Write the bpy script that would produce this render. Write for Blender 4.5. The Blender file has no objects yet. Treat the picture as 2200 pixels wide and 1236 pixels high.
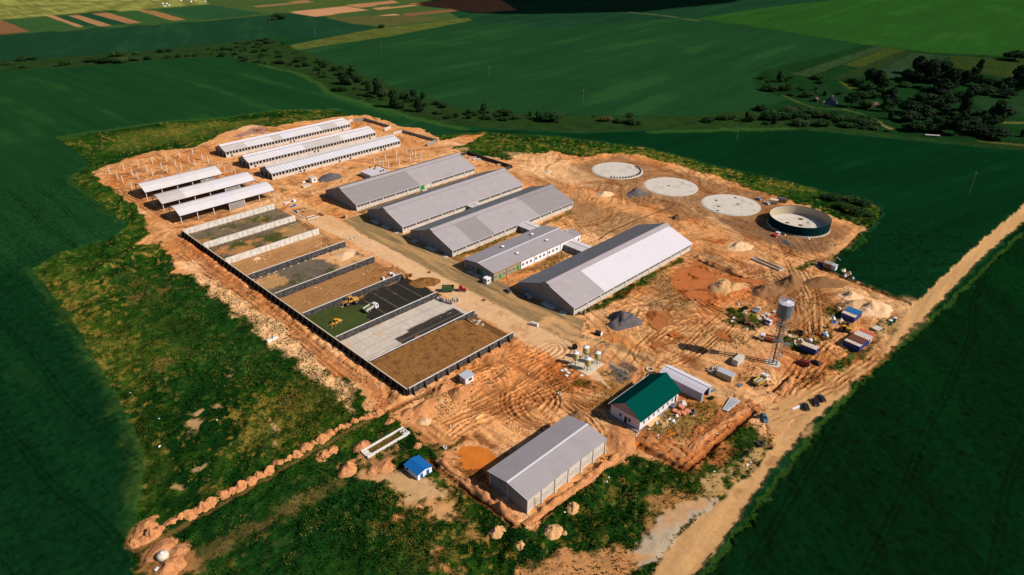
import bpy, bmesh, math, random
import numpy as np
from mathutils import Matrix, Vector
rad = math.radians
SC = bpy.context.scene
COL = SC.collection

# ------------------------------------------------------------------ camera
# solved from the parallel walls of the barns: 24.3 mm lens, 160 m above the site
FPX, CAM_H = 1484.1, 160.0
PIT, ROL, YAW = 0.503519, 0.005742, 0.780116
def _rot():
    cp, sp, cr, sr = math.cos(PIT), math.sin(PIT), math.cos(ROL), math.sin(ROL)
    z = np.array([[cr, -sr, 0], [sr, cr, 0], [0, 0, 1]])
    up, fw, rt = z @ [0, -cp, -sp], z @ [0, -sp, cp], z @ [1., 0, 0]
    a = math.cos(YAW) * fw + math.sin(YAW) * rt
    b = math.sin(YAW) * fw - math.cos(YAW) * rt
    return np.stack([a, b, up])
RW = _rot()
cam = bpy.data.cameras.new('camera'); camo = bpy.data.objects.new('camera', cam); COL.objects.link(camo)
cam.sensor_fit = 'HORIZONTAL'; cam.sensor_width = 36.0; cam.lens = FPX / 2200 * 36
cam.clip_start = 1.0; cam.clip_end = 30000
m4 = Matrix.Identity(4)
rb = RW @ np.diag([1, -1, -1])
for i in range(3):
    for j in range(3): m4[i][j] = float(rb[i, j])
m4[2][3] = CAM_H
camo.matrix_world = m4
SC.camera = camo

# ------------------------------------------------------------------ light
SUN_DIR = Vector((0.434, -0.901, 0.80)).normalized()          # towards the sun, read from the water tower's shadow
EL = math.asin(SUN_DIR.z)
w = bpy.data.worlds.new('World'); SC.world = w; w.use_nodes = True
nt = w.node_tree; bg = nt.nodes['Background']
sky = nt.nodes.new('ShaderNodeTexSky'); sky.sky_type = 'NISHITA'; sky.sun_disc = False
sky.sun_elevation = EL; sky.sun_rotation = math.atan2(SUN_DIR.x, SUN_DIR.y); sky.altitude = 200
nt.links.new(sky.outputs[0], bg.inputs[0]); bg.inputs[1].default_value = 0.05
sl = bpy.data.lights.new('sun', 'SUN'); sl.energy = 5.0; sl.angle = rad(0.53); sl.color = (1.0, 0.86, 0.70)
so = bpy.data.objects.new('sun', sl); COL.objects.link(so)
so.rotation_euler = SUN_DIR.to_track_quat('Z', 'Y').to_euler(); so.location = (300, -200, 400)
vs = SC.view_settings; vs.view_transform = 'Standard'; vs.look = 'None'; vs.gamma = 1; vs.use_curve_mapping = False
vs.exposure = 0.34
E_SUN = np.array([1.28, 1.17, 1.02])                          # what a flat white ground shows under this sun, sky and exposure
SC.cycles.max_bounces = 4; SC.cycles.diffuse_bounces = 2; SC.cycles.glossy_bounces = 2; SC.cycles.transparent_max_bounces = 4

# ------------------------------------------------------------------ pixels of the 2200 px photograph to points of the place
def at(px, py, z=0.0):
    d = RW @ np.array([px - 1100, py - 618, FPX]); t = (z - CAM_H) / d[2]
    return float(t * d[0]), float(t * d[1])
def Zm(x0, y0, x1, w):
    s = (x1 - x0) / w
    return lambda x, y: (x0 + x * s, y0 + y * s)
Z1 = Zm(180, 220, 580, 1831); Z2 = Zm(440, 230, 960, 2200); Z3 = Zm(340, 400, 760, 1854); Z4 = Zm(640, 300, 1280, 2200)
Z5 = Zm(560, 540, 1060, 1931); Z6 = Zm(960, 440, 1520, 2200); Z7 = Zm(1180, 310, 1880, 2200); Z8 = Zm(1480, 560, 1980, 2060)
Y1 = Zm(0, 0, 800, 2200); Y2 = Zm(700, 0, 1500, 2200); Y3 = Zm(1500, 80, 2200, 2200); Y4 = Zm(1180, 700, 1780, 2181)
Y5 = Zm(860, 760, 1360, 1626); Y6 = Zm(260, 820, 960, 2080); Y7 = Zm(900, 940, 1700, 2200); Y8 = Zm(60, 480, 560, 1236)
W4 = Zm(1200, 730, 1420, 2092); W5 = Zm(1380, 780, 1660, 2163); W6 = Zm(690, 580, 830, 1236); W7 = Zm(920, 570, 1160, 2119)
W8 = Zm(600, 420, 800, 2060); WT = Zm(1600, 400, 1820, 2092); WV = Zm(1740, 640, 1960, 1942); WJ = Zm(1540, 640, 1680, 1730)
WC = Zm(1630, 840, 1800, 2200); WG = Zm(1300, 860, 1500, 2200); WP = Zm(1480, 540, 1800, 2200); WD = Zm(1240, 360, 1680, 2200)
WB = Zm(280, 1100, 460, 1636); WH = Zm(560, 350, 780, 2092); WF = Zm(1750, 540, 1900, 1854)
def pts(zm, *ps): return [at(*(zm(*p) if zm else p)) for p in ps]

# ------------------------------------------------------------------ materials
def lin(c):
    c = np.asarray(c, float) / 255
    return np.where(c < .04045, c / 12.92, ((c + .055) / 1.055) ** 2.4)
def alb(c, k=1.0):
    """base colour of a thing that shows the 8-bit colour c when the sun lights it squarely"""
    return np.clip(lin(c) / (E_SUN * k), 0.0006, 0.85)
MATS = {}
def mat(name, rgb, rough=.8, metal=0., var=.18, scale=1.2, bump=0., stripes=None, spec=.3, dirt=None, dirt_amt=.5, dirt_scale=.35):
    """procedural material: base colour broken up by two noises, optional stripes (axis, period, depth) and dirt patches"""
    if name in MATS: return MATS[name]
    m = bpy.data.materials.new(name); m.use_nodes = True; n = m.node_tree; N = n.nodes; L = n.links
    b = N['Principled BSDF']; b.inputs['Roughness'].default_value = rough; b.inputs['Metallic'].default_value = metal
    b.inputs['Specular IOR Level'].default_value = spec
    tc = N.new('ShaderNodeTexCoord'); src = tc.outputs['Object']
    nz = N.new('ShaderNodeTexNoise'); nz.inputs['Scale'].default_value = scale; nz.inputs['Detail'].default_value = 5; nz.inputs['Roughness'].default_value = .65
    L.new(src, nz.inputs['Vector'])
    mr = N.new('ShaderNodeMapRange'); mr.inputs[1].default_value = .3; mr.inputs[2].default_value = .7
    mr.inputs[3].default_value = 1 - var; mr.inputs[4].default_value = 1 + var
    L.new(nz.outputs[0], mr.inputs[0])
    rgbn = N.new('ShaderNodeRGB'); rgbn.outputs[0].default_value = (*[float(v) for v in rgb], 1)
    col = rgbn.outputs[0]
    if dirt is not None:
        n2 = N.new('ShaderNodeTexNoise'); n2.inputs['Scale'].default_value = dirt_scale; n2.inputs['Detail'].default_value = 7; n2.inputs['Roughness'].default_value = .7
        L.new(src, n2.inputs['Vector'])
        r2 = N.new('ShaderNodeMapRange'); r2.inputs[1].default_value = .48; r2.inputs[2].default_value = .66; r2.inputs[3].default_value = 0; r2.inputs[4].default_value = dirt_amt
        L.new(n2.outputs[0], r2.inputs[0])
        mx = N.new('ShaderNodeMixRGB'); L.new(r2.outputs[0], mx.inputs[0]); L.new(col, mx.inputs[1]); mx.inputs[2].default_value = (*[float(v) for v in dirt], 1)
        col = mx.outputs[0]
    val = mr.outputs[0]
    if stripes:
        ax, per, dep = stripes
        sx = N.new('ShaderNodeSeparateXYZ'); L.new(src, sx.inputs[0])
        ml = N.new('ShaderNodeMath'); ml.operation = 'MULTIPLY'; ml.inputs[1].default_value = 2 * math.pi / per; L.new(sx.outputs[ax], ml.inputs[0])
        sn = N.new('ShaderNodeMath'); sn.operation = 'SINE'; L.new(ml.outputs[0], sn.inputs[0])
        r3 = N.new('ShaderNodeMapRange'); r3.inputs[1].default_value = .55; r3.inputs[2].default_value = 1; r3.inputs[3].default_value = 1; r3.inputs[4].default_value = 1 - dep
        L.new(sn.outputs[0], r3.inputs[0])
        mm = N.new('ShaderNodeMath'); mm.operation = 'MULTIPLY'; L.new(val, mm.inputs[0]); L.new(r3.outputs[0], mm.inputs[1]); val = mm.outputs[0]
    vm = N.new('ShaderNodeVectorMath'); vm.operation = 'SCALE'; L.new(col, vm.inputs[0]); L.new(val, vm.inputs['Scale'])
    L.new(vm.outputs[0], b.inputs['Base Color'])
    if bump:
        bp = N.new('ShaderNodeBump'); bp.inputs['Strength'].default_value = bump; bp.inputs['Distance'].default_value = .3
        nb = N.new('ShaderNodeTexNoise'); nb.inputs['Scale'].default_value = scale * 2.5; nb.inputs['Detail'].default_value = 6; L.new(src, nb.inputs['Vector'])
        L.new(nb.outputs[0], bp.inputs['Height']); L.new(bp.outputs[0], b.inputs['Normal'])
    MATS[name] = m
    return m

# ------------------------------------------------------------------ mesh builder and scene-graph helpers
class MB:
    """collects boxes, prisms, tubes and loose faces, then links them as ONE mesh object"""
    def __init__(s): s.v = []; s.f = []
    def add(s, vs, fs):
        o = len(s.v); s.v += [tuple(map(float, v)) for v in vs]; s.f += [tuple(i + o for i in f) for f in fs]; return s
    def box(s, x0, x1, y0, y1, z0, z1):
        return s.add([(x0, y0, z0), (x1, y0, z0), (x1, y1, z0), (x0, y1, z0), (x0, y0, z1), (x1, y0, z1), (x1, y1, z1), (x0, y1, z1)],
                     [(3, 2, 1, 0), (4, 5, 6, 7), (0, 1, 5, 4), (1, 2, 6, 5), (2, 3, 7, 6), (3, 0, 4, 7)])
    def rbox(s, c, size, rot=(0, 0, 0)):
        m = Matrix.LocRotScale(Vector(c), __import__('mathutils').Euler(rot), None); hx, hy, hz = [k / 2 for k in size]
        vs = [m @ Vector(p) for p in ((-hx, -hy, -hz), (hx, -hy, -hz), (hx, hy, -hz), (-hx, hy, -hz), (-hx, -hy, hz), (hx, -hy, hz), (hx, hy, hz), (-hx, hy, hz))]
        return s.add(vs, [(3, 2, 1, 0), (4, 5, 6, 7), (0, 1, 5, 4), (1, 2, 6, 5), (2, 3, 7, 6), (3, 0, 4, 7)])
    def hull(s, a, b):
        """loft between two rings of equal length (closed with caps)"""
        n = len(a); s.add(list(a) + list(b), [tuple(range(n))[::-1], tuple(range(n, 2 * n))] + [(i, (i + 1) % n, n + (i + 1) % n, n + i) for i in range(n)]); return s
    def prism_y(s, prof, y0, y1): return s.hull([(x, y0, z) for x, z in prof], [(x, y1, z) for x, z in prof])
    def prism_x(s, prof, x0, x1): return s.hull([(x0, y, z) for y, z in prof], [(x1, y, z) for y, z in prof])
    def prism_z(s, prof, z0, z1): return s.hull([(x, y, z0) for x, y in prof], [(x, y, z1) for x, y in prof])
    def bar(s, a, b, w, h=None, n=4):
        a, b = Vector(a), Vector(b); d = (b - a).normalized(); u = d.cross(Vector((0, 0, 1)))
        if u.length < 1e-4: u = Vector((1, 0, 0))
        u.normalize(); v = u.cross(d); h = h or w
        if n == 4: o = [u * w / 2 + v * h / 2, -u * w / 2 + v * h / 2, -u * w / 2 - v * h / 2, u * w / 2 - v * h / 2]
        else: o = [u * math.cos(t) * w / 2 + v * math.sin(t) * h / 2 for t in [2 * math.pi * k / n for k in range(n)]]
        return s.hull([a + q for q in o], [b + q for q in o])
    def lathe(s, prof, c=(0, 0, 0), n=16, cap=True):
        vs = []; fs = []; k = len(prof)
        for r, z in prof:
            for i in range(n): t = 2 * math.pi * i / n; vs.append((c[0] + r * math.cos(t), c[1] + r * math.sin(t), c[2] + z))
        for j in range(k - 1):
            for i in range(n): fs.append((j * n + i, j * n + (i + 1) % n, (j + 1) * n + (i + 1) % n, (j + 1) * n + i))
        if cap: fs += [tuple(range(n))[::-1], tuple(range((k - 1) * n, k * n))]
        return s.add(vs, fs)
    def wheel(s, x, y, r, wd, n=14):
        """a tyre on a y axle"""
        pr = [(r * .55, -wd / 2), (r * .92, -wd / 2), (r, -wd * .32), (r, wd * .32), (r * .92, wd / 2), (r * .55, wd / 2)]
        vs = []; fs = []
        for q, z in pr:
            for i in range(n): t = 2 * math.pi * i / n; vs.append((x + q * math.cos(t), y + z, r + q * math.sin(t)))
        for j in range(5):
            for i in range(n): fs.append((j * n + (i + 1) % n, j * n + i, (j + 1) * n + i, (j + 1) * n + (i + 1) % n))
        fs += [tuple(range(n)), tuple(range(5 * n, 6 * n))[::-1]]
        return s.add(vs, fs)
    def mesh(s, name, m, smooth=False):
        me = bpy.data.meshes.new(name); me.from_pydata(s.v, [], s.f); me.validate()
        if m: me.materials.append(m)
        bm = bmesh.new(); bm.from_mesh(me); bmesh.ops.recalc_face_normals(bm, faces=bm.faces); bm.to_mesh(me); bm.free()
        if smooth: me.polygons.foreach_set('use_smooth', [True] * len(me.polygons))
        me.update(); return me
    def build(s, name, m, parent=None, smooth=False, loc=(0, 0, 0), rz=0):
        o = bpy.data.objects.new(name, s.mesh(name, m, smooth)); COL.objects.link(o); o.parent = parent; o.location = loc; o.rotation_euler = (0, 0, rz)
        return o
def tag(o, label=None, cat=None, group=None, kind=None):
    for k, v in (('label', label), ('category', cat), ('group', group), ('kind', kind)):
        if v: o[k] = v
    if cat and not kind and 'kind' not in o: o['kind'] = 'thing'
    return o
def empty(name, loc, rz=0, label=None, cat=None, group=None):
    o = bpy.data.objects.new(name, None); COL.objects.link(o); o.location = (*loc, 0)[:3]; o.rotation_euler = (0, 0, rz); o.empty_display_size = .5
    return tag(o, label, cat, group)
def copy_tree(o, parent=None):
    c = o.copy(); COL.objects.link(c); c.parent = parent
    for ch in list(o.children): copy_tree(ch, c)
    return c
def dup(o, loc, rz, label=None, group=None):
    c = copy_tree(o); c.location = (*loc, 0)[:3]; c.rotation_euler = (0, 0, rz)
    return tag(c, label, None, group)
def ordinal(n): return ['first', 'second', 'third', 'fourth', 'fifth', 'sixth', 'seventh', 'eighth', 'ninth', 'tenth', 'eleventh', 'twelfth'][n] if n < 12 else \
    ['thirteenth', 'fourteenth', 'fifteenth', 'sixteenth', 'seventeenth', 'eighteenth', 'nineteenth', 'twentieth', 'twenty-first', 'twenty-second', 'twenty-third',
     'twenty-fourth', 'twenty-fifth', 'twenty-sixth', 'twenty-seventh', 'twenty-eighth', 'twenty-ninth', 'thirtieth', 'thirty-first', 'thirty-second'][n - 12]

# ------------------------------------------------------------------ noise
_rs = np.random.RandomState(7)
_TAB = _rs.rand(16, 256, 256).astype(np.float32)
def vnoise(x, y, k=0):
    xi = np.floor(x).astype(np.int32); yi = np.floor(y).astype(np.int32); fx = (x - xi).astype(np.float32); fy = (y - yi).astype(np.float32)
    fx = fx * fx * (3 - 2 * fx); fy = fy * fy * (3 - 2 * fy); T = _TAB[k % 16]
    x0, x1, y0, y1 = xi & 255, (xi + 1) & 255, yi & 255, (yi + 1) & 255
    return (T[x0, y0] * (1 - fx) + T[x1, y0] * fx) * (1 - fy) + (T[x0, y1] * (1 - fx) + T[x1, y1] * fx) * fy
def fbm(x, y, scale, octv=4, k=0, gain=.55):
    """roughly -1 .. 1"""
    s = np.zeros(np.shape(x), np.float32); a = 1.; t = 0.; f = 1. / scale
    for i in range(octv):
        ca, sa = math.cos(.7 * i + k), math.sin(.7 * i + k)
        s += a * (vnoise((x * ca - y * sa) * f + 17.3 * i, (x * sa + y * ca) * f + 9.1 * i, k + i) * 2 - 1); t += a; a *= gain; f *= 2.03
    return s / t * 1.6
def sstep(a, b, x): t = np.clip((x - a) / (b - a), 0, 1); return t * t * (3 - 2 * t)
# ================================================================== THE GROUND
def _axis(a, b, fine, far0, far1):
    v = list(np.arange(a, 62, fine)) + list(np.arange(62, 262, .4)) + list(np.arange(262, b, fine)); s = fine; x = v[-1]
    while x < far1: s = min(s * 1.06, 3.2 if x < 1000 else 400); x += s; v.append(x)
    s = fine; x = v[0]; lo = []
    while x > far0: s = min(s * 1.08, 400); x -= s; lo.append(x)
    return np.array(lo[::-1] + v)
GX = _axis(-4, 425, .62, -1500, 9000); GY = _axis(-6, 525, .62, -1500, 9000)
X, Y = np.meshgrid(GX, GY, indexing='ij'); NX, NY = X.shape
X = X.ravel(); Y = Y.ravel()
WX = fbm(X, Y, 7, 3, 1); WY = fbm(X, Y, 7, 3, 5)
N_big = fbm(X, Y, 45, 4, 2); N_mid = fbm(X, Y, 9, 4, 3); N_fine = fbm(X, Y, 2.2, 3, 4)
CO = np.zeros((X.size, 3)); H = np.zeros(X.size, np.float32); KL = np.zeros(X.size, np.int8)
GR = np.zeros(X.size, np.float32)                              # how much rough grass grows here
RG = np.full(X.size, .95, np.float32)

def seg_d(P, x, y, closed=True):
    d = np.full(x.shape, 1e9); n = len(P)
    for i in range(n if closed else n - 1):
        ax, ay = P[i]; bx, by = P[(i + 1) % n]; dx, dy = bx - ax, by - ay
        t = np.clip(((x - ax) * dx + (y - ay) * dy) / (dx * dx + dy * dy + 1e-9), 0, 1)
        d = np.minimum(d, (x - ax - t * dx) ** 2 + (y - ay - t * dy) ** 2)
    return np.sqrt(d)
def inside(P, x, y):
    r = np.zeros(x.shape, bool); n = len(P)
    for i in range(n):
        ax, ay = P[i]; bx, by = P[(i + 1) % n]
        if ay == by: continue
        r ^= ((ay > y) != (by > y)) & (x < (bx - ax) * (y - ay) / (by - ay) + ax)
    return r
def bbox(P, m): a = np.array(P); return np.nonzero((X > a[:, 0].min() - m) & (X < a[:, 0].max() + m) & (Y > a[:, 1].min() - m) & (Y < a[:, 1].max() + m))[0]
def region(P, warp=1.2, soft=1.0, rag=0.0):
    """indices and 0..1 weight of a polygon with a wandering edge"""
    i = bbox(P, soft + warp * 2 + 3); x = X[i] + warp * WX[i]; y = Y[i] + warp * WY[i]
    d = seg_d(P, x, y); d = np.where(inside(P, x, y), d, -d) + rag * N_fine[i] + rag * .7 * N_mid[i]
    return i, sstep(-soft / 2, soft / 2, d).astype(np.float32)
def stroke(P, width, soft=.8, warp=.6, rag=0.0):
    i = bbox(P, width + soft + warp * 2 + 2); x = X[i] + warp * WX[i]; y = Y[i] + warp * WY[i]
    d = width / 2 - seg_d(P, x, y, False) + rag * N_fine[i]
    return i, sstep(-soft / 2, soft / 2, d).astype(np.float32)
def paint(iw, c, a=1.0, cls=None, grass=None, var=0.0, rough=None):
    i, w0 = iw; w0 = w0 * a; c = lin(c) / E_SUN
    cc = c[None, :] * (1 + var * (N_mid[i] * .6 + N_fine[i] * .5)[:, None])
    CO[i] = CO[i] * (1 - w0[:, None]) + cc * w0[:, None]
    if cls is not None: KL[i[w0 > .5]] = cls
    if grass is not None: GR[i] = GR[i] * (1 - w0) + grass * w0
    if rough is not None: RG[i] = RG[i] * (1 - w0) + rough * w0
def lower(iw, dz): H[iw[0]] += iw[1] * dz
ALL = (np.arange(X.size), np.ones(X.size, np.float32))
FIELD, MEADOW, EARTH, ROAD, ASPH, APRON, PLOT, STRIP = range(8)

# ---- crop fields (each its own green; drilling rows run as stretched streaks)
def rows(i, ang, wl, k=0, ln=80):
    u = X[i] * math.cos(ang) + Y[i] * math.sin(ang); v = -X[i] * math.sin(ang) + Y[i] * math.cos(ang)
    return fbm(u / ln * 4, v / wl * 4, 4, 4, k)
def crop(P, c, ang, light, amp=.16, cls=FIELD, soft=2.0, warp=1.5, wl=5):
    iw = region(P, warp, soft) if P is not None else ALL
    paint(iw, c, 1, cls, 0)
    i, w0 = iw; r = rows(i, ang, wl, 3); r2 = rows(i, ang, wl * 4, 6, 200); b = N_big[i]
    CO[i] *= (1 + w0 * amp * (.8 * r + .8 * r2 + .5 * b))[:, None]
    s = w0 * sstep(.35, .9, r2 + .5 * b) * .34
    CO[i] = CO[i] * (1 - s[:, None]) + (lin(light) / E_SUN)[None] * s[:, None]
crop(None, (24, 62, 32), 0.05, (44, 80, 36), .08)
px = lambda *p: pts(None, *p)
crop(px((-900, 40), (0, 74), (62, 68), (120, 63), (440, 44), (620, 29), (700, 36), (800, 58), (830, 62), (700, 80), (600, 82), (450, 94), (300, 110), (0, 132), (-900, 200)), (28, 62, 38), 1.1, (40, 78, 44), .08)
crop(px((0, 153), (200, 143), (340, 130), (480, 122), (560, 140), (640, 158), (690, 182), (710, 200), (760, 214), (830, 235), (880, 262), (800, 258), (720, 238), (600, 238), (480, 255), (350, 264), (250, 280), (150, 290), (130, 298),
         (165, 330), (190, 352), (150, 378), (170, 410), (215, 440), (262, 476), (270, 490), (240, 510), (180, 525), (120, 545), (70, 578), (100, 622), (150, 682), (200, 762), (250, 860), (290, 930), (314, 985), (306, 1045), (295, 1100), (282, 1170), (300, 1300), (-900, 1500), (-1200, 300)), (25, 63, 30), 1.62, (46, 84, 34), .13)
crop(px((-600, 640), (110, 560), (230, 682), (340, 860), (400, 985), (390, 1100), (380, 1170), (400, 1300), (-700, 1500)), (14, 50, 23), 1.62, (36, 72, 28), .16, soft=40)
crop(px((640, 110), (700, 98), (830, 78), (1010, 45), (1130, 36), (1300, 25), (1480, 30), (1640, 62), (1840, 97), (1750, 125), (1640, 152), (1612, 170), (1650, 195), (1690, 212), (1600, 238), (1450, 248), (1300, 248), (1100, 240), (1000, 232), (900, 208), (830, 180), (750, 148), (690, 124)), (30, 66, 34), .1, (48, 84, 38), .12)
crop(px((950, 282), (1100, 280), (1250, 288), (1450, 280), (1700, 278), (1900, 296), (2050, 312), (2700, 330), (2700, 150), (2200, 438), (1965, 650), (1800, 590), (1760, 578), (1895, 478), (1895, 445), (1750, 405), (1640, 378), (1520, 352), (1400, 318), (1200, 292)), (9, 47, 22), -.2, (18, 60, 26), .16)
crop(px((1500, 40), (1700, 8), (1800, -10), (2900, -60), (2700, 120), (2200, 123), (2000, 115), (1860, 97), (1690, 68)), (38, 80, 28), 0.1, (52, 94, 34), .1)
crop(px((2700, 160), (2200, 482), (1985, 690), (1890, 762), (1740, 925), (1640, 1060), (1490, 1236), (1300, 1500), (2900, 1700), (3000, 300)), (3, 38, 14), .75, (12, 52, 20), .2)
crop(px((1180, 60), (1010, 45), (1000, 20), (1040, -14), (2000, -20), (1700, 10), (1500, 36)), (27, 60, 36), .1, (44, 78, 40), .1)
# ---- far patchwork of strips, top left
def plot(c, *p, cls=PLOT, var=.1, soft=2.5, warp=.8, ang=None, amp=.12):
    iw = region(px(*p), warp, soft); paint(iw, c, 1, cls, 0, var)
    if ang is not None: i = iw[0]; CO[i] *= (1 + iw[1] * amp * rows(i, ang, 2.5, 4, 60))[:, None]
plot((66, 86, 42), (-700, 10), (0, 44), (445, 8), (430, -6), (900, -14), (1000, 48), (830, 62), (700, 36), (620, 29), (440, 46), (0, 76), (-700, 120), ang=.5)
plot((52, 84, 42), (0, 44), (330, 20), (450, 10), (560, 30), (430, 46), (180, 62), (0, 76), ang=.9)
plot((128, 128, 62), (-600, -10), (0, -20), (430, -6), (446, 8), (330, 19), (200, 26), (0, 43), (-600, 100))
_i, _w = region(px((-600, -10), (0, -20), (430, -6), (446, 8), (330, 19), (200, 26), (0, 43), (-600, 100)), .5, 3)
_c = np.array(at(-150, -30)); _r = np.hypot(X[_i] - _c[0], Y[_i] - _c[1])                     # curved swaths of mown hay
CO[_i] *= (1 + _w * .34 * np.sin((_r + 6 * WX[_i]) / 3.4))[:, None]
for c, p in (((128, 88, 58), ((-200, 30), (0, 42), (62, 67), (0, 75), (-200, 90))), ((172, 124, 84), ((100, 35), (116, 34), (181, 57), (165, 58))), ((166, 120, 80), ((143, 33), (166, 31), (238, 54), (210, 56))),
             ((160, 112, 74), ((198, 30), (233, 28), (305, 49), (277, 52))), ((150, 110, 66), ((292, 22), (325, 22), (402, 43), (370, 45))), ((190, 138, 96), ((620, 27), (740, 13), (792, 22), (675, 36))),
             ((196, 146, 104), ((730, 45), (848, 30), (872, 36), (770, 47))), ((170, 122, 80), ((740, 11), (845, 2), (858, 6), (770, 17))), ((172, 130, 84), ((800, 18), (892, 10), (898, 13), (812, 22))),
             ((128, 88, 58), ((865, 30), (968, 20), (985, 24), (875, 35))), ((150, 94, 62), ((880, 8), (950, 0), (1070, -4), (1110, 22), (1030, 28))), ((150, 110, 70), ((540, 14), (660, 1), (672, 4), (550, 15)))):
    plot(c, *p, ang=.8, amp=.08, soft=1.5)
for c, p in (((34, 70, 42), ((116, 34), (143, 33), (210, 56), (181, 57))), ((30, 68, 42), ((166, 31), (198, 30), (277, 52), (238, 54))), ((40, 76, 44), ((340, 22), (450, 10), (570, 30), (440, 43))), ((86, 84, 46), ((700, 38), (860, 33), (960, 40), (830, 56), (760, 52))),
             ((74, 88, 40), ((660, 6), (740, 0), (760, 8), (620, 24), (560, 22)))):
    plot(c, *p, ang=.8, soft=4)
plot((84, 92, 40), (700, 82), (800, 63), (900, 52), (1005, 38), (1015, 44), (840, 78), (700, 98), (640, 108), (610, 100), cls=STRIP, var=.4)
# ---- the scrub strip and the hamlet
def strip(c, *p, var=.35, soft=3, warp=2.5, g=.6, cls=STRIP, rag=1.0): paint(region(px(*p), warp, soft, rag), c, 1, cls, g, var)
strip((38, 60, 26), (-500, 170), (0, 133), (150, 122), (300, 112), (450, 95), (590, 83), (640, 108), (690, 125), (750, 150), (830, 182), (900, 211), (1000, 236), (1100, 244), (1300, 251), (1450, 251), (1600, 240), (1750, 250), (1900, 280), (2050, 300), (2700, 310),
      (2700, 340), (2200, 324), (2050, 310), (1900, 294), (1700, 276), (1450, 277), (1250, 285), (1150, 279), (1050, 275), (960, 268), (870, 245), (800, 225), (740, 205), (700, 190), (670, 168), (620, 150), (530, 134), (480, 121), (340, 129), (200, 142), (0, 153), (-500, 200))
strip((24, 54, 24), (1610, 240), (1690, 215), (1630, 190), (1612, 168), (1645, 150), (1760, 124), (1860, 96), (2000, 113), (2200, 122), (2700, 100), (2700, 330), (2050, 306), (1900, 286), (1750, 262))
for c, p in (((48, 68, 38), ((1700, 160), (1880, 100), (1905, 102), (1740, 165))), ((58, 72, 28), ((1812, 140), (1905, 103), (1945, 108), (1850, 147))), ((40, 58, 28), ((1780, 172), (1940, 108), (1965, 112), (1850, 165))),
             ((44, 64, 40), ((1860, 165), (1965, 113), (2010, 118), (1900, 178))), ((38, 58, 36), ((1900, 178), (2010, 118), (2040, 120), (1950, 170))), ((46, 62, 26), ((2040, 120), (2200, 128), (2300, 200), (2150, 165), (2050, 150))),
             ((34, 60, 32), ((2080, 190), (2200, 200), (2300, 260), (2150, 250), (2100, 230)))): plot(c, *p, cls=STRIP, var=.2, ang=.35)
for c, p in (((70, 78, 30), ((1800, 174), (1830, 178), (1850, 196), (1825, 192))), ((92, 92, 44), ((2145, 262), (2200, 262), (2215, 266), (2145, 266))), ((96, 94, 44), ((2100, 302), (2200, 311), (2200, 314), (2100, 304)))): plot(c, *p, cls=STRIP, var=.4, soft=3)
for P, w_ in ((pts(Y3, (1210, 568), (1250, 595), (1310, 622)), 3.5), (pts(Y3, (570, 395), (700, 450), (800, 480), (1010, 490)), 3), (pts(Y3, (980, 485), (1100, 520), (1210, 568)), 3)):
    paint(stroke(P, w_, 2, 1, .8), (150, 128, 70) if w_ == 3.5 else (74, 88, 44), .9)
# ---- field margins: a pale track edge between fields, a painted lit crop edge by the left meadow
for P in (px((1480, 30), (1640, 62), (1850, 96), (2000, 114), (2200, 123), (2500, 125)), px((560, 36), (440, 46), (180, 61), (0, 76)), px((640, 108), (690, 124), (750, 149), (830, 181), (900, 210), (1000, 234), (1100, 242))):
    paint(stroke(P, 5, 3, 1, 1), (40, 62, 30), .7)
paint(stroke(px((1330, 25), (1420, 33), (1500, 45)), 5, 3, 1, 1), (110, 108, 66), .7)
for P in (px((560, 140), (640, 158), (692, 184), (705, 200), (760, 216), (830, 236), (900, 258), (1000, 278)), px((130, 295), (200, 284), (350, 264), (480, 254), (600, 238), (720, 236)), px((1560, 277), (1700, 277), (1400, 284))):
    paint(stroke(P, 7, 5, 2, 2), (62, 92, 34), .6)
for P in (px((70, 578), (100, 622), (150, 682), (200, 762), (250, 860), (290, 930), (314, 985), (306, 1045), (290, 1140)), px((152, 378), (170, 410), (215, 440), (262, 476))):
    paint(stroke(P, 6, 5, 2, 1.5), (52, 84, 34), .5)  # paler strip painting the sunlit edge of the standing crop

# ---- rough meadow round the site
MEAD = px((130, 298), (250, 280), (350, 264), (480, 255), (600, 238), (720, 238), (800, 262), (940, 292), (1040, 284), (1200, 294), (1400, 320), (1520, 354), (1640, 380), (1750, 407), (1850, 430), (1890, 448), (1890, 476), (1840, 505), (1760, 580),
          (1960, 655), (1950, 720), (1800, 840), (1680, 950), (1400, 1250), (1300, 1400), (310, 1400), (284, 1170), (296, 1100), (308, 1045), (316, 985), (290, 926), (250, 855), (200, 757), (150, 677), (100, 617), (72, 580), (120, 548), (180, 528), (240, 513), (272, 490), (264, 474), (217, 438), (172, 408), (152, 382), (192, 353), (165, 328))
_iw = region(MEAD, .9, .7, .3); paint(_iw, (40, 70, 18), 1, MEADOW, 1)
_i, _w = _iw
_n = fbm(X[_i], Y[_i], 30, 5, 8) + .5 * fbm(X[_i], Y[_i], 5, 3, 9)
for a, b, c, k in ((.15, .95, (86, 92, 30), .7), (-.05, -.6, (13, 46, 14), .9)):  # the dark patches include painted hummock shade
    s = _w * (sstep(a, b, _n) if b > a else sstep(-a, -b, -_n)) * k
    CO[_i] = CO[_i] * (1 - s[:, None]) + (lin(c) / E_SUN)[None] * s[:, None]
s = _w * sstep(.45, .9, N_fine[_i] * .7 + N_mid[_i] * .6) * .55
CO[_i] = CO[_i] * (1 - s[:, None]) + (lin((124, 112, 50)) / E_SUN)[None] * s[:, None]
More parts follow.
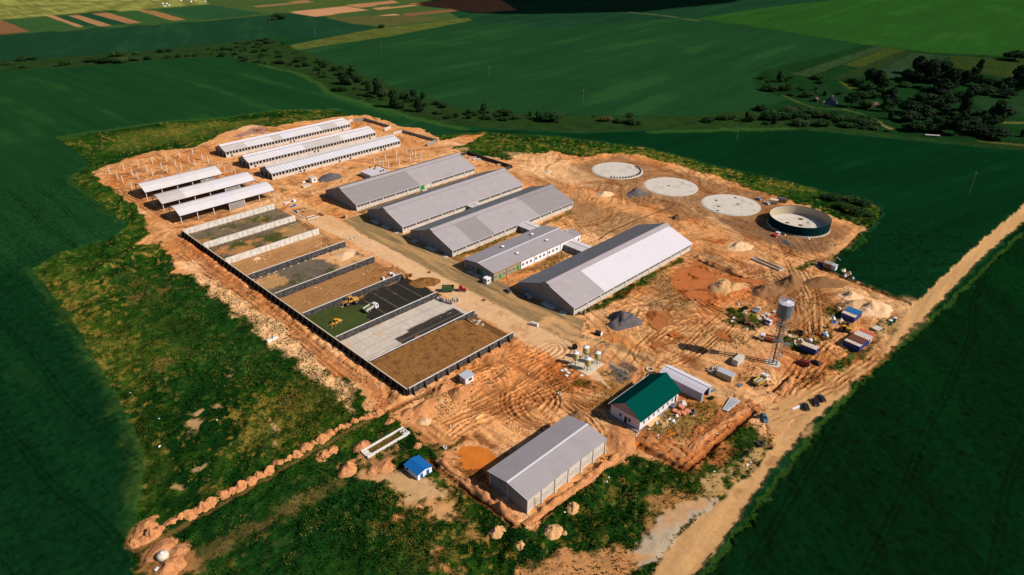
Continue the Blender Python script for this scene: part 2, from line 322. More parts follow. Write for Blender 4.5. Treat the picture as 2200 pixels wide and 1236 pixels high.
for th, c, k in ((.1, (12, 44, 14), .75), (.35, (58, 86, 24), .5)):  # dark clumps with the hummocks' shadows painted in, then brighter green
    q = fbm(X[_i] * .8 + Y[_i] * .5, Y[_i] * 1.3 - X[_i] * .5, 4.5, 4, 13 if k > .6 else 6); s = _w * sstep(th, th + .45, q) * k
    CO[_i] = CO[_i] * (1 - s[:, None]) + (lin(c) / E_SUN)[None] * s[:, None]
_q = fbm(X[_i], Y[_i], 1.7, 3, 2) + .35 * fbm(X[_i], Y[_i], 6, 2, 10); _b = .55 * fbm(X[_i], Y[_i], 32, 3, 12) - .12
for p, k in (((((540, 850), (700, 800), (770, 860), (700, 920), (560, 990), (480, 960))), .7), ((((1180, 1080), (1380, 985), (1600, 940), (1560, 1060), (1400, 1150), (1200, 1180))), .55), ((((760, 1020), (900, 1000), (1010, 1080), (1000, 1230), (840, 1236))), .6), ((((200, 300), (480, 262), (700, 250), (520, 300), (300, 340))), .45), ((((1150, 300), (1500, 350), (1700, 400), (1650, 420), (1400, 345))), .4), ((((150, 650), (260, 760), (340, 960), (290, 930), (200, 800))), .4)):
    j, w1 = region(px(*p), 4, 14, 3); t_ = np.zeros(X.size, np.float32); t_[j] = w1; _b = _b + k * t_[_i]
s = _w * sstep(.35, .8, _q + .8 * _b) * .7; CO[_i] = CO[_i] * (1 - s[:, None]) + (lin((146, 118, 50)) / E_SUN)[None] * s[:, None]
# darker lush meadow on the left and below, yellow strips beside it
for c, a, p in (((26, 60, 20), .65, ((230, 600), (380, 560), (470, 640), (640, 760), (760, 850), (700, 880), (540, 800), (420, 850), (330, 740))), ((24, 58, 20), .6, ((420, 1120), (700, 960), (900, 1080), (1000, 1200), (820, 1300), (430, 1300))),
                ((32, 64, 18), .6, ((1180, 1130), (1370, 985), (1520, 1040), (1400, 1130), (1310, 1180), (1200, 1180))), ((84, 94, 30), .3, ((150, 600), (250, 720), (330, 900), (350, 1060), (320, 1050), (290, 900), (230, 790), (140, 640))),
                ((82, 86, 30), .5, ((640, 800), (760, 830), (760, 900), (640, 930), (560, 980), (520, 960))), ((92, 98, 36), .45, ((250, 285), (480, 262), (640, 250), (560, 268), (400, 300), (240, 330)))):
    paint(region(px(*p), 6, 14, 3), c, a, None, None, .3)
# the old wheel-track across the lower meadow, and bare scrapes
paint(region(pts(Y6, (420, 1110), (700, 960), (960, 850), (1180, 720), (1320, 640), (1400, 650), (1300, 720), (1120, 830), (980, 900), (760, 1010), (560, 1130), (480, 1210)), 1.5, 4, 1.5), (104, 86, 46), .75, None, .35, .3)
for P, w_ in ((pts(Y6, (450, 215), (520, 190), (610, 155)), 1.5), (pts(Y6, (440, 335), (450, 260), (480, 235), (505, 270), (475, 335)), 2.6), (pts(Y6, (470, 250), (480, 290)), 3.5), (pts(Y6, (440, 580), (540, 540)), 1.8), (pts(Y6, (310, 670), (370, 670)), 1.8),
              (px((495, 808), (505, 795), (530, 798)), 1.6), (pts(Y6, (940, 240), (1010, 300), (960, 420)), 1.0)):
    _q = stroke(P, w_ * .8, 1, 1.2, 1.0); paint((_q[0], _q[1] * sstep(-.5, .3, N_fine[_q[0]])), (178, 142, 94), .85, None, .1, .3)

# ---- bare earth of the site
DIRT = px((200, 370), (245, 350), (330, 325), (410, 318), (455, 302), (482, 285), (530, 270), (590, 272), (650, 262), (740, 250), (790, 247), (818, 256), (860, 272), (905, 276), (935, 293), (945, 304), (1000, 292), (1042, 288), (1020, 302), (968, 320), (1000, 327), (1095, 345), (1130, 330),
          (1185, 325), (1255, 340), (1290, 330), (1370, 332), (1440, 350), (1560, 386), (1640, 415), (1700, 432), (1765, 455), (1852, 488), (1800, 535), (1752, 575), (1845, 610), (1910, 643), (1960, 657), (1985, 685), (1880, 790), (1780, 870), (1690, 940), (1640, 960), (1610, 905), (1580, 905), (1480, 1012),
          (1372, 965), (1300, 1010), (1150, 1130), (1110, 1130), (1010, 1062), (935, 985), (905, 955), (860, 905), (830, 880), (790, 872), (765, 850), (740, 815), (680, 785), (640, 745), (600, 700), (540, 655), (465, 605), (410, 592), (366, 585), (372, 555), (345, 522), (290, 528), (318, 500), (312, 470), (290, 440), (250, 412), (215, 388))
_iw = region(DIRT, 2.2, 1.2, 1.2); paint(_iw, (216, 151, 94), 1, EARTH, 0)
DI, DW = _iw; DM = np.zeros(X.size, np.float32); DM[DI] = DW
_n = fbm(X[DI], Y[DI], 24, 5, 11); _n2 = fbm(X[DI], Y[DI], 6, 4, 12)
for a, b, c, k in ((.05, .8, (234, 178, 124), .9), (-.1, -.8, (196, 120, 62), .85)):
    s = DW * (sstep(a, b, _n) if b > a else sstep(-a, -b, -_n)) * k
    CO[DI] = CO[DI] * (1 - s[:, None]) + (lin(c) / E_SUN)[None] * s[:, None]
s = DW * sstep(.3, .95, _n2) * .5; CO[DI] = CO[DI] * (1 - s[:, None]) + (lin((142, 90, 48)) / E_SUN)[None] * s[:, None]
def earth(c, a, *p, zm=None, warp=3, soft=4, rag=1.5, var=.2, cls=None, g=None, **k): paint(region(pts(zm, *p), warp, soft, rag), c, a, cls, g, var, **k)
# grey-brown wheel-worn ground round the slurry tanks and the haul road there
earth((132, 98, 66), .75, (1230, 355), (1330, 335), (1430, 362), (1560, 398), (1650, 420), (1740, 470), (1830, 490), (1780, 540), (1700, 545), (1600, 500), (1500, 470), (1400, 440), (1290, 410), (1230, 390), warp=4, soft=10)
earth((104, 84, 66), .5, (1540, 470), (1640, 480), (1700, 520), (1790, 510), (1760, 545), (1660, 530), (1570, 500), warp=4, soft=10)
earth((140, 106, 70), .7, (1195, 420), (1290, 440), (1420, 480), (1290, 510), (1190, 440), soft=6)
earth((150, 118, 78), .8, (1490, 540), (1540, 548), (1600, 580), (1590, 592), (1530, 570), (1485, 552), soft=4)
earth((238, 188, 134), .7, (1560, 590), (1600, 560), (1680, 590), (1700, 600), (1660, 625), (1600, 600), soft=6)
earth((232, 182, 128), .6, (1090, 330), (1180, 330), (1270, 375), (1330, 400), (1240, 400), (1130, 370), soft=10)
earth((126, 84, 48), .7, (1600, 600), (1700, 590), (1830, 640), (1800, 690), (1700, 720), (1620, 650), warp=5, soft=12)
earth((196, 108, 52), .7, (1480, 560), (1640, 600), (1620, 640), (1540, 660), (1470, 640), (1440, 610), soft=8)
earth((140, 108, 66), .7, (1440, 580), (1500, 640), (1440, 680), (1380, 650), (1400, 600), warp=5, soft=10, g=.25)
earth((226, 144, 82), .6, (960, 780), (1190, 740), (1240, 800), (1180, 860), (1060, 880), (980, 850), warp=5, soft=12)
earth((186, 98, 44), .7, (1150, 770), (1210, 760), (1240, 800), (1300, 830), (1240, 850), (1170, 820), warp=4, soft=8)
earth((224, 152, 90), .6, (880, 880), (1100, 820), (1200, 890), (1090, 960), (960, 960), warp=5, soft=12)
earth((180, 104, 48), .7, (1300, 820), (1420, 790), (1300, 880), (1250, 880), soft=8)
earth((88, 82, 80), .8, *[(1000, 450), (1130, 470), (1300, 380), (1500, 400), (1620, 540), (1550, 760), (1380, 860), (1280, 880), (1200, 760), (1080, 640)], zm=W4, warp=2.5, soft=4, rag=2)
earth((196, 104, 48), .6, (405, 545), (470, 600), (560, 660), (640, 735), (560, 690), (450, 620), soft=5)
earth((188, 96, 46), .7, (395, 512), (420, 520), (500, 600), (600, 665), (690, 740), (780, 815), (850, 850), (820, 870), (720, 800), (640, 730), (520, 640), (420, 560), soft=3, warp=3, rag=1)
for p in (((345, 740), (480, 780), (500, 830), (430, 835), (350, 790)), ((560, 890), (700, 980), (690, 1000), (600, 950))): paint(region(pts(Z3, *p), 1.2, 2, 1.5), (172, 84, 38), .9, None, None, .1)
earth((242, 186, 130), .92, (380, 560), (420, 600), (520, 680), (640, 790), (760, 880), (740, 830), (600, 690), (480, 610), (420, 560), soft=4)
earth((180, 100, 50), .6, (1560, 720), (1660, 740), (1720, 790), (1600, 790), soft=12)
earth((206, 150, 96), .9, *[(0, 640), (560, 600), (760, 950), (1480, 860), (1480, 1100), (900, 1236), (0, 1236)], zm=WJ, soft=10)
earth((166, 96, 48), .6, (1590, 560), (1650, 580), (1600, 600), soft=5)
earth((214, 160, 104), .7, (1320, 700), (1560, 690), (1640, 760), (1540, 800), (1400, 770), soft=10)
earth((170, 92, 44), .5, (1480, 640), (1560, 640), (1540, 700), (1480, 700), soft=8)
# weeds that have come back inside the fence
def weeds(c, a, *p, zm=None, g=.9, warp=2, soft=2.5, rag=1.6): paint(region(pts(zm, *p), warp, soft, rag), c, a, MEADOW if a > .8 else None, g * a, .4)
weeds((40, 74, 20), .95, (160, 380), (460, 300), (660, 290), (730, 430), (760, 480), (900, 420), (1300, 640), (1180, 800), (900, 860), (640, 760), (430, 720), (180, 620), zm=WJ)
weeds((36, 72, 22), .95, (830, 660), (1000, 660), (1160, 720), (1120, 800), (1030, 840), (940, 800), (830, 760), zm=Z8)
weeds((36, 74, 22), .95, (1240, 940), (1340, 860), (1560, 720), (1660, 640), (1680, 520), (1780, 490), (1890, 530), (1860, 600), (1640, 760), (1480, 900), (1370, 1000), (1270, 975), zm=Z8)
weeds((40, 72, 22), .9, (1190, 500), (1260, 420), (1360, 380), (1400, 420), (1370, 500), (1260, 520), zm=Z8)
weeds((36, 70, 22), .9, (1090, 640), (1150, 610), (1260, 640), (1230, 700), (1180, 690), zm=Z8)
weeds((84, 78, 30), .7, (180, 640), (300, 800), (560, 760), (700, 860), (640, 960), (480, 1000), (400, 960), (250, 900), zm=W4)
weeds((52, 72, 22), .8, (880, 690), (900, 590), (1000, 640), (960, 760), zm=W4)
weeds((100, 88, 36), .6, (700, 820), (1000, 600), (1300, 580), (1500, 640), (1330, 770), (1060, 910), (880, 900), zm=Y4)
weeds((110, 98, 40), .45, (1240, 860), (1330, 800), (1500, 900), (1380, 960), soft=8)
weeds((52, 74, 24), .8, (1260, 960), (1420, 830), (1560, 760), (1680, 800), (1700, 900), (1640, 1000), (1420, 1180), (1240, 1236), (1100, 1190), zm=Y4, rag=2.5)
weeds((36, 70, 20), .9, (540, 560), (300, 640), (40, 640), (20, 700), (240, 720), zm=Y5)
weeds((50, 80, 26), .97, (1110, 925), (1290, 820), (1400, 740), (1620, 640), (1900, 470), (1990, 440), (2020, 460), (1870, 540), (1640, 700), (1400, 830), (1230, 910), zm=Z6, rag=1.2)
weeds((92, 78, 26), .8, (45, 440), (580, 230), (640, 210), (620, 240), (150, 450), (70, 490), zm=Z6, warp=.5, rag=.5)
weeds((84, 72, 26), .6, (640, 560), (960, 390), (1060, 420), (800, 560), zm=Z6, rag=1.5)
weeds((90, 78, 26), .8, (740, 170), (1060, 50), (1075, 70), (800, 190), zm=Z6, rag=.6)
weeds((60, 76, 24), .7, (436, 530), (770, 420), (1312, 255), (1312, 275), (800, 430), (450, 545), zm=Z4, warp=.6, rag=.8)
weeds((40, 66, 22), .9, (1700, 590), (1740, 560), (1790, 550), (1752, 577), soft=1.5)
weeds((38, 70, 24), .9, (1830, 535), (1855, 505), (1870, 515), (1780, 575), soft=2)
weeds((60, 74, 26), .6, (380, 520), (560, 480), (610, 560), (430, 590), zm=WH)
earth((92, 85, 80), .85, *[(1000, 450), (1130, 470), (1300, 400), (1480, 420), (1600, 560), (1530, 740), (1380, 840), (1290, 850), (1200, 740), (1080, 620)], zm=W4, warp=2.5, soft=4, rag=2.5, var=.3)
earth((118, 64, 28), .8, (390, 590), (520, 550), (640, 590), (760, 690), (690, 740), (600, 640), (480, 620), zm=Y5, warp=2, soft=3, rag=2)
earth((84, 78, 72), .7, (170, 75), (260, 120), (350, 150), (330, 110), (240, 80), zm=Y4, warp=1.5, soft=3, rag=2)
earth((120, 74, 38), .7, (1020, 250), (1130, 230), (1190, 280), (1140, 330), (1090, 330), zm=Y4, warp=2, soft=4, rag=2); earth((126, 78, 40), .7, (1500, 390), (1560, 420), (1510, 460), (1480, 430), zm=Y4, warp=1.5, soft=3)
# fence-line bank along the tank yard
for P, c, w_ in ((px((1852, 490), (1800, 533), (1755, 575)), (206, 150, 96), 6), (px((1765, 583), (1850, 617), (1950, 655)), (196, 132, 82), 5), (px((1740, 572), (1830, 530)), (52, 76, 28), 1.4)): paint(stroke(P, w_, 2, 1, 1), c, .9, EARTH, 0, .3)

# ---- inside the silage bays (the walls stand on y = 172.6 ... 374.5, x = 119.5 ... 175)
BAYY = [172.6, 197.6, 222.0, 248.2, 273.0, 299.0, 323.4, 349.3, 374.2]
def rect(x0, x1, y0, y1): return [(x0, y0), (x1, y0), (x1, y1), (x0, y1)]
def bay(k, c, x1=176, var=.15, cls=EARTH): paint(region(rect(119.5, x1, BAYY[k], BAYY[k + 1]), 0 if x1 == 176 else .8, .5), c, 1, cls, 0, var)
bay(7, (118, 102, 80), var=.25); bay(6, (110, 92, 72), var=.25); bay(5, (182, 132, 84)); bay(4, (112, 98, 82), var=.2); bay(3, (166, 119, 74)); bay(2, (52, 48, 42), 177, .15, ASPH); bay(1, (206, 190, 172), var=.1, cls=APRON); bay(0, (120, 84, 48))
for k, y0, y1 in ((7, 353, 372), (6, 326, 345)):
    i, w0 = region(rect(121, 172, y0, y1), 2, 4); n = fbm(X[i], Y[i], 7, 4, 13)
    for t, c in ((-.1, (72, 80, 30)), (.25, (186, 128, 74)) if k == 6 else (.45, (176, 128, 74))):
        s = w0 * sstep(t, t + .5, n if c[0] > 100 else fbm(X[i], Y[i], 9, 4, 15)) * .85; CO[i] = CO[i] * (1 - s[:, None]) + (lin(c) / E_SUN)[None] * s[:, None]
i, w0 = region(rect(121, 170, 275, 290), 2, 4); s = w0 * sstep(.05, .5, fbm(X[i], Y[i], 8, 4, 2)) * .8; CO[i] = CO[i] * (1 - s[:, None]) + (lin((74, 78, 32)) / E_SUN)[None] * s[:, None]
paint(region(rect(121, 132, 283, 297), 2, 3, 2), (196, 146, 92), .8); paint(region(rect(157, 176, 279, 300), 3, 4, 2), (222, 166, 110), .95); paint(region(rect(150, 172, 276, 282), 2, 3, 2), (80, 74, 66), .5)
paint(region(rect(150, 176, 250, 262), 3, 4, 2), (160, 112, 64), .7); paint(region(rect(160, 178, 323, 345), 3, 4, 2), (196, 148, 96), .6)
# asphalt strip and fresh slabs of the concrete bay
for p in (rect(139, 174, 199, 207.5), rect(121, 139, 199, 202.0), rect(147, 174, 207.3, 209.5)): paint(region(p, .25, .5, .3), (66, 58, 52), 1, ASPH, 0, .25)
for yy in (204, 210, 216): paint(stroke([(122, yy), (174, yy)], .28, .5, 0), (150, 140, 128), .6)
for xx in (128, 136, 150, 162): paint(stroke([(xx, 209), (xx, 221)], .28, .5, 0), (150, 140, 128), .6)
for xx in (149, 156, 163, 170): paint(stroke([(xx, 224), (xx, 246)], .35, .5, .1, .2), (140, 128, 108), .5)
i, w0 = region(rect(119.5, 150, 199, 222), 2, 4, 1); s = w0 * sstep(.2, .7, fbm(X[i], Y[i], 6, 4, 6)) * .5; CO[i] = CO[i] * (1 - s[:, None]) + (lin((214, 170, 128)) / E_SUN)[None] * s[:, None]
# ---- yard roads
paint(region([(177, 120), (190.3, 150), (190.3, 236), (191, 300), (193, 340), (178, 350), (180, 300), (180.5, 255), (178, 240), (178, 222), (177, 180)], 1.0, 1.2, .5), (226, 180, 132), .95, APRON, 0, .1)
paint(region([(190.3, 150), (207, 160), (206.5, 330), (194, 331), (191, 300), (190.3, 236)], .5, .8, .4), (150, 122, 82), 1, ASPH, 0, .12)
i, w0 = region([(190.3, 150), (207, 160), (206.5, 330), (194, 331), (190.3, 236)], .5, .8)
n = fbm(X[i] * 2.5, Y[i] * .35, 9, 4, 9); s = w0 * sstep(.1, .7, n) * .75; CO[i] = CO[i] * (1 - s[:, None]) + (lin((196, 152, 100)) / E_SUN)[None] * s[:, None]
n = fbm(X[i] * 3, Y[i] * .3, 8, 4, 3); s = w0 * sstep(.15, .6, n) * .6; CO[i] = CO[i] * (1 - s[:, None]) + (lin((110, 94, 70)) / E_SUN)[None] * s[:, None]
paint(region([(189.5, 120), (191, 120), (191, 300), (189.5, 236)], .2, .6, .4), (176, 142, 100), .6)
i, w0 = region(rect(178, 190, 150, 200), 2, 3); s = w0 * sstep(.2, .8, fbm(X[i], Y[i], 5, 4, 7)) * .5; CO[i] = CO[i] * (1 - s[:, None]) + (lin((190, 128, 78)) / E_SUN)[None] * s[:, None]
# site road on towards the tower, grey patches in it
for P, w_, c, a in ((px((1180, 690), (1260, 730), (1370, 770), (1500, 820), (1600, 860), (1680, 895), (1720, 920)), 9, (222, 168, 110), .8), (px((1190, 700), (1250, 725), (1330, 752), (1390, 772)), 3, (130, 112, 88), .7), (px((1560, 845), (1640, 875), (1690, 900)), 2, (140, 116, 84), .5),
                 (px((1640, 560), (1720, 590), (1800, 615), (1880, 640), (1960, 662)), 7, (222, 170, 116), .9), (px((1530, 470), (1610, 530), (1680, 575), (1720, 600)), 6, (220, 166, 112), .7), (px((1720, 600), (1735, 640), (1750, 680), (1760, 710)), 7, (190, 142, 90), .8),
                 (px((600, 420), (640, 440), (700, 470), (740, 490)), 7, (224, 170, 114), .8), (px((590, 400), (700, 410), (800, 350), (1000, 320)), 6, (222, 168, 112), .6), (px((1130, 370), (1230, 420), (1320, 450), (1440, 480), (1560, 540)), 6, (190, 138, 86), .6)):
    paint(stroke(P, w_, 3, 1.5, 1), c, a, None, None, .1)
# the country road
RP = px((2900, 20), (2600, 218), (2200, 440), (2090, 535), (1965, 655), (1890, 760), (1800, 840), (1740, 880), (1685, 920), (1640, 990), (1545, 1075), (1450, 1160), (1385, 1245), (1250, 1420), (1380, 1420), (1485, 1240), (1570, 1140), (1660, 1010), (1725, 930), (1800, 860), (1890, 765), (1990, 680), (2100, 565), (2200, 476), (2600, 250), (2900, 60))
paint(region(RP, .8, 1.0, .5), (204, 156, 102), 1, ROAD, 0, .06)
paint(region(px((1940, 640), (1975, 650), (1985, 690), (1900, 760), (1830, 740)), 1, 6, 1), (204, 156, 104), .6)
paint(region(px((1640, 880), (1700, 850), (1830, 790), (1880, 770), (1780, 870), (1690, 930), (1650, 930)), 1.5, 4, 1.5), (204, 154, 100), .9, ROAD, 0)
i, w0 = region(RP, .8, 1.0); a = math.atan2(26.5, 236)
n = fbm((X[i] * math.cos(a) + Y[i] * math.sin(a)) * .12, (-X[i] * math.sin(a) + Y[i] * math.cos(a)) * 1.6, 4, 4, 5)
CO[i] *= (1 + .22 * w0 * n)[:, None]
for p in ((1755, 745), (1690, 795), (1660, 990), (1830, 800), (1590, 1060)): q = at(*p); paint(region([(q[0] - 3, q[1] - 1), (q[0] + 3, q[1] - 1.2), (q[0] + 2, q[1] + 1), (q[0] - 2, q[1] + 1)], 1.2, 1.5, .6), (150, 104, 60), .6)
paint(region(px((1360, 1180), (1420, 1120), (1500, 1065), (1540, 1070), (1480, 1130), (1420, 1190), (1370, 1225)), 1.5, 1.5, 1), (196, 172, 140), .9, EARTH, 0, .2)
paint(region(px((1140, 1215), (1250, 1185), (1380, 1180), (1370, 1225), (1250, 1250), (1120, 1250)), 2, 3, 2), (200, 140, 86), .85, EARTH, .1, .3)
paint(stroke(px((2200, 500), (1990, 700), (1890, 782), (1750, 930), (1640, 1080), (1510, 1236)), 2.2, 1.4, .8, .8), (46, 74, 26), .85, MEADOW, .3, .4)
# bare soil showing through the lower meadow
for c, a, p in (((196, 130, 80), .8, ((860, 1060), (920, 1130), (980, 1190), (990, 1236), (960, 1236), (900, 1160), (850, 1090))), ((190, 140, 84), .9, ((840, 1010), (900, 1000), (990, 1050), (960, 1100), (860, 1080), (820, 1040))), ((200, 140, 86), .7, ((820, 940), (870, 960), (840, 1010), (780, 1010), (750, 1000))),
                ((186, 130, 74), .6, ((930, 1080), (1010, 1110), (1060, 1170), (980, 1150))), ((206, 160, 104), .7, ((1500, 1030), (1620, 940), (1640, 980), (1560, 1060), (1500, 1070))), ((190, 132, 78), .6, ((1400, 1080), (1500, 1060), (1460, 1130), (1370, 1150)))):
    i, w0 = region(px(*p), 3, 4, 2); s = sstep(-.25, .35, N_fine[i] * .5 + N_mid[i] * .7); paint((i, w0 * s), c, a, None, .1, .25)
paint(region(pts(Y6, (100, 910), (220, 890), (330, 1010), (440, 1060), (460, 1130), (380, 1236), (200, 1236), (110, 1080), (60, 1040)), 2, 3, 2.5), (190, 126, 76), .6, None, .3, .3)
paint(region(pts(Y6, (1680, 600), (1760, 560), (1900, 560), (2000, 640), (2060, 700), (2000, 740), (1880, 770), (1760, 700), (1640, 640)), 2.5, 2.5, 1.5), (206, 162, 112), .95, EARTH, .05, .1)
for p in (((1680, 640), (1600, 640), (1520, 620), (1560, 590), (1700, 560)), ((1780, 760), (1860, 900), (1900, 930), (1960, 900), (1900, 780)), ((1980, 760), (2080, 800), (2080, 900), (2000, 860))): i, w0 = region(pts(Y6, *p), 2, 3, 2); paint((i, w0 * sstep(-.3, .3, N_mid[i])), (206, 150, 96), .85, None, .1, .2)
# sheds' floors, browner than the earth around
for r in (rect(126, 183, 391, 407), rect(126, 183, 416, 432), rect(126, 174, 442, 459)): paint(region(r, .6, 1.5, .5), (128, 100, 70), .6)
for p in ((130, 502), (142, 500), (150, 488), (137, 488), (160, 503)): paint(region(rect(p[0] - 5, p[0] + 5, p[1] - 3, p[1] + 3), 2.5, 2, 1), (120, 84, 54), .6)
earth((140, 92, 54), .8, (780, 680), (900, 640), (1020, 690), (950, 730), zm=WH, warp=1, soft=2)
paint(region(pts(WH, (600, 960), (880, 900), (1290, 1080), (980, 1190), (880, 1130)), .6, 1), (186, 132, 82), .8)
for p in (((890, 1110), (1100, 1040), (1130, 1060), (920, 1140)), ((1120, 1030), (1190, 1010), (1295, 1070), (1250, 1085))): _q = region(pts(WH, *p), .1, .6); paint(_q, (120, 66, 34), 1); lower(_q, -.9)

for zm, p, wd in ((Y4, ((740, 880), (900, 940), (1050, 1040), (1090, 1090)), 9), (Y4, ((1080, 1020), (1170, 910), (1330, 795), (1470, 695), (1570, 640)), 9), (Y4, ((1290, 1060), (1330, 1010), (1390, 950)), 4)):
    iw = stroke(pts(zm, *p), wd, 3, 1, 1.5); paint(iw, (178, 106, 58), .85, EARTH, .15, .3); H[iw[0]] += iw[1] * (.15 + .4 * fbm(X[iw[0]], Y[iw[0]], 2.2, 3, 4))
# ---- relief: wheel ruts, tufty meadow, trenches, puddle hollows
RUTS = [(None, ((1010, 820), (1080, 800), (1160, 770), (1190, 750)), 14), (None, ((1110, 830), (1100, 870), (1120, 900), (1160, 915), (1220, 900)), 7), (None, ((1150, 830), (1180, 860), (1150, 890)), 9), (None, ((1040, 900), (1130, 850), (1240, 800)), 9), (None, ((1000, 880), (1090, 840), (1200, 770)), 6), (None, ((1200, 860), (1270, 900), (1290, 950)), 8),
        (None, ((960, 930), (1060, 880), (1180, 840)), 10), (None, ((1240, 860), (1330, 870), (1420, 800)), 5), (None, ((1560, 600), (1640, 620), (1700, 650)), 14), (None, ((1700, 560), (1730, 620), (1745, 700), (1760, 760)), 8), (None, ((1600, 650), (1680, 690), (1760, 720)), 10), (None, ((1490, 690), (1420, 720), (1360, 770), (1460, 800)), 10),
        (None, ((1560, 690), (1480, 760), (1420, 790)), 8), (None, ((1780, 740), (1740, 790), (1690, 850)), 9), (None, ((1740, 800), (1700, 830), (1680, 880)), 6), (None, ((420, 590), (520, 670), (640, 760), (740, 850)), 7), (None, ((390, 545), (480, 610), (600, 690), (760, 830)), 8), (None, ((350, 480), (380, 490), (480, 460), (590, 440)), 6),
        (None, ((230, 400), (300, 440), (370, 480)), 8), (None, ((1110, 370), (1180, 400), (1260, 430)), 18), (None, ((1250, 400), (1330, 420), (1420, 450), (1540, 480)), 12), (None, ((1300, 345), (1400, 350), (1480, 380), (1530, 420), (1620, 420)), 9), (None, ((1240, 390), (1330, 395), (1400, 430), (1480, 445)), 9), (None, ((1560, 500), (1650, 530), (1720, 560)), 12),
        (None, ((1500, 530), (1580, 560), (1640, 590)), 8), (None, ((700, 400), (640, 420), (590, 470)), 7), (None, ((880, 300), (930, 320), (990, 330)), 7), (None, ((640, 480), (700, 520), (720, 560)), 5), (None, ((620, 560), (700, 530)), 5), (None, ((720, 620), (800, 590), (860, 580)), 6), (None, ((1420, 590), (1500, 650), (1580, 690)), 8), (None, ((1240, 560), (1330, 600), (1280, 640)), 7),
        (None, ((1640, 900), (1700, 880), (1790, 830), (1880, 760)), 6), (None, ((1500, 1190), (1640, 1030), (1700, 950)), 6), (None, ((1580, 600), (1660, 580), (1690, 610)), 9), (None, ((1820, 640), (1880, 670), (1930, 690)), 7)]
rr = random.Random(3)
for zm, p, wd in RUTS:
    P = pts(zm, *p)
    Q = []                                                     # smooth the polyline
    for a, b in zip(P[:-1], P[1:]):
        for t in np.linspace(0, 1, 5)[:-1]: Q.append((a[0] + (b[0] - a[0]) * t, a[1] + (b[1] - a[1]) * t))
    Q.append(P[-1])
    for _ in range(3): Q = [Q[0]] + [((a[0] + 2 * b[0] + c[0]) / 4, (a[1] + 2 * b[1] + c[1]) / 4) for a, b, c in zip(Q[:-2], Q[1:-1], Q[2:])] + [Q[-1]]
    i = bbox(Q, wd); x = X[i] + .9 * WX[i]; y = Y[i] + .9 * WY[i]
    d = np.full(x.shape, 1e9); sd = np.zeros(x.shape)
    for (ax, ay), (bx, by) in zip(Q[:-1], Q[1:]):
        dx, dy = bx - ax, by - ay; L2 = dx * dx + dy * dy + 1e-9; t = np.clip(((x - ax) * dx + (y - ay) * dy) / L2, 0, 1)
        dd = np.hypot(x - ax - t * dx, y - ay - t * dy); sg = np.sign((x - ax) * dy - (y - ay) * dx); m = dd < d; d[m] = dd[m]; sd[m] = (dd * sg)[m]
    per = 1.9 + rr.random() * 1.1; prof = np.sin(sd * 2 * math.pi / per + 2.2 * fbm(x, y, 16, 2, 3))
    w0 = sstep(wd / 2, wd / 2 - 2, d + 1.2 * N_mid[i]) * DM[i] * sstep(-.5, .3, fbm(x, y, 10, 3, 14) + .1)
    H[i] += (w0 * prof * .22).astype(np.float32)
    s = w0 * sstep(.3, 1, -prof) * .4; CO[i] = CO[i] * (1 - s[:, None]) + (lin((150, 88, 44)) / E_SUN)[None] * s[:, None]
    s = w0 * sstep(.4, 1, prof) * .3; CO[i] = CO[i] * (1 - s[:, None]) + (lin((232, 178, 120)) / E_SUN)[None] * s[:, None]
for zm, p, wd in RUTS:
    P = pts(zm, *p)
    for _k in range(6 if wd > 7 else 4):
        o_ = rr.uniform(-wd * .55, wd * .55); Q = []; n_ = 14; ph = rr.uniform(0, 6)
        L_ = [0.]
        for a, b in zip(P[:-1], P[1:]): L_.append(L_[-1] + math.dist(a, b))
        for t in np.linspace(rr.uniform(0, .15), rr.uniform(.8, 1), n_) * L_[-1]:
            j = min(len(P) - 2, max(0, int(np.searchsorted(L_, t)) - 1)); f = (t - L_[j]) / max(1e-6, L_[j + 1] - L_[j]); a, b = P[j], P[j + 1]; dx, dy = b[0] - a[0], b[1] - a[1]; d_ = math.hypot(dx, dy); oo = o_ + 1.5 * math.sin(ph + t / 14)
            Q.append((a[0] + dx * f - dy / d_ * oo, a[1] + dy * f + dx / d_ * oo))
        for _ in range(2): Q = [Q[0]] + [((a[0] + 2 * b[0] + c[0]) / 4, (a[1] + 2 * b[1] + c[1]) / 4) for a, b, c in zip(Q[:-2], Q[1:-1], Q[2:])] + [Q[-1]]
        for sd_ in (-.95, .95):
            T = [(q[0] - (Q[min(i_ + 1, len(Q) - 1)][1] - Q[max(i_ - 1, 0)][1]) / (math.dist(Q[min(i_ + 1, len(Q) - 1)], Q[max(i_ - 1, 0)]) + 1e-6) * sd_, q[1] + (Q[min(i_ + 1, len(Q) - 1)][0] - Q[max(i_ - 1, 0)][0]) / (math.dist(Q[min(i_ + 1, len(Q) - 1)], Q[max(i_ - 1, 0)]) + 1e-6) * sd_) for i_, q in enumerate(Q)]
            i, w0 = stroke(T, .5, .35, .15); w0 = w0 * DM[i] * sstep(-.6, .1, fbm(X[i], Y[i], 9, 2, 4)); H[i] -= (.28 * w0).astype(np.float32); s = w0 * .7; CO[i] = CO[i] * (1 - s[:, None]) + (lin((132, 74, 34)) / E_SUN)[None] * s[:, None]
STK = DM * (1 - np.isin(KL, (ROAD, ASPH, APRON)))
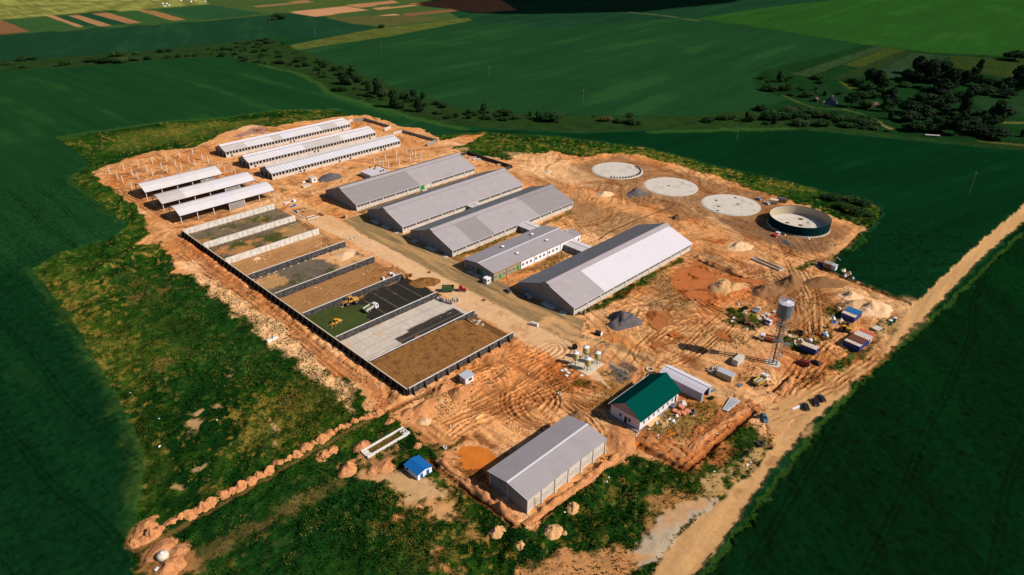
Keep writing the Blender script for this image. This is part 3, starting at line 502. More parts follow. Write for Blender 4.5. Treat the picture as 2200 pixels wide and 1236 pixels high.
for k, (an, wl) in enumerate(((0.0, 1.3), (.55, 1.5), (1.1, 1.3), (1.57, 1.6), (2.2, 1.4), (2.75, 1.5))):
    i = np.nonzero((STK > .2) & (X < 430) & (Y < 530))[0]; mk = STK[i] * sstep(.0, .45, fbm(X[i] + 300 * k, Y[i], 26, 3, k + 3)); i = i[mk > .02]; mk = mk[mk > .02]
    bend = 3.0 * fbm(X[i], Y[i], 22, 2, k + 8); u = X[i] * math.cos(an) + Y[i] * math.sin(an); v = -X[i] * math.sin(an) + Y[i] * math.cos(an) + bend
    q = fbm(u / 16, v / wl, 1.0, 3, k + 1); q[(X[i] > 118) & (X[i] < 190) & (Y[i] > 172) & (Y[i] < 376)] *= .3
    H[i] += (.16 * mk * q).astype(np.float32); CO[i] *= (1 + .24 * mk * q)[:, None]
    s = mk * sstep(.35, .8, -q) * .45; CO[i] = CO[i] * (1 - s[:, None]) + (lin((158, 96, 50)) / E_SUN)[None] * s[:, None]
ROUGHNESS = DM * (1 - np.isin(KL, (ROAD, ASPH, APRON)))
inbay = (X > 118) & (X < 190) & (Y > 172) & (Y < 376)
H += ROUGHNESS * np.where(inbay, .25, 1) * (.16 * fbm(X, Y, 3.2, 3, 1) + .22 * fbm(X, Y, 12, 3, 2) + .09 * N_fine)
near = sstep(620, 420, np.hypot(X, Y))
H += GR * near * (.62 * np.maximum(fbm(X, Y, 2.6, 3, 6), -.3) + .75 * fbm(X, Y, 14, 3, 7) + .5 * fbm(X, Y, 6, 2, 3))
for P_, an, sp in ((px((-300, 578), (70, 578), (150, 682), (250, 860), (314, 985), (300, 1100), (300, 1300), (-700, 1500)), 1.66, 21), (px((0, 270), (130, 298), (190, 352), (150, 378), (262, 476), (240, 510), (70, 578), (-300, 578)), 1.62, 15), (px((2700, 160), (2200, 500), (1985, 705), (1740, 945), (1640, 1090), (1490, 1260), (1300, 1500), (2900, 1700), (3000, 300)), .11, 26), (px((1250, 288), (1700, 278), (2050, 312), (2700, 330), (2200, 438), (1965, 650), (1760, 578), (1895, 460), (1640, 378)), -.85, 18)):
    i, w0 = region(P_, 1.0, 3); i, w0 = i[(X[i] < 424) & (Y[i] < 524)], w0[(X[i] < 424) & (Y[i] < 524)]
    v = -X[i] * math.sin(an) + Y[i] * math.cos(an) + 2.5 * fbm(X[i], Y[i], 60, 2, 3); d = np.abs((v + 400) % sp - sp / 2); tl = np.maximum(sstep(.55, .2, np.abs(d - .95)), 0) * w0
    CO[i] *= (1 - .3 * tl)[:, None]; H[i] -= (.15 * tl).astype(np.float32)
    q = fbm(X[i], Y[i], 1.5, 3, 7); CO[i] *= (1 + w0 * (.22 * q - .35 * sstep(.5, .85, -fbm(X[i], Y[i], 1.5, 2, 11))))[:, None]
cm = (KL == FIELD); H += cm * near * .55; H += cm * near * (.10 * fbm(X * 3, Y * .5, 3, 3, 2) + .12 * fbm(X, Y, 1.9, 2, 5))
for zm, p, wd, dz in ((Y4, ((690, 925), (800, 985), (950, 1070), (1075, 1128)), 2.2, -1.6), (Y4, ((1075, 1128), (1230, 985), (1400, 838), (1595, 675)), 1.8, -1.6), (Y6, ((110, 1065), (400, 925), (800, 700), (1160, 490), (1400, 350), (1690, 195)), 1.6, -.5), (Y5, ((200, 740), (330, 850), (520, 1000), (700, 1130), (820, 1215)), 1.8, -1.1),
                      (Y5, ((820, 1215), (1000, 1120), (1200, 980), (1420, 800), (1626, 650)), 1.8, -1.1), (Y8, ((20, 260), (200, 520), (420, 820), (560, 1010), (630, 1236)), 2.0, -.35), (WP, ((50, 60), (300, 210), (600, 330), (830, 390)), 2.5, -.5), (Y6, ((1700, 190), (1880, 100), (2000, 40)), 2.5, -.8),
                      (None, ((1852, 497), (1762, 578), (1850, 613), (1950, 650)), 1.4, -.5)):
    P = pts(zm, *p); iw = stroke(P, wd, 1.0, .4); lower(iw, dz)
    if dz != -.35: paint(iw, (126, 70, 34) if dz < -.7 else (112, 84, 44), .8, None, 0, .2)
# pit beside the yellow dump truck, hummocks in the left meadow
_q = region(pts(Y4, (1715, 505), (1862, 395), (1872, 408), (1752, 512)), .3, 1.5); lower(_q, -1.8); paint(_q, (180, 116, 62), .9)
for zm, p, wd, dz in ((Y8, ((230, 330), (400, 240), (560, 180), (650, 160)), 7, 1.3), (Y8, ((380, 430), (520, 520), (640, 640), (720, 760), (770, 880)), 10, 1.4), (Y8, ((360, 300), (560, 280), (760, 350), (900, 420)), 9, 1.1), (Y8, ((560, 760), (680, 780), (770, 860)), 8, 1.2), (Y8, ((640, 650), (800, 600), (960, 560)), 7, .8)):
    P = pts(zm, *p); iw = stroke(P, wd, wd * .9, 2); H[iw[0]] += iw[1] * dz * (.75 + .45 * N_mid[iw[0]])
for p in ((700, 775), (590, 385), (730, 355)): iw = region([(at(*Y8(*p))[0] + 5 * math.cos(t), at(*Y8(*p))[1] + 3 * math.sin(t)) for t in np.linspace(0, 6, 8)], 2, 3, 2); paint(iw, (120, 92, 50), .6)
iw = region(pts(Y6, (1720, 600), (1900, 570), (2020, 680), (1900, 740), (1740, 680)), 1.5, 7, .5); lower(iw, .35)
# spoil along the back of the silage bays
i = np.nonzero((X > 107) & (X < 119) & (Y > 172) & (Y < 378))[0]; t = (X[i] - 107) / 12
H[i] += (1.5 * np.exp(-((t - .72) / .2) ** 2) * (.55 + .6 * fbm(X[i], Y[i], 8, 4, 5) + .3 * N_fine[i])).astype(np.float32) * sstep(374, 362, Y[i])
for a, b in (((112.5, 176), (112.0, 372)), ((114.5, 176), (114.5, 300))):
    iw = stroke([a, b], 3.2, 2, 2, 1); paint(iw, (204, 138, 84), .6, None, 0, .3)
# puddles: the ground dips under a flat sheet of water
PUDDLES = []
def puddle(zm, pp, c, dip=.55, warp=1.5):
    P = pts(zm, *pp); iw = region(P, warp + .8, 3.5, 1.2); i, w0 = iw
    H[i] = H[i] * (1 - w0 * .8) - dip * w0 + .62 * w0 * (N_mid[i] + .5 * N_fine[i])
    iw2 = region(P, warp + 1, 9, 2.5); paint(iw2, (150, 84, 38), .75, None, 0, .25); paint(iw, (126, 68, 28), .8, None, 0, .2)
    PUDDLES.append((P, c))
ORG = (200, 112, 38)
puddle(Y5, ((385, 700), (430, 650), (520, 610), (600, 650), (660, 730), (760, 750), (700, 900), (600, 940), (500, 850), (430, 790)), ORG)
puddle(None, ((1470, 575), (1490, 560), (1503, 566), (1524, 577), (1550, 592), (1590, 598), (1605, 600), (1640, 603), (1632, 612), (1605, 607), (1560, 601), (1537, 604), (1521, 615), (1524, 628), (1536, 641), (1518, 648), (1492, 640), (1462, 622), (1450, 600)), (184, 104, 48), warp=3)
puddle(Z6, ((1700, 950), (1760, 900), (1860, 900), (1885, 990), (1800, 1050), (1730, 1020)), (170, 102, 52), warp=2.5)
puddle(Y4, ((935, 60), (960, 35), (1015, 40), (1020, 80), (970, 90)), (180, 100, 44)); puddle(Y4, ((1310, 50), (1390, 60), (1450, 100), (1400, 115), (1330, 90)), (178, 98, 40)); puddle(Y4, ((800, 150), (850, 115), (980, 110), (950, 130), (870, 150), (840, 185)), (168, 96, 48))
puddle(Z2, ((255, 268), (330, 228), (420, 190), (530, 178), (562, 200), (550, 240), (440, 245), (300, 275)), (178, 126, 98), .5); puddle(WG, ((1480, 690), (1560, 655), (1630, 660), (1610, 700), (1500, 735)), (224, 124, 28), .4, .4)
puddle(WG, ((1350, 860), (1560, 760), (1720, 740), (1600, 810), (1400, 880)), (220, 120, 30), .4, .4); puddle(Z7, ((1090, 650), (1140, 635), (1190, 650), (1140, 672)), (196, 104, 44), .4, .8)
puddle(WG, ((600, 1100), (760, 1000), (810, 1000), (780, 1050), (680, 1120)), (214, 112, 30), .4, .4)
puddle(Y4, ((1820, 195), (1880, 210), (1960, 245), (1920, 250), (1840, 225)), (170, 102, 48), .35)
# keep the ground below floors, slabs and roads level
for r in [rect(207.5, 303.5, a, b) for a, b in ((166.5, 200.5), (249, 284), (291.5, 325), (336.5, 370))] + [rect(197, 304, a, b) for a, b in ((485.5, 503), (451.5, 468), (420.5, 437.5))] + [rect(204, 270, 214.5, 236), rect(109.5, 147.5, 101.5, 118), rect(164, 189, 99.5, 113), rect(190, 204, 92, 112), rect(88, 108, 154, 160), rect(313, 324, 119, 140), rect(94, 101, 135, 142.5), rect(138.5, 144, 161.5, 166), rect(176, 188.5, 132.5, 144), rect(119, 176, 172.6, 248)] + \
         [[(cx + 20 * math.cos(t), cy + 20 * math.sin(t)) for t in np.linspace(0, 2 * math.pi, 25)[:-1]] for cx, cy in ((377.7, 271.5), (377.5, 227.8), (377, 184), (376.5, 140.7))]:
    i, w0 = region(r, 0, 3); H[i] *= (1 - w0 * .92)
H = np.minimum(H, 2.6)
jit = 1 + .10 * (_rs.rand(X.size) - .5) * (DM + GR); CO *= jit[:, None]
CO = np.clip(CO, .002, .75)

# ---- one sheet, cut into named pieces of ground that share its vertices' heights
gm = bpy.data.materials.new('ground_soil_and_grass'); gm.use_nodes = True
_n = gm.node_tree; _b = _n.nodes['Principled BSDF']; _b.inputs['Roughness'].default_value = .95; _b.inputs['Specular IOR Level'].default_value = 0.0
_a = _n.nodes.new('ShaderNodeAttribute'); _a.attribute_name = 'soil'
_t = _n.nodes.new('ShaderNodeTexCoord'); _v = []
for sc, lo, hi in ((3.1, .72, 1.28), (.45, .86, 1.14)):
    q = _n.nodes.new('ShaderNodeTexNoise'); q.inputs['Scale'].default_value = sc; q.inputs['Detail'].default_value = 6; q.inputs['Roughness'].default_value = .7; _n.links.new(_t.outputs['Object'], q.inputs['Vector'])
    m_ = _n.nodes.new('ShaderNodeMapRange'); m_.inputs[1].default_value = .3; m_.inputs[2].default_value = .7; m_.inputs[3].default_value = lo; m_.inputs[4].default_value = hi; _n.links.new(q.outputs[0], m_.inputs[0]); _v.append((q, m_))
_m = _n.nodes.new('ShaderNodeMath'); _m.operation = 'MULTIPLY'; _n.links.new(_v[0][1].outputs[0], _m.inputs[0]); _n.links.new(_v[1][1].outputs[0], _m.inputs[1])
_s = _n.nodes.new('ShaderNodeVectorMath'); _s.operation = 'SCALE'; _n.links.new(_a.outputs['Color'], _s.inputs[0]); _n.links.new(_m.outputs[0], _s.inputs['Scale']); _n.links.new(_s.outputs[0], _b.inputs['Base Color'])
_p = _n.nodes.new('ShaderNodeBump'); _p.inputs['Strength'].default_value = .8; _p.inputs['Distance'].default_value = .35; _n.links.new(_v[0][0].outputs[0], _p.inputs['Height']); _n.links.new(_p.outputs[0], _b.inputs['Normal'])
FI = (np.arange(NX - 1)[:, None] * NY + np.arange(NY - 1)[None, :]).ravel()
F4 = np.stack([FI, FI + NY, FI + NY + 1, FI + 1], 1)
keep = (X[FI] + Y[FI] > 95) & (X[FI] > -700) & (Y[FI] > -700); F4 = F4[keep]; FK = KL[F4[:, 0]]
def sheet(name, faces, m=gm):
    u, inv = np.unique(faces, return_inverse=True); n = len(u); fc = len(faces)
    me = bpy.data.meshes.new(name); me.vertices.add(n); me.loops.add(fc * 4); me.polygons.add(fc)
    me.vertices.foreach_set('co', np.stack([X[u], Y[u], H[u]], 1).astype(np.float32).ravel())
    me.loops.foreach_set('vertex_index', inv.ravel().astype(np.int32)); me.polygons.foreach_set('loop_start', np.arange(fc, dtype=np.int32) * 4)
    me.polygons.foreach_set('use_smooth', np.ones(fc, bool)); me.update(calc_edges=True)
    at_ = me.attributes.new('soil', 'FLOAT_COLOR', 'POINT'); at_.data.foreach_set('color', np.concatenate([CO[u], np.ones((n, 1))], 1).astype(np.float32).ravel())
    me.materials.append(m); o = bpy.data.objects.new(name, me); COL.objects.link(o); o['kind'] = 'structure'
    return o
fx, fy = X[F4[:, 0]], Y[F4[:, 0]]
for nm, sel in (('crop_field', FK == FIELD), ('meadow', FK == MEADOW), ('ground', FK == EARTH), ('dirt_road', FK == ROAD), ('asphalt_road', FK == ASPH), ('pavement', FK == APRON), ('farm_plots', FK == PLOT), ('scrubland', FK == STRIP)):
    if sel.any(): sheet(nm, F4[sel])
def ground_z(x, y):
    i = np.clip(np.searchsorted(GX, x) - 1, 0, NX - 2); j = np.clip(np.searchsorted(GY, y) - 1, 0, NY - 2)
    return float(H[i * NY + j])
# the puddles' water
for P, c in PUDDLES:
    wm = mat('muddy_water_%d_%d_%d' % c, alb(c, .95), rough=.18, var=.16, scale=.22, spec=.25)
    cx, cy = np.mean(P, 0); b = MB(); Q = [(cx + (x - cx) * 1.12, cy + (y - cy) * 1.12) for x, y in P]
    b.add([(x, y, -.22) for x, y in Q], [tuple(range(len(Q)))]); o = b.build('puddle_water', wm); o['kind'] = 'structure'
# ================================================================== BUILDINGS
M_CONC = mat('weathered_concrete', alb((206, 192, 176)), var=.14, scale=.9, dirt=alb((150, 136, 116)), dirt_amt=.55, dirt_scale=.5)
M_CONC_D = mat('shade_darkened_concrete', alb((146, 138, 130)), var=.16, scale=.8, dirt=alb((104, 96, 86)), dirt_amt=.6, dirt_scale=.4)  # grey concrete, darkened further so the gables look shaded
M_PANEL = mat('pale_concrete_panel', alb((216, 204, 190)), var=.16, scale=.7, stripes=(0, 2.75, .22), dirt=alb((150, 138, 112)), dirt_amt=.7, dirt_scale=.45)
M_TAR = mat('tar_coated_concrete', alb((46, 44, 44)), rough=.6, var=.35, scale=1.2, stripes=(0, 2.75, -.6), dirt=alb((130, 124, 116)), dirt_amt=.55, dirt_scale=1.1)
M_TARB = mat('black_tar_paint', alb((34, 32, 34)), rough=.55, var=.3, scale=1)
M_WHITEC = mat('white_coping', alb((222, 212, 202)), var=.08)
M_RF_GREY = mat('grey_profiled_roof', alb((168, 159, 158), 1.2), rough=.5, var=.05, scale=.2, stripes=(0, 1.15, .15), spec=.3, dirt=alb((140, 132, 126), 1.2), dirt_amt=.14, dirt_scale=.12)
M_RF_MID = mat('mid_grey_profiled_roof', alb((160, 150, 147), 1.2), rough=.5, var=.05, scale=.2, stripes=(0, 1.15, .15), spec=.3, dirt=alb((140, 132, 126), 1.2), dirt_amt=.14, dirt_scale=.12)
M_RF_PALE = mat('pale_grey_profiled_roof', alb((182, 171, 169), 1.2), rough=.5, var=.05, scale=.2, stripes=(0, 1.15, .13), spec=.3, dirt=alb((140, 132, 126), 1.2), dirt_amt=.14, dirt_scale=.12)
M_RF_WHITE = mat('white_profiled_roof', alb((230, 221, 223), 1.2), rough=.45, var=.02, scale=.2, stripes=(0, 1.15, .06), spec=.3, dirt=alb((140, 132, 126), 1.2), dirt_amt=.04, dirt_scale=.12)
M_RF_SHADED = mat('grey_profiled_roof_shaded', alb((104, 104, 107), 1.0), rough=.5, var=.06, scale=.2, stripes=(0, 1.15, .15), spec=.3, dirt=alb((140, 132, 126), 1.2), dirt_amt=.14, dirt_scale=.12)  # the same grey roof darkened, shade of the far slopes put into colour
M_RF_FIB = mat('pale_sheet_roof', alb((226, 216, 212), 1.15), rough=.6, var=.06, scale=.3, stripes=(0, 1.1, .05), dirt=alb((196, 184, 172)), dirt_amt=.4, dirt_scale=.15)
M_RF_FIB2 = mat('aged_sheet_roof', alb((200, 190, 182), 1.15), rough=.7, var=.08, scale=.4, stripes=(0, 1.1, .05), dirt=alb((172, 158, 140)), dirt_amt=.5, dirt_scale=.2)
M_RF_RIB = mat('ribbed_white_roof', alb((226, 220, 222), 1.15), rough=.5, var=.05, scale=.3, stripes=(0, 2.4, .35))
M_GLASS = mat('dark_window_glass', alb((52, 54, 60)), rough=.12, var=.1, spec=.5)
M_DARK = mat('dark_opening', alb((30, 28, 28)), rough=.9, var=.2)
M_DOOR = mat('grey_sliding_door', alb((130, 134, 140)), rough=.55, var=.12, stripes=(1, .9, .12))
M_WHITE = mat('white_render', alb((236, 230, 232)), rough=.7, var=.04, scale=.6)
M_OLIVE = mat('olive_render', alb((150, 138, 102)), rough=.9, var=.08, scale=.6)
M_GREEN = mat('green_door_paint', alb((22, 132, 60)), rough=.5, var=.1)
M_STEELW = mat('pale_steel', alb((206, 206, 204)), rough=.45, var=.1)
M_GALV = mat('galvanised_steel', alb((140, 146, 150)), rough=.4, metal=.3, var=.15, scale=2)
M_TRIM = mat('roof_edge_flashing', alb((214, 210, 210), 1.1), rough=.5, var=.05)

def slope(b, x0, x1, y0, z0, y1, z1, t=.12):
    """one roof plane with thickness, between an eave line and an upper line"""
    b.hull([(x0, y0, z0), (x0, y1, z1), (x0, y1, z1 - t), (x0, y0, z0 - t)], [(x1, y0, z0), (x1, y1, z1), (x1, y1, z1 - t), (x1, y0, z0 - t)])
def win_wall(root, x0, n, step, y, sill, head, top, per, mwall, edge=.55, glass=M_GLASS, skip=(), frame=M_WHITEC, name='wall', x1=None):
    """long wall facing -y with a strip of windows under the eave; panes are parts of their own"""
    mu = .14 if glass is M_GLASS else .3
    b = MB(); t = .28; L = x1 or x0 + n * step
    b.box(x0, L, y, y + t, 0, sill); b.box(x0, L, y, y + t, head, top)
    wn = []
    for i in range(n):
        a = x0 + i * step; c = a + step
        b.box(a - .001, a + edge, y + .003, y + t, sill, head); b.box(c - edge, c - .002, y + .003, y + t, sill, head)
        ww = (step - 2 * edge) / per
        for k in range(per):
            p = a + edge + k * ww
            if k: b.box(p - mu, p + mu, y + .003, y + t, sill, head)
            if (i, k) in skip: b.box(p, p + ww, y + .006, y + t, sill, head)
            else: wn.append((p + mu, p + ww - mu))
        b.box(a - .2, a + .2, y - .14, y - .002, 0, top - .05)          # pilaster
    b.box(L - .2, L + .2, y - .14, y - .002, 0, top - .05)
    b.build(name, mwall, root)
    if wn:
        g = MB(); w_ = wn[0][1] - wn[0][0]; g.box(0, w_, .10, .16, sill, head); f = MB()
        f.box(w_ * .47, w_ * .53, .07, .095, sill, head)
        me = g.mesh('window', glass); mf = f.mesh('window_frame', frame)
        for p, q in wn:
            o = bpy.data.objects.new('window', me); COL.objects.link(o); o.parent = root; o.location = (p, y, 0)
            if glass is M_GLASS: o2 = bpy.data.objects.new('window_frame', mf); COL.objects.link(o2); o2.parent = o

# ---- the five wide barns with ridge vents (10 bays of 9.57 m)
def big_barn(y0, y1, label, roofs, right_walls=True, skips=(), ramps=(), gaps=(), green=None):
    X0, L = 207.6, 95.7; W = y1 - y0; r = empty('cattle_barn', (X0, y0), 0, label, 'barn', 'wide grey-roofed barns of the farm')
    ev, hi, pk, c = 4.15, 9.55, 10.75, W / 2; hw = 2.3
    win_wall(r, 0, 10, 9.57, 0, 2.15, 3.7, 4.0, 4, M_CONC, skip=skips)
    b = MB(); b.box(0, L, W - .28, W, 0, 4.0); b.build('wall', M_CONC, r)
    for gx in (0, L - .3):
        b = MB(); b.prism_x([(.3, 0), (W - .3, 0), (W - .3, 3.95), (c + hw + .4, hi - .15), (c + hw - .1, hi + .25), (c, pk - .3), (c - hw + .1, hi + .25), (c - hw - .4, hi - .15), (.3, 3.95)], gx, gx + .3)
        if gx == 0:
            for yy in (.15, W * .2, W * .4, W * .6, W * .8, W - .45): b.box(-.16, -.003, yy, yy + .4, 0, min(hi, 4 + (min(yy, W - yy) / (c - hw)) * 5.2))
        b.build('gable_wall', M_CONC_D, r)
    for f0, f1, z1 in ((.07, .13, 2.6), (.26, .36, 3.6), (.45, .55, 4.2), (.64, .74, 3.6), (.87, .92, 2.6)):
        d = MB(); d.box(-.10, -.004, W * f0, W * f1, .05, z1); d.build('door', M_DOOR, r)
    for f0, f1 in ramps:
        d = MB(); d.prism_y([(-3.2, -.1), (-.2, -.1), (-.2, .35), (-3.2, .12)], W * f0, W * f1); d.build('ramp', M_CONC, r)
    for a, e, m in roofs[0]:
        b = MB(); slope(b, a, e, -.55, ev - .06, c - hw + .3, hi + .05); b.build('roof_panel', m, r)
    b = MB(); slope(b, -.5, L + .5, W + .55, ev - .06, c + hw - .3, hi + .05); b.build('roof_panel', M_RF_SHADED, r)
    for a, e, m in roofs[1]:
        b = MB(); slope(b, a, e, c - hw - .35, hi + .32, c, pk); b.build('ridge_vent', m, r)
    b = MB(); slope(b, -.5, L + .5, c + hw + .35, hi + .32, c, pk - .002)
    b.build('ridge_vent', M_RF_SHADED, r)
    b = MB()
    for k in range(11): b.box(k * 9.57 - .05, k * 9.57 + .1, c - hw, c - hw + .2, hi - .1, hi + .35); b.box(k * 9.57 - .05, k * 9.57 + .1, c + hw - .2, c + hw, hi - .1, hi + .35)
    b.build('vent_bracket', M_TRIM, r)
    b = MB(); b.box(-.56, L + .56, -.68, -.56, ev - .3, ev - .04); b.build('gutter', M_TRIM, r)
    b = MB()
    for s, e in ((-.6, c - hw + .2), (W + .6, c + hw - .2)): b.bar((-.56, s, ev), (-.56, e, hi + .1), .12, .22)
    b.build('verge_trim', M_TRIM, r)
    if green:
        d = MB(); d.box(green[0], green[1], -.1, -.004, .1, 3.1); o = d.build('door', M_GREEN, r); o['label'] = 'bright green sliding door'
        d = MB(); d.box(green[0] + .3, green[1] + .6, -2.4, -.2, .0, .35); d.build('ramp', M_CONC, r)
    return r
allw = lambda m: [(-.5, 96.2, m)]
big_barn(336.3, 370.0, 'grey-roofed barn with a bright green sliding door in its long wall', ([(-.5, 48, M_RF_MID), (48.003, 96.2, M_RF_PALE)], allw(M_RF_PALE)), skips=[(5, k) for k in range(4)] , green=(48.3, 51.6))
big_barn(291.3, 325.0, 'grey-roofed barn between the green-doored barn and the patchy-roofed barn', (allw(M_RF_PALE), allw(M_RF_PALE)), ramps=((.06, .14), (.3, .5), (.62, .8)), skips=[(5, 1), (5, 2), (5, 3)])
big_barn(249.0, 284.0, 'barn whose grey roof is patched in four lighter and darker fields', ([(-.5, 14.5, M_RF_PALE), (14.503, 30, M_RF_MID), (30.003, 66, M_RF_PALE), (66.003, 96.2, M_RF_MID)], [(-.5, 64, M_RF_PALE), (64.003, 96.2, M_RF_MID)]), ramps=((.06, .16), (.34, .56), (.8, .9)), skips=[(5, 1), (5, 2)])
big_barn(166.5, 200.3, 'wide barn with most of its sunny roof slope brilliant white', ([(-.5, 21.5, M_RF_PALE), (21.503, 96.2, M_RF_WHITE)], allw(M_RF_PALE)), ramps=((.1, .2), (.3, .52), (.72, .86)))

# ---- milking parlour, annex and link corridors
P = empty('milking_parlour', (204.3, 214.6), 0, 'low grey-roofed service building with a white and olive wall and four roof vents', 'building')
b = MB(); b.box(0, 18.8, 0, .3, 0, 4.9); b.build('wall', M_OLIVE, P)['label'] = 'olive rendered stretch of wall'
b = MB(); b.box(18.803, 59, -.03, .3, 0, 4.9); b.build('wall', M_WHITE, P)['label'] = 'white rendered stretch of wall'
b = MB(); b.box(18.7, 18.95, -.12, -.04, 0, 4.8)
for xx in (8.6, 28.6, 38.4, 48.6): b.box(xx, xx + .2, -.14, -.04, 0, 4.8)
b.build('downpipe', M_TARB, P)
b = MB(); b.box(0, 59, 21.1, 21.4, 0, 4.9); b.build('wall', M_CONC, P)
for gx in (0, 58.7):
    b = MB(); b.prism_x([(.31, 0), (21.09, 0), (21.09, 4.9), (10.7, 6.4), (.31, 4.9)], gx, gx + .3); b.build('gable_wall', M_CONC_D, P)
b = MB(); b.box(-.1, -.004, 8.2, 10.6, .1, 3.4); b.build('door', M_GREEN, P)
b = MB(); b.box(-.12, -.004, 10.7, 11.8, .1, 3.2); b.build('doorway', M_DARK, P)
for y0, y1 in ((14, 15.2), (18, 18.8)): b = MB(); b.box(-.08, -.004, y0, y1, 1.6, 2.8); b.build('window', M_GLASS, P)
b = MB(); b.box(-3, -.2, 8, 12, 0, .3); b.build('ramp', M_CONC, P); b = MB(); b.box(-2.5, -.2, 13.5, 16.5, 0, .25); b.build('ramp', M_CONC, P)
for xx in (1.4, 7.0, 11, 13.8, 20.4, 23.3, 26.1, 30, 33.1, 36, 40, 43, 46):
    f = MB(); f.box(xx - .7, xx + .7, -.09, -.035, 1.5, 3.0); fo = f.build('window', M_WHITEC, P)
    g = MB(); g.box(xx - .6, xx - .05, -.11, -.093, 1.6, 2.9); g.box(xx + .05, xx + .6, -.11, -.093, 1.6, 2.9); g.build('pane', M_GLASS, fo)
for xx in (4.3, 16.8): b = MB(); b.box(xx - .6, xx + .6, -.10, -.004, .1, 2.5 if xx < 9 else 3); b.build('door', M_GREEN, P)
b = MB(); slope(b, -.6, 59.6, -.6, 5.0, 10.68, 6.6); b.build('roof_panel', M_RF_PALE, P)
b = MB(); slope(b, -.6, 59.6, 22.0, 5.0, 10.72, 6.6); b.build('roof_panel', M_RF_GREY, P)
b = MB(); b.prism_x([(10.3, 6.52), (11.1, 6.52), (11.1, 6.62), (10.7, 6.72), (10.3, 6.62)], -.65, 59.65); b.build('ridge_cap', M_TRIM, P)
b = MB(); b.box(-.6, 59.6, -.75, -.62, 4.7, 4.98); b.build('gutter', mat('rusty_gutter', alb((170, 120, 90)), var=.15), P)
for zp in ((470, 357), (718, 252), (592, 412), (840, 303)):
    q = at(*Z6(*zp), 6.0); lx, ly = q[0] - 204.3, q[1] - 214.6; rz = 5.0 + 1.6 * (1 - abs(ly - 10.7) / 11.3)
    v = MB(); v.box(lx - .55, lx + .55, ly - .55, ly + .55, rz - .2, rz + .5); vo = v.build('roof_vent', M_DARK, P)
    v = MB(); v.lathe([(.95, 0), (1.0, .08), (.5, .4), (.05, .48)], (lx, ly, rz + .5), 12); v.build('vent_cowl', M_WHITE, vo)
A = empty('annex_building', (263.9, 214.6), 0, 'small flat-fronted annex behind the far end of the low service building', 'building')
b = MB(); b.box(0, 5.6, 0, 6.4, 0, 4.3); b.build('wall', M_WHITE, A)
for xx in (1.2, 3.6): b = MB(); b.box(xx, xx + 1.1, -.08, -.004, 1.0, 2.7); b.build('window', M_GLASS, A)
b = MB(); b.box(5.604, 5.68, 1.5, 2.7, .1, 2.6); b.build('door', M_DARK, A)
b = MB(); b.hull([(-.3, -.4, 4.5), (6, -.4, 4.5), (6, 6.9, 5.6), (-.3, 6.9, 5.6)], [(-.3, -.4, 4.62), (6, -.4, 4.62), (6, 6.9, 5.72), (-.3, 6.9, 5.72)]); b.build('roof', M_RF_GREY, A)
b = MB(); b.box(.2, .9, 6.0, 6.8, 5.3, 6.6); b.box(1.5, 2.2, 6.0, 6.8, 5.3, 6.4); b.build('chimney', M_CONC, A)
for x0, x1, y0, y1, lb, m in ((256, 264, 199.9, 214.3, 'covered link corridor between the low service building and the white-roofed barn', M_RF_FIB), (256.3, 264.3, 236.3, 250.2, 'covered link corridor between the low service building and the patchy-roofed barn', M_RF_FIB), (255.6, 262.4, 283.8, 291.2, 'short covered link between the two middle barns', M_RF_FIB)):
    k = empty('link_corridor', (x0, y0), 0, lb, 'corridor', 'covered link corridors between the barns'); L_, W_ = y1 - y0, x1 - x0
    b = MB(); b.box(0, .25, 0, L_, 0, 3.0); b.box(W_ - .25, W_, 0, L_, 0, 3.0); b.build('wall', M_CONC_D, k)
    b = MB()
    for yy in np.arange(2.5, L_ - 1.5, 4.2): b.box(-.06, -.004, yy, yy + 1.0, 1.3, 2.2)
    b.build('window', M_GLASS, k)
    b = MB(); b.prism_y([(-.4, 3.02), (W_ / 2, 3.65), (W_ + .4, 3.02), (W_ + .4, 3.14), (W_ / 2, 3.77), (-.4, 3.14)], .05, L_ - .05); b.build('roof', m, k)
    b = MB(); b.box(W_ / 2 - .12, W_ / 2 + .12, .02, L_ - .02, 3.72, 3.84); b.build('ridge_cap', M_TARB, k)

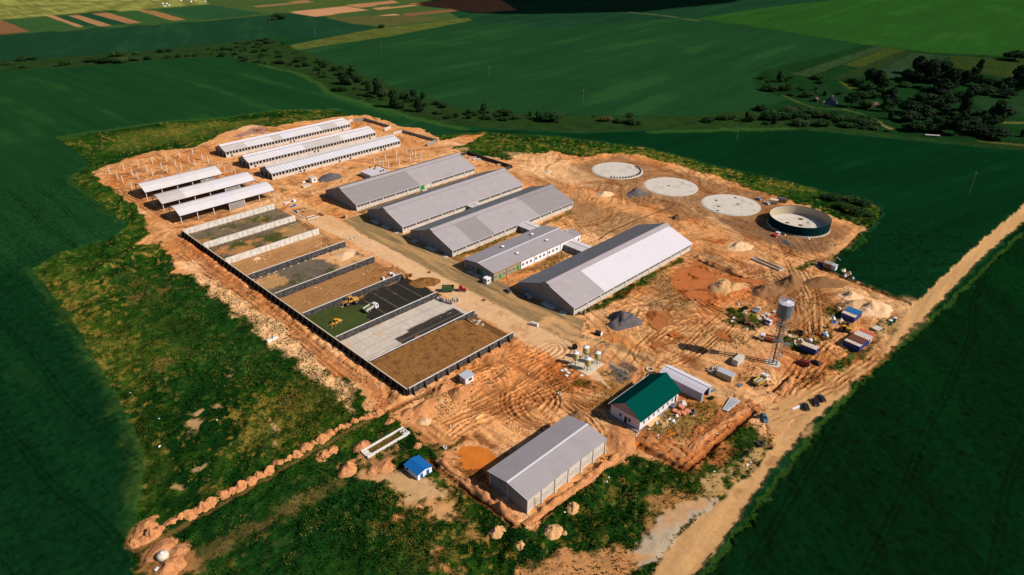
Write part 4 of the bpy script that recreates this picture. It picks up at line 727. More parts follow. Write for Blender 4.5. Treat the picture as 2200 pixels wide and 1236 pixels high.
# ---- three long unfinished barns with empty window openings
def long_barn(x0, y0, y1, label, roofs, capm, doors, extra):
    L, n = 105.3, 11; W = y1 - y0; c = W / 2; r = empty('calf_barn', (x0, y0), 0, label, 'barn', 'long unfinished barns with empty window openings')
    win_wall(r, 0, n, L / n, 0, 2.2, 4.1, 4.3, 4, M_CONC, glass=M_DARK, edge=.45)  # dark sheets in the openings stand in for the unlit interior
    b = MB(); b.box(0, L, W - .28, W, 0, 4.25); b.build('wall', M_CONC, r)
    for gx in (0, L - .3):
        b = MB(); m = M_CONC_D if gx == 0 else M_CONC  # shaded gable gets the darkened concrete, the other one plain concrete
        ds = ((.08, .22), (.4, .6), (.78, .92)) if gx == 0 else ((.4, .6),)
        e = .0
        for d0, d1 in ds: b.box(gx, gx + .3, .3 + e * (W - .6), .3 + d0 * (W - .6), 0, 3.4); e = d1
        b.box(gx, gx + .3, .3 + e * (W - .6), W - .3, 0, 3.4)
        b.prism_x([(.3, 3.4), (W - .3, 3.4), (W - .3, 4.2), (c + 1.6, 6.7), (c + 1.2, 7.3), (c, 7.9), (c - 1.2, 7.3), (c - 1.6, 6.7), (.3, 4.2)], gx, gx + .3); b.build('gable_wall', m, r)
        for d0, d1 in ds:
            d = MB(); d.box(gx + .12, gx + .2, .3 + d0 * (W - .6), .3 + d1 * (W - .6), 0, 3.4); d.build('gateway_dark_sheet', M_DARK, r)  # dark sheet across the gate, painting the unlit inside
    for k in extra:
        d = MB(); d.box(k, k + 1.4, -.09, -.004, .5, 1.7); d.build('hatch', M_DARK, r)
    for a, e, m in roofs: b = MB(); slope(b, a, e, -.3, 4.42, c - 1.55, 6.75); b.build('roof_panel', m, r)
    b = MB(); slope(b, -.4, L + .4, W + .5, 4.25, c + 1.55, 6.75); b.build('roof_panel', M_RF_FIB2, r)
    b = MB(); slope(b, -.5, L - .6, c - 2.15, 7.15, c, 8.1); b.build('ridge_vent', capm, r)
    b = MB(); slope(b, -.5, L - .6, c + 2.15, 7.15, c, 8.098); b.build('ridge_vent', M_RF_FIB2, r)
    b = MB(); b.box(.3, L - .3, c - 1.5, c + 1.5, 6.3, 6.5); b.build('dark_vent_strip', M_DARK, r)  # dark strip closing the gap under the ridge vent
    b = MB(); b.box(-.45, L + .45, -.36, -.31, 4.24, 4.4); b.build('eave_board', M_TARB, r)
    return r
long_barn(197.2, 485.9, 503.2, 'long unfinished barn standing beside the brown pond', [(-.4, 17, M_RF_FIB2), (17.003, 38, M_RF_FIB), (38.003, 46, M_RF_FIB2), (46.003, 56, M_RF_RIB if 0 else M_RF_WHITE), (56.003, 80, M_RF_FIB), (80.003, 94, M_RF_FIB2), (94.003, 105.7, M_RF_FIB)], M_RF_WHITE, 3, (3.4, 50.5, 53.5, 97))
long_barn(197.9, 451.6, 468.2, 'middle one of the three long unfinished barns', [(-.4, 22, M_RF_FIB), (22.003, 44, M_RF_WHITE), (44.003, 76, M_RF_FIB2), (76.003, 105.7, M_RF_FIB)], M_RF_RIB, 3, (3.4, 50, 53, 99))
long_barn(198.2, 420.5, 437.4, 'long unfinished barn with dark ribs all across its white roof', [(-.4, 32, M_RF_RIB), (32.003, 105.7, M_RF_RIB)], M_RF_FIB2, 3, (20, 23, 51, 60, 87, 90))

# ---- open sheds on concrete columns
def shed(x0, y0, y1, label, n, bays, panel, roofs):
    S = 9.58; W = y1 - y0; c = W / 2; r = empty('open_shed', (x0, y0), 0, label, 'shed', 'open concrete sheds with pale vaulted roofs')
    col = MB(); col.box(-.2, .2, -.2, .2, -.3, 5.0); cm_ = col.mesh('column', M_CONC)
    for k in range(n + 1):
        for yy in (.2, W - .2):
            o = bpy.data.objects.new('column', cm_); COL.objects.link(o); o.parent = r; o.location = (k * S, yy, 0)
    for k in range(n + 1):
        b = MB()
        for s in (0, 1):
            p = [(.0, 5.0), (.0, 5.35), (c * .5, 7.1), (c, 7.9), (c, 7.5), (c * .5, 6.6), (.5, 5.0)]
            b.prism_x([(W - y, z) if s else (y, z) for y, z in p], k * S - .15, k * S + .15)
        b.build('rafter', M_CONC, r)
    for yy in (.0, W - .35): b = MB(); b.box(-.5, n * S + .5, yy, yy + .35, 5.36, 5.5); b.build('eave_beam', M_CONC, r)
    pr = [(-.7, 5.15), (c * .5, 7.32), (c - 1.2, 8.0), (c, 8.25)]
    for a, e, m in roofs:
        b = MB(); q = pr + [(W - y, z) for y, z in pr[-2::-1]]
        n_ = len(q); b.hull([(a, y, z) for y, z in q] + [(a, y, z - .13) for y, z in q[::-1]], [(e, y, z) for y, z in q] + [(e, y, z - .13) for y, z in q[::-1]]); b.build('roof_panel', m, r)
    b = MB(); b.box(-.6, bays * S + .6, -.76, -.71, 4.9, 5.14); b.build('eave_board', M_TARB, r)
    b = MB(); b.box(panel[0], panel[1], .02, .3, 0, 4.9); b.build('wall_panel', M_CONC_D, r)
    return r
shed(125.6, 441.9, 459.0, 'open concrete shed, its last bay still without a roof', 6, 5, (34, 43), [(-.6, 20, M_RF_FIB), (20.003, 48.5, M_RF_FIB)])
shed(125.6, 415.8, 432.4, 'middle open shed with a pale vaulted roof on concrete columns', 6, 6, (38.5, 48), [(-.6, 14, M_RF_FIB2), (14.003, 34, M_RF_FIB), (34.003, 58.1, M_RF_WHITE)])
shed(125.6, 390.4, 406.8, 'open shed beside the white silage wall, with one grey infill panel', 6, 6, (29, 38.3), [(-.6, 24, M_RF_FIB), (24.003, 32, M_RF_WHITE), (32.003, 46, M_RF_FIB), (46.003, 58.1, M_RF_WHITE)])
# ---- lone columns waiting for their roofs
cb = MB(); cb.box(-.27, .27, -.27, .27, -.4, 5.0); cb.box(-.36, .36, -.27, .27, 3.6, 3.8); cme = cb.mesh('concrete_pillar', M_CONC)
ROWN = ('back row', 'second row', 'third row', 'front row, behind the open shed')
for ri, yy in enumerate((509.8, 493.8, 484, 467.5)):
    for k in range(7):
        if ri == 3 and k == 5: continue
        o = bpy.data.objects.new('concrete_pillar', cme); COL.objects.link(o); o.location = (125.6 + 9.55 * k + rr.uniform(-.1, .1), yy, 0); o.rotation_euler = (rr.uniform(-.012, .012), rr.uniform(-.012, .012), rr.uniform(-.1, .1))
        tag(o, 'bare concrete pillar, %s from the left in the %s' % (ordinal(k), ROWN[ri]), 'pillar', 'bare concrete pillars left of the long barns')
P2 = [(266.7, 402.2), (266.7, 396), (266.7, 391.9), (267, 386), (276.2, 402.4), (276.3, 385.8), (285.8, 402.1), (286.2, 386), (295.2, 402.2), (295.7, 396.4), (295.6, 392.1), (295.8, 386.3)]
for x, y in P2:
    i = sorted(p for p in P2).index((x, y)); side = 'far' if y > 399 else 'near' if y < 389 else 'inner'; xs = sorted(p[0] for p in P2 if (('far' if p[1] > 399 else 'near' if p[1] < 389 else 'inner') == side))
    o = bpy.data.objects.new('concrete_pillar', cme); COL.objects.link(o); o.location = (x, y, 0)
    tag(o, 'bare concrete pillar beside the white flat-roofed box, %s from the left in the %s row' % (ordinal(xs.index(x)), side) if side != 'inner' else 'bare concrete pillar beside the white flat-roofed box, %s of the %s end pair' % ('far' if y > 394 else 'near', 'left' if x < 280 else 'right'), 'pillar', 'bare concrete pillars behind the green-doored barn')

# ---- silage bays
for k, yy in enumerate(BAYY):
    white = k >= 6; x1 = (175.2, 175.9, 174.8, 174.4, 175.6, 175.2, 174, 174.2, 174.4)[k]; hgt = 3.3 if k >= 3 else 3.0
    nm = ['black silage wall with buttresses, by the pale hut', 'silage wall with a white top edging the brown heap', 'black silage wall between the green silage and the white slabs', 'black silage wall with a pale top, between tan sand and green silage', 'black silage wall with grass along its top', 'black silage wall below the bare sandy bay', 'white silage wall above the bare sandy bay', 'middle one of the three white silage walls', 'white silage wall beside the open shed'][k]
    r = empty('silage_wall', (119.6, yy), 0, nm, 'wall', 'silage clamp walls')
    b = MB(); b.hull([(.5, -.22, -.2), (x1 - 119.6, -.22, -.2), (x1 - 119.6, .22, -.2), (.5, .22, -.2)], [(.5, -.14, hgt), (x1 - 119.6, -.14, hgt), (x1 - 119.6, .14, hgt), (.5, .14, hgt)])
    b.build('panel', M_PANEL if white else M_TAR, r)
    b = MB(); b.box(.5, x1 - 119.6 + .02, -.22, .22, hgt + .003, hgt + .12); b.build('coping', M_WHITEC if k < 7 else M_CONC, r)
    if k in (5, 6, 7, 8) or k == 0:
        if k: fm = MB().box(0, .9, -.75, -.24, 0, .3).mesh('footing', M_CONC)
        else: fm = MB().hull([(0, -1.6, -.6), (.35, -1.6, -.6), (.35, -.25, -.6), (0, -.25, -.6)], [(0, -.5, 2.9), (.35, -.5, 2.9), (.35, -.2, 2.9), (0, -.2, 2.9)]).mesh('buttress', M_TARB)
        for xx in np.arange(2, x1 - 120, 4.1 if k else 5.6): o = bpy.data.objects.new('footing' if k else 'buttress', fm); COL.objects.link(o); o.parent = r; o.location = (xx, 0, 0)
r = empty('silage_wall', (119.2, 172.4), 0, 'long black back wall of the silage bays with a row of buttresses outside', 'wall', 'silage clamp walls')
b = MB(); b.box(-.15, .2, 0, 202.2, -.8, 3.2); b.build('panel', M_TARB, r)
b = MB(); b.box(-.22, .25, -.1, 202.3, 3.203, 3.32); b.build('coping', mat('pale_coping', alb((206, 186, 156)), var=.1), r)
bt = MB(); bt.hull([(-1.5, 0, -.8), (-.16, 0, -.8), (-.16, .6, -.8), (-1.5, .6, -.8)], [(-.85, .1, 3.0), (-.16, .1, 3.0), (-.16, .5, 3.0), (-.85, .5, 3.0)]); btm = bt.mesh('buttress', M_TARB)
for k in range(51): o = bpy.data.objects.new('buttress', btm); COL.objects.link(o); o.parent = r; o.location = (0, .6 + k * 3.98, 0)

# ---- yard walls round the barns' far ends
def wall_run(P_, h, label, m=M_CONC_D, t=.35):
    r = empty('yard_wall', P_[0], 0, label, 'wall', 'low grey yard walls behind the barns'); o0 = Vector((*P_[0], 0))
    for a, c in zip(P_[:-1], P_[1:]):
        b = MB(); d = Vector((c[0] - a[0], c[1] - a[1], 0)).normalized(); b.bar(Vector((*a, h / 2 - .1)) - o0, Vector((*c, h / 2 - .1)) - o0 + d * .15, t, h + .2); b.build('panel', m, r)
    b = MB()
    for a, c in zip(P_[:-1], P_[1:]):
        n = max(1, int(math.dist(a, c) / 6))
        for k in range(n + 1): x, y = a[0] + (c[0] - a[0]) * k / n - P_[0][0], a[1] + (c[1] - a[1]) * k / n - P_[0][1]; b.box(x - .3, x + .3, y - .3, y + .3, -.1, h + .12)
    b.build('post', m, r)
wall_run([(303, 503), (316.5, 504)], 2.6, 'short pale wall running from the barn by the pond to the corner', M_CONC)
wall_run([(317, 504), (326, 500.5), (327.5, 466)], 2.4, 'dark yard wall behind the long barn by the pond')
wall_run([(319.5, 462.6), (327.6, 465.6)], 2.4, 'stub of pale yard wall facing the gap in the yard walls', M_CONC)
wall_run([(318, 449), (326.8, 449)], 2.4, 'pale cross wall between the two dark yard walls', M_CONC)
wall_run([(327.2, 448.2), (330.5, 410), (319, 407.6)], 2.4, 'dark yard wall with a bent end behind the ribbed-roofed barn')
wall_run([(306, 371), (327.5, 371), (328.5, 326), (322.8, 326.6)], 2.4, 'dark yard wall behind the green-doored barn', M_TAR)

# ---- near hall with the plain grey roof
r = empty('storage_hall', (109.8, 101.7), 0, 'big concrete hall with a plain grey gable roof beside the orange puddle', 'building')
L, W = 37.4, 16.4
for y0, y1 in ((0, .3), (W - .3, W)):
    b = MB(); b.box(0, L, y0, y1, -.3, 5.9); b.build('wall', M_CONC, r)
for k in range(7):
    b = MB(); xx = k * L / 6; b.box(xx - .22, xx + .22, -.3, -.003, -.3, 5.5); b.build('pilaster', M_CONC, r)
    b = MB(); b.box(xx - .5, xx + .5, -.7, -.31, -.3, .25); b.build('footing', M_CONC, r)
for k in range(6): b = MB(); b.box(k * L / 6 + .35, (k + 1) * L / 6 - .35, -.06, -.004, 1.0, 3.1); b.build('wall_panel', mat('hall_panel', alb((184, 174, 160)), var=.1, scale=.6), r)
for gx in (0, L - .3):
    b = MB(); b.prism_x([(.301, -.3), (W - .301, -.3), (W - .301, 5.85), (W / 2, 6.9), (.301, 5.85)], gx, gx + .3); b.build('gable_wall', M_CONC_D, r)
b = MB(); b.box(-.2, -.003, W * .5 - .2, W * .5 + .2, -.3, 6.6); b.box(-.2, -.003, W - .5, W - .1, -.3, 5.7); b.build('pilaster', M_CONC, r)
b = MB(); slope(b, -.5, L + .5, -.5, 5.95, W / 2 - .02, 7.25); b.build('roof_panel', M_RF_PALE, r)
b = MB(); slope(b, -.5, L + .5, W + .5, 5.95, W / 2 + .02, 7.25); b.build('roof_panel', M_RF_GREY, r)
b = MB(); b.prism_x([(W / 2 - .4, 7.19), (W / 2 + .4, 7.19), (W / 2 + .35, 7.27), (W / 2, 7.36), (W / 2 - .35, 7.27)], -.55, L + .55); b.build('ridge_cap', M_TRIM, r)
b = MB(); b.bar((-.55, -.5, 5.9), (-.55, W / 2, 7.2), .08, .2); b.bar((-.55, W + .5, 5.9), (-.55, W / 2, 7.2), .08, .2); b.build('verge_trim', M_TRIM, r)
# ladder leaning on the hall
q = Vector((*at(*Y5(975, 1078)), 0)); r = empty('ladder', q[:2], 0, 'wooden ladder leaning against the long wall of the grey hall', 'ladder')
b = MB()
for s in (-.25, .25): b.bar((s, 0, 0), (-1.2 + s, 1.05, 4.6), .09)
for k in range(1, 14): t = k / 14; b.bar((-.25 - 1.2 * t, 1.05 * t, 4.6 * t), (.25 - 1.2 * t, 1.05 * t, 4.6 * t), .06)
b.build('rails_and_rungs', mat('raw_timber', alb((216, 170, 116)), var=.2), r)

# ---- green-roofed brick building
M_RF_GREEN = mat('green_metal_tile_roof', alb((0, 76, 66), 1.3), rough=.7, var=.08, scale=.3, stripes=(0, .9, .16), spec=.0)
M_BRICKW = mat('white_brick', alb((222, 212, 210)), rough=.85, var=.07, scale=2.5)
M_BRICKG = mat('pinkish_brick_gable', alb((172, 150, 142)), rough=.9, var=.25, scale=4)
M_RUST = mat('rust_brown_trim', alb((176, 100, 62)), rough=.8, var=.15)
r = empty('brick_building', (164.4, 99.9), 0, 'white brick building under a steep green metal roof', 'building'); L, W = 23.9, 12.6
b = MB(); b.box(0, L, 0, .35, .4, 4.7); b.box(0, L, W - .35, W, .4, 4.7); b.build('wall', M_BRICKW, r)
for gx in (0, L - .35): b = MB(); b.box(gx, gx + .35, .351, W - .351, .4, 4.7); b.build('wall', M_BRICKW, r)
for gx in (0, L - .35): b = MB(); b.prism_x([(.1, 5.0), (W - .1, 5.0), (W / 2, 9.0)], gx, gx + .35); b.build('gable', M_BRICKG, r)
b = MB(); b.box(-.06, L + .06, -.08, W + .08, 4.703, 5.0); b.build('cornice', M_RUST, r)
b = MB(); b.box(-1.3, L + .2, -.35, -.01, -.2, .4); b.box(-1.3, -.01, -.01, W + .2, -.2, .4); b.box(.0, L, .01, W, -.2, .39); b.build('plinth', M_CONC_D, r)
for k in range(7):
    xx = 2.0 + k * 2.93; f = MB(); f.box(xx, xx + 1.15, -.05, -.004, 1.7, 3.3); fo = f.build('window', M_WHITE, r)
    g = MB(); g.box(xx + .1, xx + .52, -.07, -.053, 1.8, 3.2); g.box(xx + .64, xx + 1.05, -.07, -.053, 1.8, 3.2); g.build('pane', M_DARK, fo)
b = MB(); b.box(L - 2.0, L - .9, -.05, -.004, .5, 3.1); b.build('door', M_DARK, r)
for y0, y1, z0, z1, nm in ((7.9, 8.7, 1.8, 3.1, 'window'), (5.4, 6.5, .4, 2.9, 'door'), (3.9, 4.8, 1.6, 3.0, 'window')): b = MB(); b.box(-.05, -.004, y0, y1, z0, z1); b.build(nm, M_DARK, r)
b = MB(); slope(b, -.7, L + .6, -.85, 4.75, W / 2 - .02, 9.4); b.build('roof_panel', M_RF_GREEN, r)
b = MB(); slope(b, -.7, L + .6, W + .85, 4.75, W / 2 + .02, 9.4); b.build('roof_panel', M_RF_GREEN, r)
b = MB(); b.bar((-.72, W + .85, 4.72), (L + .6, W + .85, 4.72), .12, .16); b.build('gutter', M_WHITE, r)
b = MB(); b.bar((-.75, W / 2, 9.42), (L + .65, W / 2, 9.42), .3, .12); b.build('ridge_cap', M_RF_GREEN, r)
# ---- white tin hall behind it, open at one end
r = empty('tin_hall', (194.1, 93.4), 0, 'white ribbed tin hall, open at its end, behind the green-roofed building', 'building'); L, W = 18.4, 6.4
M_TINW = mat('white_ribbed_tin', alb((226, 220, 224), 1.1), rough=.5, var=.04, stripes=(1, 1.55, .14)); M_TING = mat('grey_ribbed_tin', alb((188, 178, 184)), rough=.55, var=.06, stripes=(1, 1.2, .12))
b = MB(); b.box(0, .12, 0, L, 0, 4.0); b.build('wall', M_TING, r); b = MB(); b.box(W - .12, W, 0, L, 0, 4.0); b.build('wall', M_TING, r)
b = MB(); b.box(.121, W - .121, L - .12, L, 0, 4.0); b.prism_y([(.12, 4), (W - .12, 4), (W / 2, 5.0)], L - .12, L); b.build('wall', M_TING, r)
b = MB(); b.box(.121, 1.3, 0, .12, 0, 4.0); b.box(W - 1.3, W - .121, 0, .12, 0, 4.0); b.prism_y([(.12, 4), (W - .12, 4), (W - 1.8, 4.75), (W / 2, 5.05), (1.8, 4.75)], 0, .12); b.build('door_frame', mat('blue_grey_steel', alb((150, 158, 166)), var=.08), r)
for s in (0, 1):
    p = [(-.3, 3.95), (1.5, 4.75), (W / 2, 5.2), (W / 2, 5.08), (1.5, 4.62), (-.3, 3.82)]
    b = MB(); b.prism_y([(W - x, z) if s else (x, z) for x, z in p], -.4, L + .3); b.build('roof_panel', M_TINW, r)
b = MB(); b.bar((W / 2, -.42, 5.2), (W / 2, L + .32, 5.2), .22, .1); b.build('ridge_seam', M_TARB, r)

# ---- small huts and cabins
def hut(name, x, y, lx, ly, h, label, cat, mw, mr, over=.25, mono=0., win=(), door=(), rz=0, group=None):
    """x, y: nearest-left corner; windows given as (face, centre, width, z0, z1), faces 'y' = -y wall, 'x' = -x wall"""
    r = empty(name, (x, y), rz, label, cat, group)
    b = MB(); b.prism_x([(0, -.2), (ly, -.2), (ly, h + mono), (0, h)], 0, lx); b.build('wall', mw, r)
    b = MB(); b.hull([(-over, -over, h + .02), (lx + over, -over, h + .02), (lx + over, ly + over, h + mono + .02), (-over, ly + over, h + mono + .02)], [(-over, -over, h + .16), (lx + over, -over, h + .16), (lx + over, ly + over, h + mono + .16), (-over, ly + over, h + mono + .16)]); b.build('roof', mr, r)
    for lst, nm in ((win, 'window'), (door, 'door')):
        for f, c, w_, z0, z1, m in lst:
            b = MB(); (b.box(c - w_ / 2, c + w_ / 2, -.07, -.004, z0, z1) if f == 'y' else b.box(-.07, -.004, c - w_ / 2, c + w_ / 2, z0, z1)); b.build(nm, m, r)
    return r
M_RF_TIN = mat('bluish_tin_roof', alb((186, 188, 196), 1.1), rough=.45, var=.08, stripes=(0, .8, .15))
hut('concrete_hut', 213.7, 397.3, 4.0, 4.0, 3.2, 'small concrete hut with a square window beside the dark gravel pile', 'hut', M_WHITEC, M_CONC, win=[('y', 2.2, 1.3, 1.2, 2.2, M_DARK)])
hut('block_hut', 139.0, 162.1, 4.2, 3.3, 2.9, 'pale block hut with a sloping tin roof beside the buttressed silage wall', 'hut', M_WHITEC, M_RF_TIN, .35, .35, win=[('y', 2.4, 1.7, 1.2, 2.2, M_DARK), ('x', 1.6, .9, .9, 2.0, M_CONC_D)])
hut('guard_booth', 200.0, 215.0, 2.8, 2.6, 2.7, 'tiny white guard booth at the corner of the olive-walled building', 'booth', M_WHITE, M_WHITE, .12, win=[('y', .9, .9, 1.1, 2.2, M_GLASS), ('x', 1.2, 1.2, 1.1, 2.2, M_GLASS)], door=[('y', 2.1, .8, .1, 2.1, M_CONC)])
r = hut('flat_roofed_box', 245.0, 375.2, 14, 11.6, 3.0, 'white flat-roofed box building with four small roof vents behind the green-doored barn', 'building', M_CONC, M_RF_WHITE, .3)
for px_ in ((1500, 553), (1552, 548), (1600, 588), (1625, 580), (1543, 566)):
    q = at(*Z2(*px_), 3.2); v = MB(); v.box(q[0] - 245 - .35, q[0] - 245 + .35, q[1] - 375.2 - .35, q[1] - 375.2 + .35, 3.1, 4.1); v.build('roof_vent', M_TARB, r)
# blue-roofed cabin
M_BLUE = mat('bright_blue_roof', alb((24, 106, 176), 1.15), rough=.45, var=.06, stripes=(0, .75, .18)); M_BLUED = mat('blue_door_paint', alb((30, 92, 156)), var=.08)
r = empty('site_cabin', (94.8, 135.3), 0, 'white site cabin with bright blue gable roof and two blue doors on a sandy mound', 'cabin')
b = MB(); b.box(0, 5.7, 0, 6.8, .15, 2.5); b.prism_y([(0, 2.5), (5.7, 2.5), (2.85, 3.15)], 0, .12); b.prism_y([(0, 2.5), (5.7, 2.5), (2.85, 3.15)], 6.68, 6.8); b.build('wall', M_WHITE, r)
b = MB(); b.box(-.02, 5.72, -.02, 6.82, -.35, .148); b.build('base_frame', M_TARB, r)
for s in (0, 1):
    p = [(-.3, 2.5), (2.85, 3.28), (2.85, 3.18), (-.3, 2.4)]; b = MB(); b.prism_y([(5.7 - x, z) if s else (x, z) for x, z in p], -.25, 7.05); b.build('roof_panel', M_BLUE, r)
for c in (1.5, 4.0): b = MB(); b.box(c - .55, c + .55, -.06, -.004, .3, 2.2); b.build('door', M_BLUED, r)
b = MB(); b.box(-.06, -.004, 4.9, 6.0, 1.0, 2.0); wo = b.build('window', M_BLUED, r); b = MB(); b.box(-.08, -.063, 5.05, 5.85, 1.1, 1.9); b.build('pane', M_GLASS, wo)
b = MB(); b.box(2.2, 3.2, -.9, -.07, -.2, .1); b.build('doorstep', M_CONC, r)

# ---- slurry tank and the three round floors waiting for walls
M_SLAB = mat('pale_tank_floor', alb((212, 199, 182)), var=.14, scale=.12, dirt=alb((150, 142, 124)), dirt_amt=.75, dirt_scale=.13)
M_TANK = mat('deep_green_tank_plate', alb((0, 42, 42)), rough=.7, var=.08, scale=.4, spec=.03); M_TANKIN = mat('beige_tank_lining', alb((190, 172, 142)), rough=.5, var=.06, scale=.2)
CLK = ['round concrete tank floor ringed by small blocks', 'round concrete tank floor with one dark spot in its middle', 'round concrete tank floor next to the green tank']
for k, (cx, cy, R_) in enumerate(((377.7, 271.5, 17.5), (377.5, 227.8, 17.4), (377, 184, 17.5))):
    r = empty('tank_floor', (cx, cy), 0, CLK[k], 'slab', 'round concrete floors for slurry tanks')
    b = MB(); b.lathe([(R_ - .6, -.2), (R_ - .6, .33), (.01, .38)], n=72, cap=False); b.build('slab', M_SLAB, r)
    b = MB(); b.lathe([(R_ + .3, -.2), (R_ + .3, .14), (R_ - .58, .14), (R_ - .58, -.2)], n=72, cap=False); b.build('kerb_ring', M_CONC, r)
    b = MB()
    for px_ in (((), ((985, 198),), ((1495, 355), (1520, 420), (1510, 465), (1700, 325), (1728, 395)))[k]):
        q = at(*WD(*px_), .35); b.lathe([(.2, 0), (1.0, .02), (.6, .1), (.05, .13)], (q[0] - cx, q[1] - cy, .385), 9)
    if k: b.build('dirt_patch', M_RUST if 0 else mat('dark_mud', alb((92, 66, 48)), var=.3), r, True)
bl = MB(); bl.box(-.45, .45, -.3, .3, 0, .9); blm = bl.mesh('anchor_block', M_TARB)
bl2 = MB(); bl2.box(-3.5, 3.5, -.12, .12, 0, .5); nb = 0
for t in list(np.linspace(-2.75, -1.75, 9)) + list(np.linspace(-1.55, -.3, 12)):
    o = bpy.data.objects.new('anchor_block', blm); COL.objects.link(o); o.location = (377.7 + 15.9 * math.cos(t), 271.5 + 15.9 * math.sin(t), .36); o.rotation_euler = (0, 0, t + rr.uniform(-.2, .2))
    nb += 1; tag(o, 'dark anchor block, %s counted anticlockwise on the round floor' % ordinal(nb - 1), 'block', 'anchor blocks set round one tank floor')
t = -1.65; o = bl2.build('steel_angle', M_GALV); o.location = (377.7 + 15.9 * math.cos(t), 271.5 + 15.9 * math.sin(t), .36); o.rotation_euler = (0, 0, t + math.pi / 2); tag(o, 'grey steel angle lying between the anchor blocks on the round floor', 'steel')
r = empty('slurry_tank', (376.5, 140.7), 0, 'open round slurry tank with a deep green outer wall', 'tank'); R_ = 16.7; TKH = 5.6
b = MB(); b.lathe([(R_, .7), (R_, TKH), (R_ + .12, TKH), (R_ + .12, TKH + .15), (R_ - .12, TKH + .15), (R_ - .12, TKH)], n=96, cap=False); b.build('outer_wall', M_TANK, r, False)
b = MB(); b.lathe([(R_ - .1, .3), (R_ - .1, TKH - .01)], n=96, cap=False); b.build('inner_lining', M_TANKIN, r, True)
b = MB(); b.lathe([(R_ - .09, .34), (.01, .4)], n=72, cap=False); b.build('floor_slab', M_SLAB, r)
b = MB(); b.lathe([(R_ + .55, -.2), (R_ + .55, .35), (R_ - .6, .35)], n=72, cap=False); b.build('foundation_ring', M_CONC, r)
b = MB()
for k in range(60): t = 2 * math.pi * k / 60; b.rbox(((R_ + .1) * math.cos(t), (R_ + .1) * math.sin(t), .52), (.5, .8, .36), (0, 0, t))
b.build('anchor_blocks', M_CONC, r)
b = MB()
for k in range(24): t = 2 * math.pi * k / 24; b.rbox(((R_ + .06) * math.cos(t), (R_ + .06) * math.sin(t), TKH / 2 + .3), (.08, .12, TKH - .8), (0, 0, t))
b.build('seams', M_TANK, r)
b = MB()
for px_, s in (((1145, 675), 1.6), ((1290, 748), .8), ((870, 750), 1.2), ((1140, 800), 1.4)):
    q = at(*WT(*px_), .4); b.lathe([(.3, 0), (s, .01), (s * .6, .05), (.05, .07)], (q[0] - 376.5, q[1] - 140.7, .405), 9)
b.build('dirt_patch', mat('dark_mud', None), r, True)

# ---- concrete troughs (disinfection baths)
def trough(P_, label, m, liq, h=1.0, endw=2.2):
    o0 = Vector((*P_[0], 0)); u = Vector((P_[1][0] - P_[0][0], P_[1][1] - P_[0][1], 0)); L_ = u.length; u.normalize(); v = Vector((-u.y, u.x, 0)); W_ = abs((Vector((*P_[2], 0)) - o0).dot(v))
    r = empty('concrete_trough', P_[0], math.atan2(u.y, u.x), label, 'trough')
    b = MB(); t = .35; b.box(0, L_, 0, t, -.3, h); b.box(0, L_, W_ - t, W_, -.3, h); b.box(0, t, t + .002, W_ - t - .002, -.3, h * .6); b.box(L_ - t, L_, t + .002, W_ - t - .002, -.3, h * .6); b.build('walls', m, r)
    b = MB(); b.box(t, endw, W_ * .25, W_ * .38, 0, h * .5); b.box(t, endw, W_ * .62, W_ * .75, 0, h * .5); b.box(L_ - endw, L_ - t, W_ * .25, W_ * .38, 0, h * .5); b.box(L_ - endw, L_ - t, W_ * .62, W_ * .75, 0, h * .5); b.build('wheel_kerbs', m, r)
    b = MB(); b.add([(endw, t, .25), (L_ - endw, t, .25), (L_ - endw, W_ - t, .25), (endw, W_ - t, .25)], [(0, 1, 2, 3)]); b.build('liquid', liq, r)
    b = MB(); b.box(t, endw, t, W_ - t, -.2, .12); b.box(L_ - endw, L_ - t, t, W_ - t, -.2, .12); b.build('floor', M_CONC, r)
trough([(89.4, 155), (106.9, 155), (106.9, 159)], 'long white concrete trough of murky olive liquid near the blue-roofed cabin', M_WHITEC, mat('olive_liquid', alb((96, 76, 24)), rough=.15, var=.1))
q0, q1, q2 = at(*Z7(1380, 766)), at(*Z7(1415, 756)), at(*Z7(1575, 846))
trough([q0, (q0[0] + (q2[0] - q0[0]), q2[1])][::-1] if 0 else [(317.2, 121.2), (319.6, 138.0), (315.5, 121.6)][:2] + [(314, 121.5)], 'long grey concrete trough of ochre liquid beside the site road', M_CONC, mat('ochre_liquid', alb((168, 120, 34)), rough=.15, var=.1), .9)
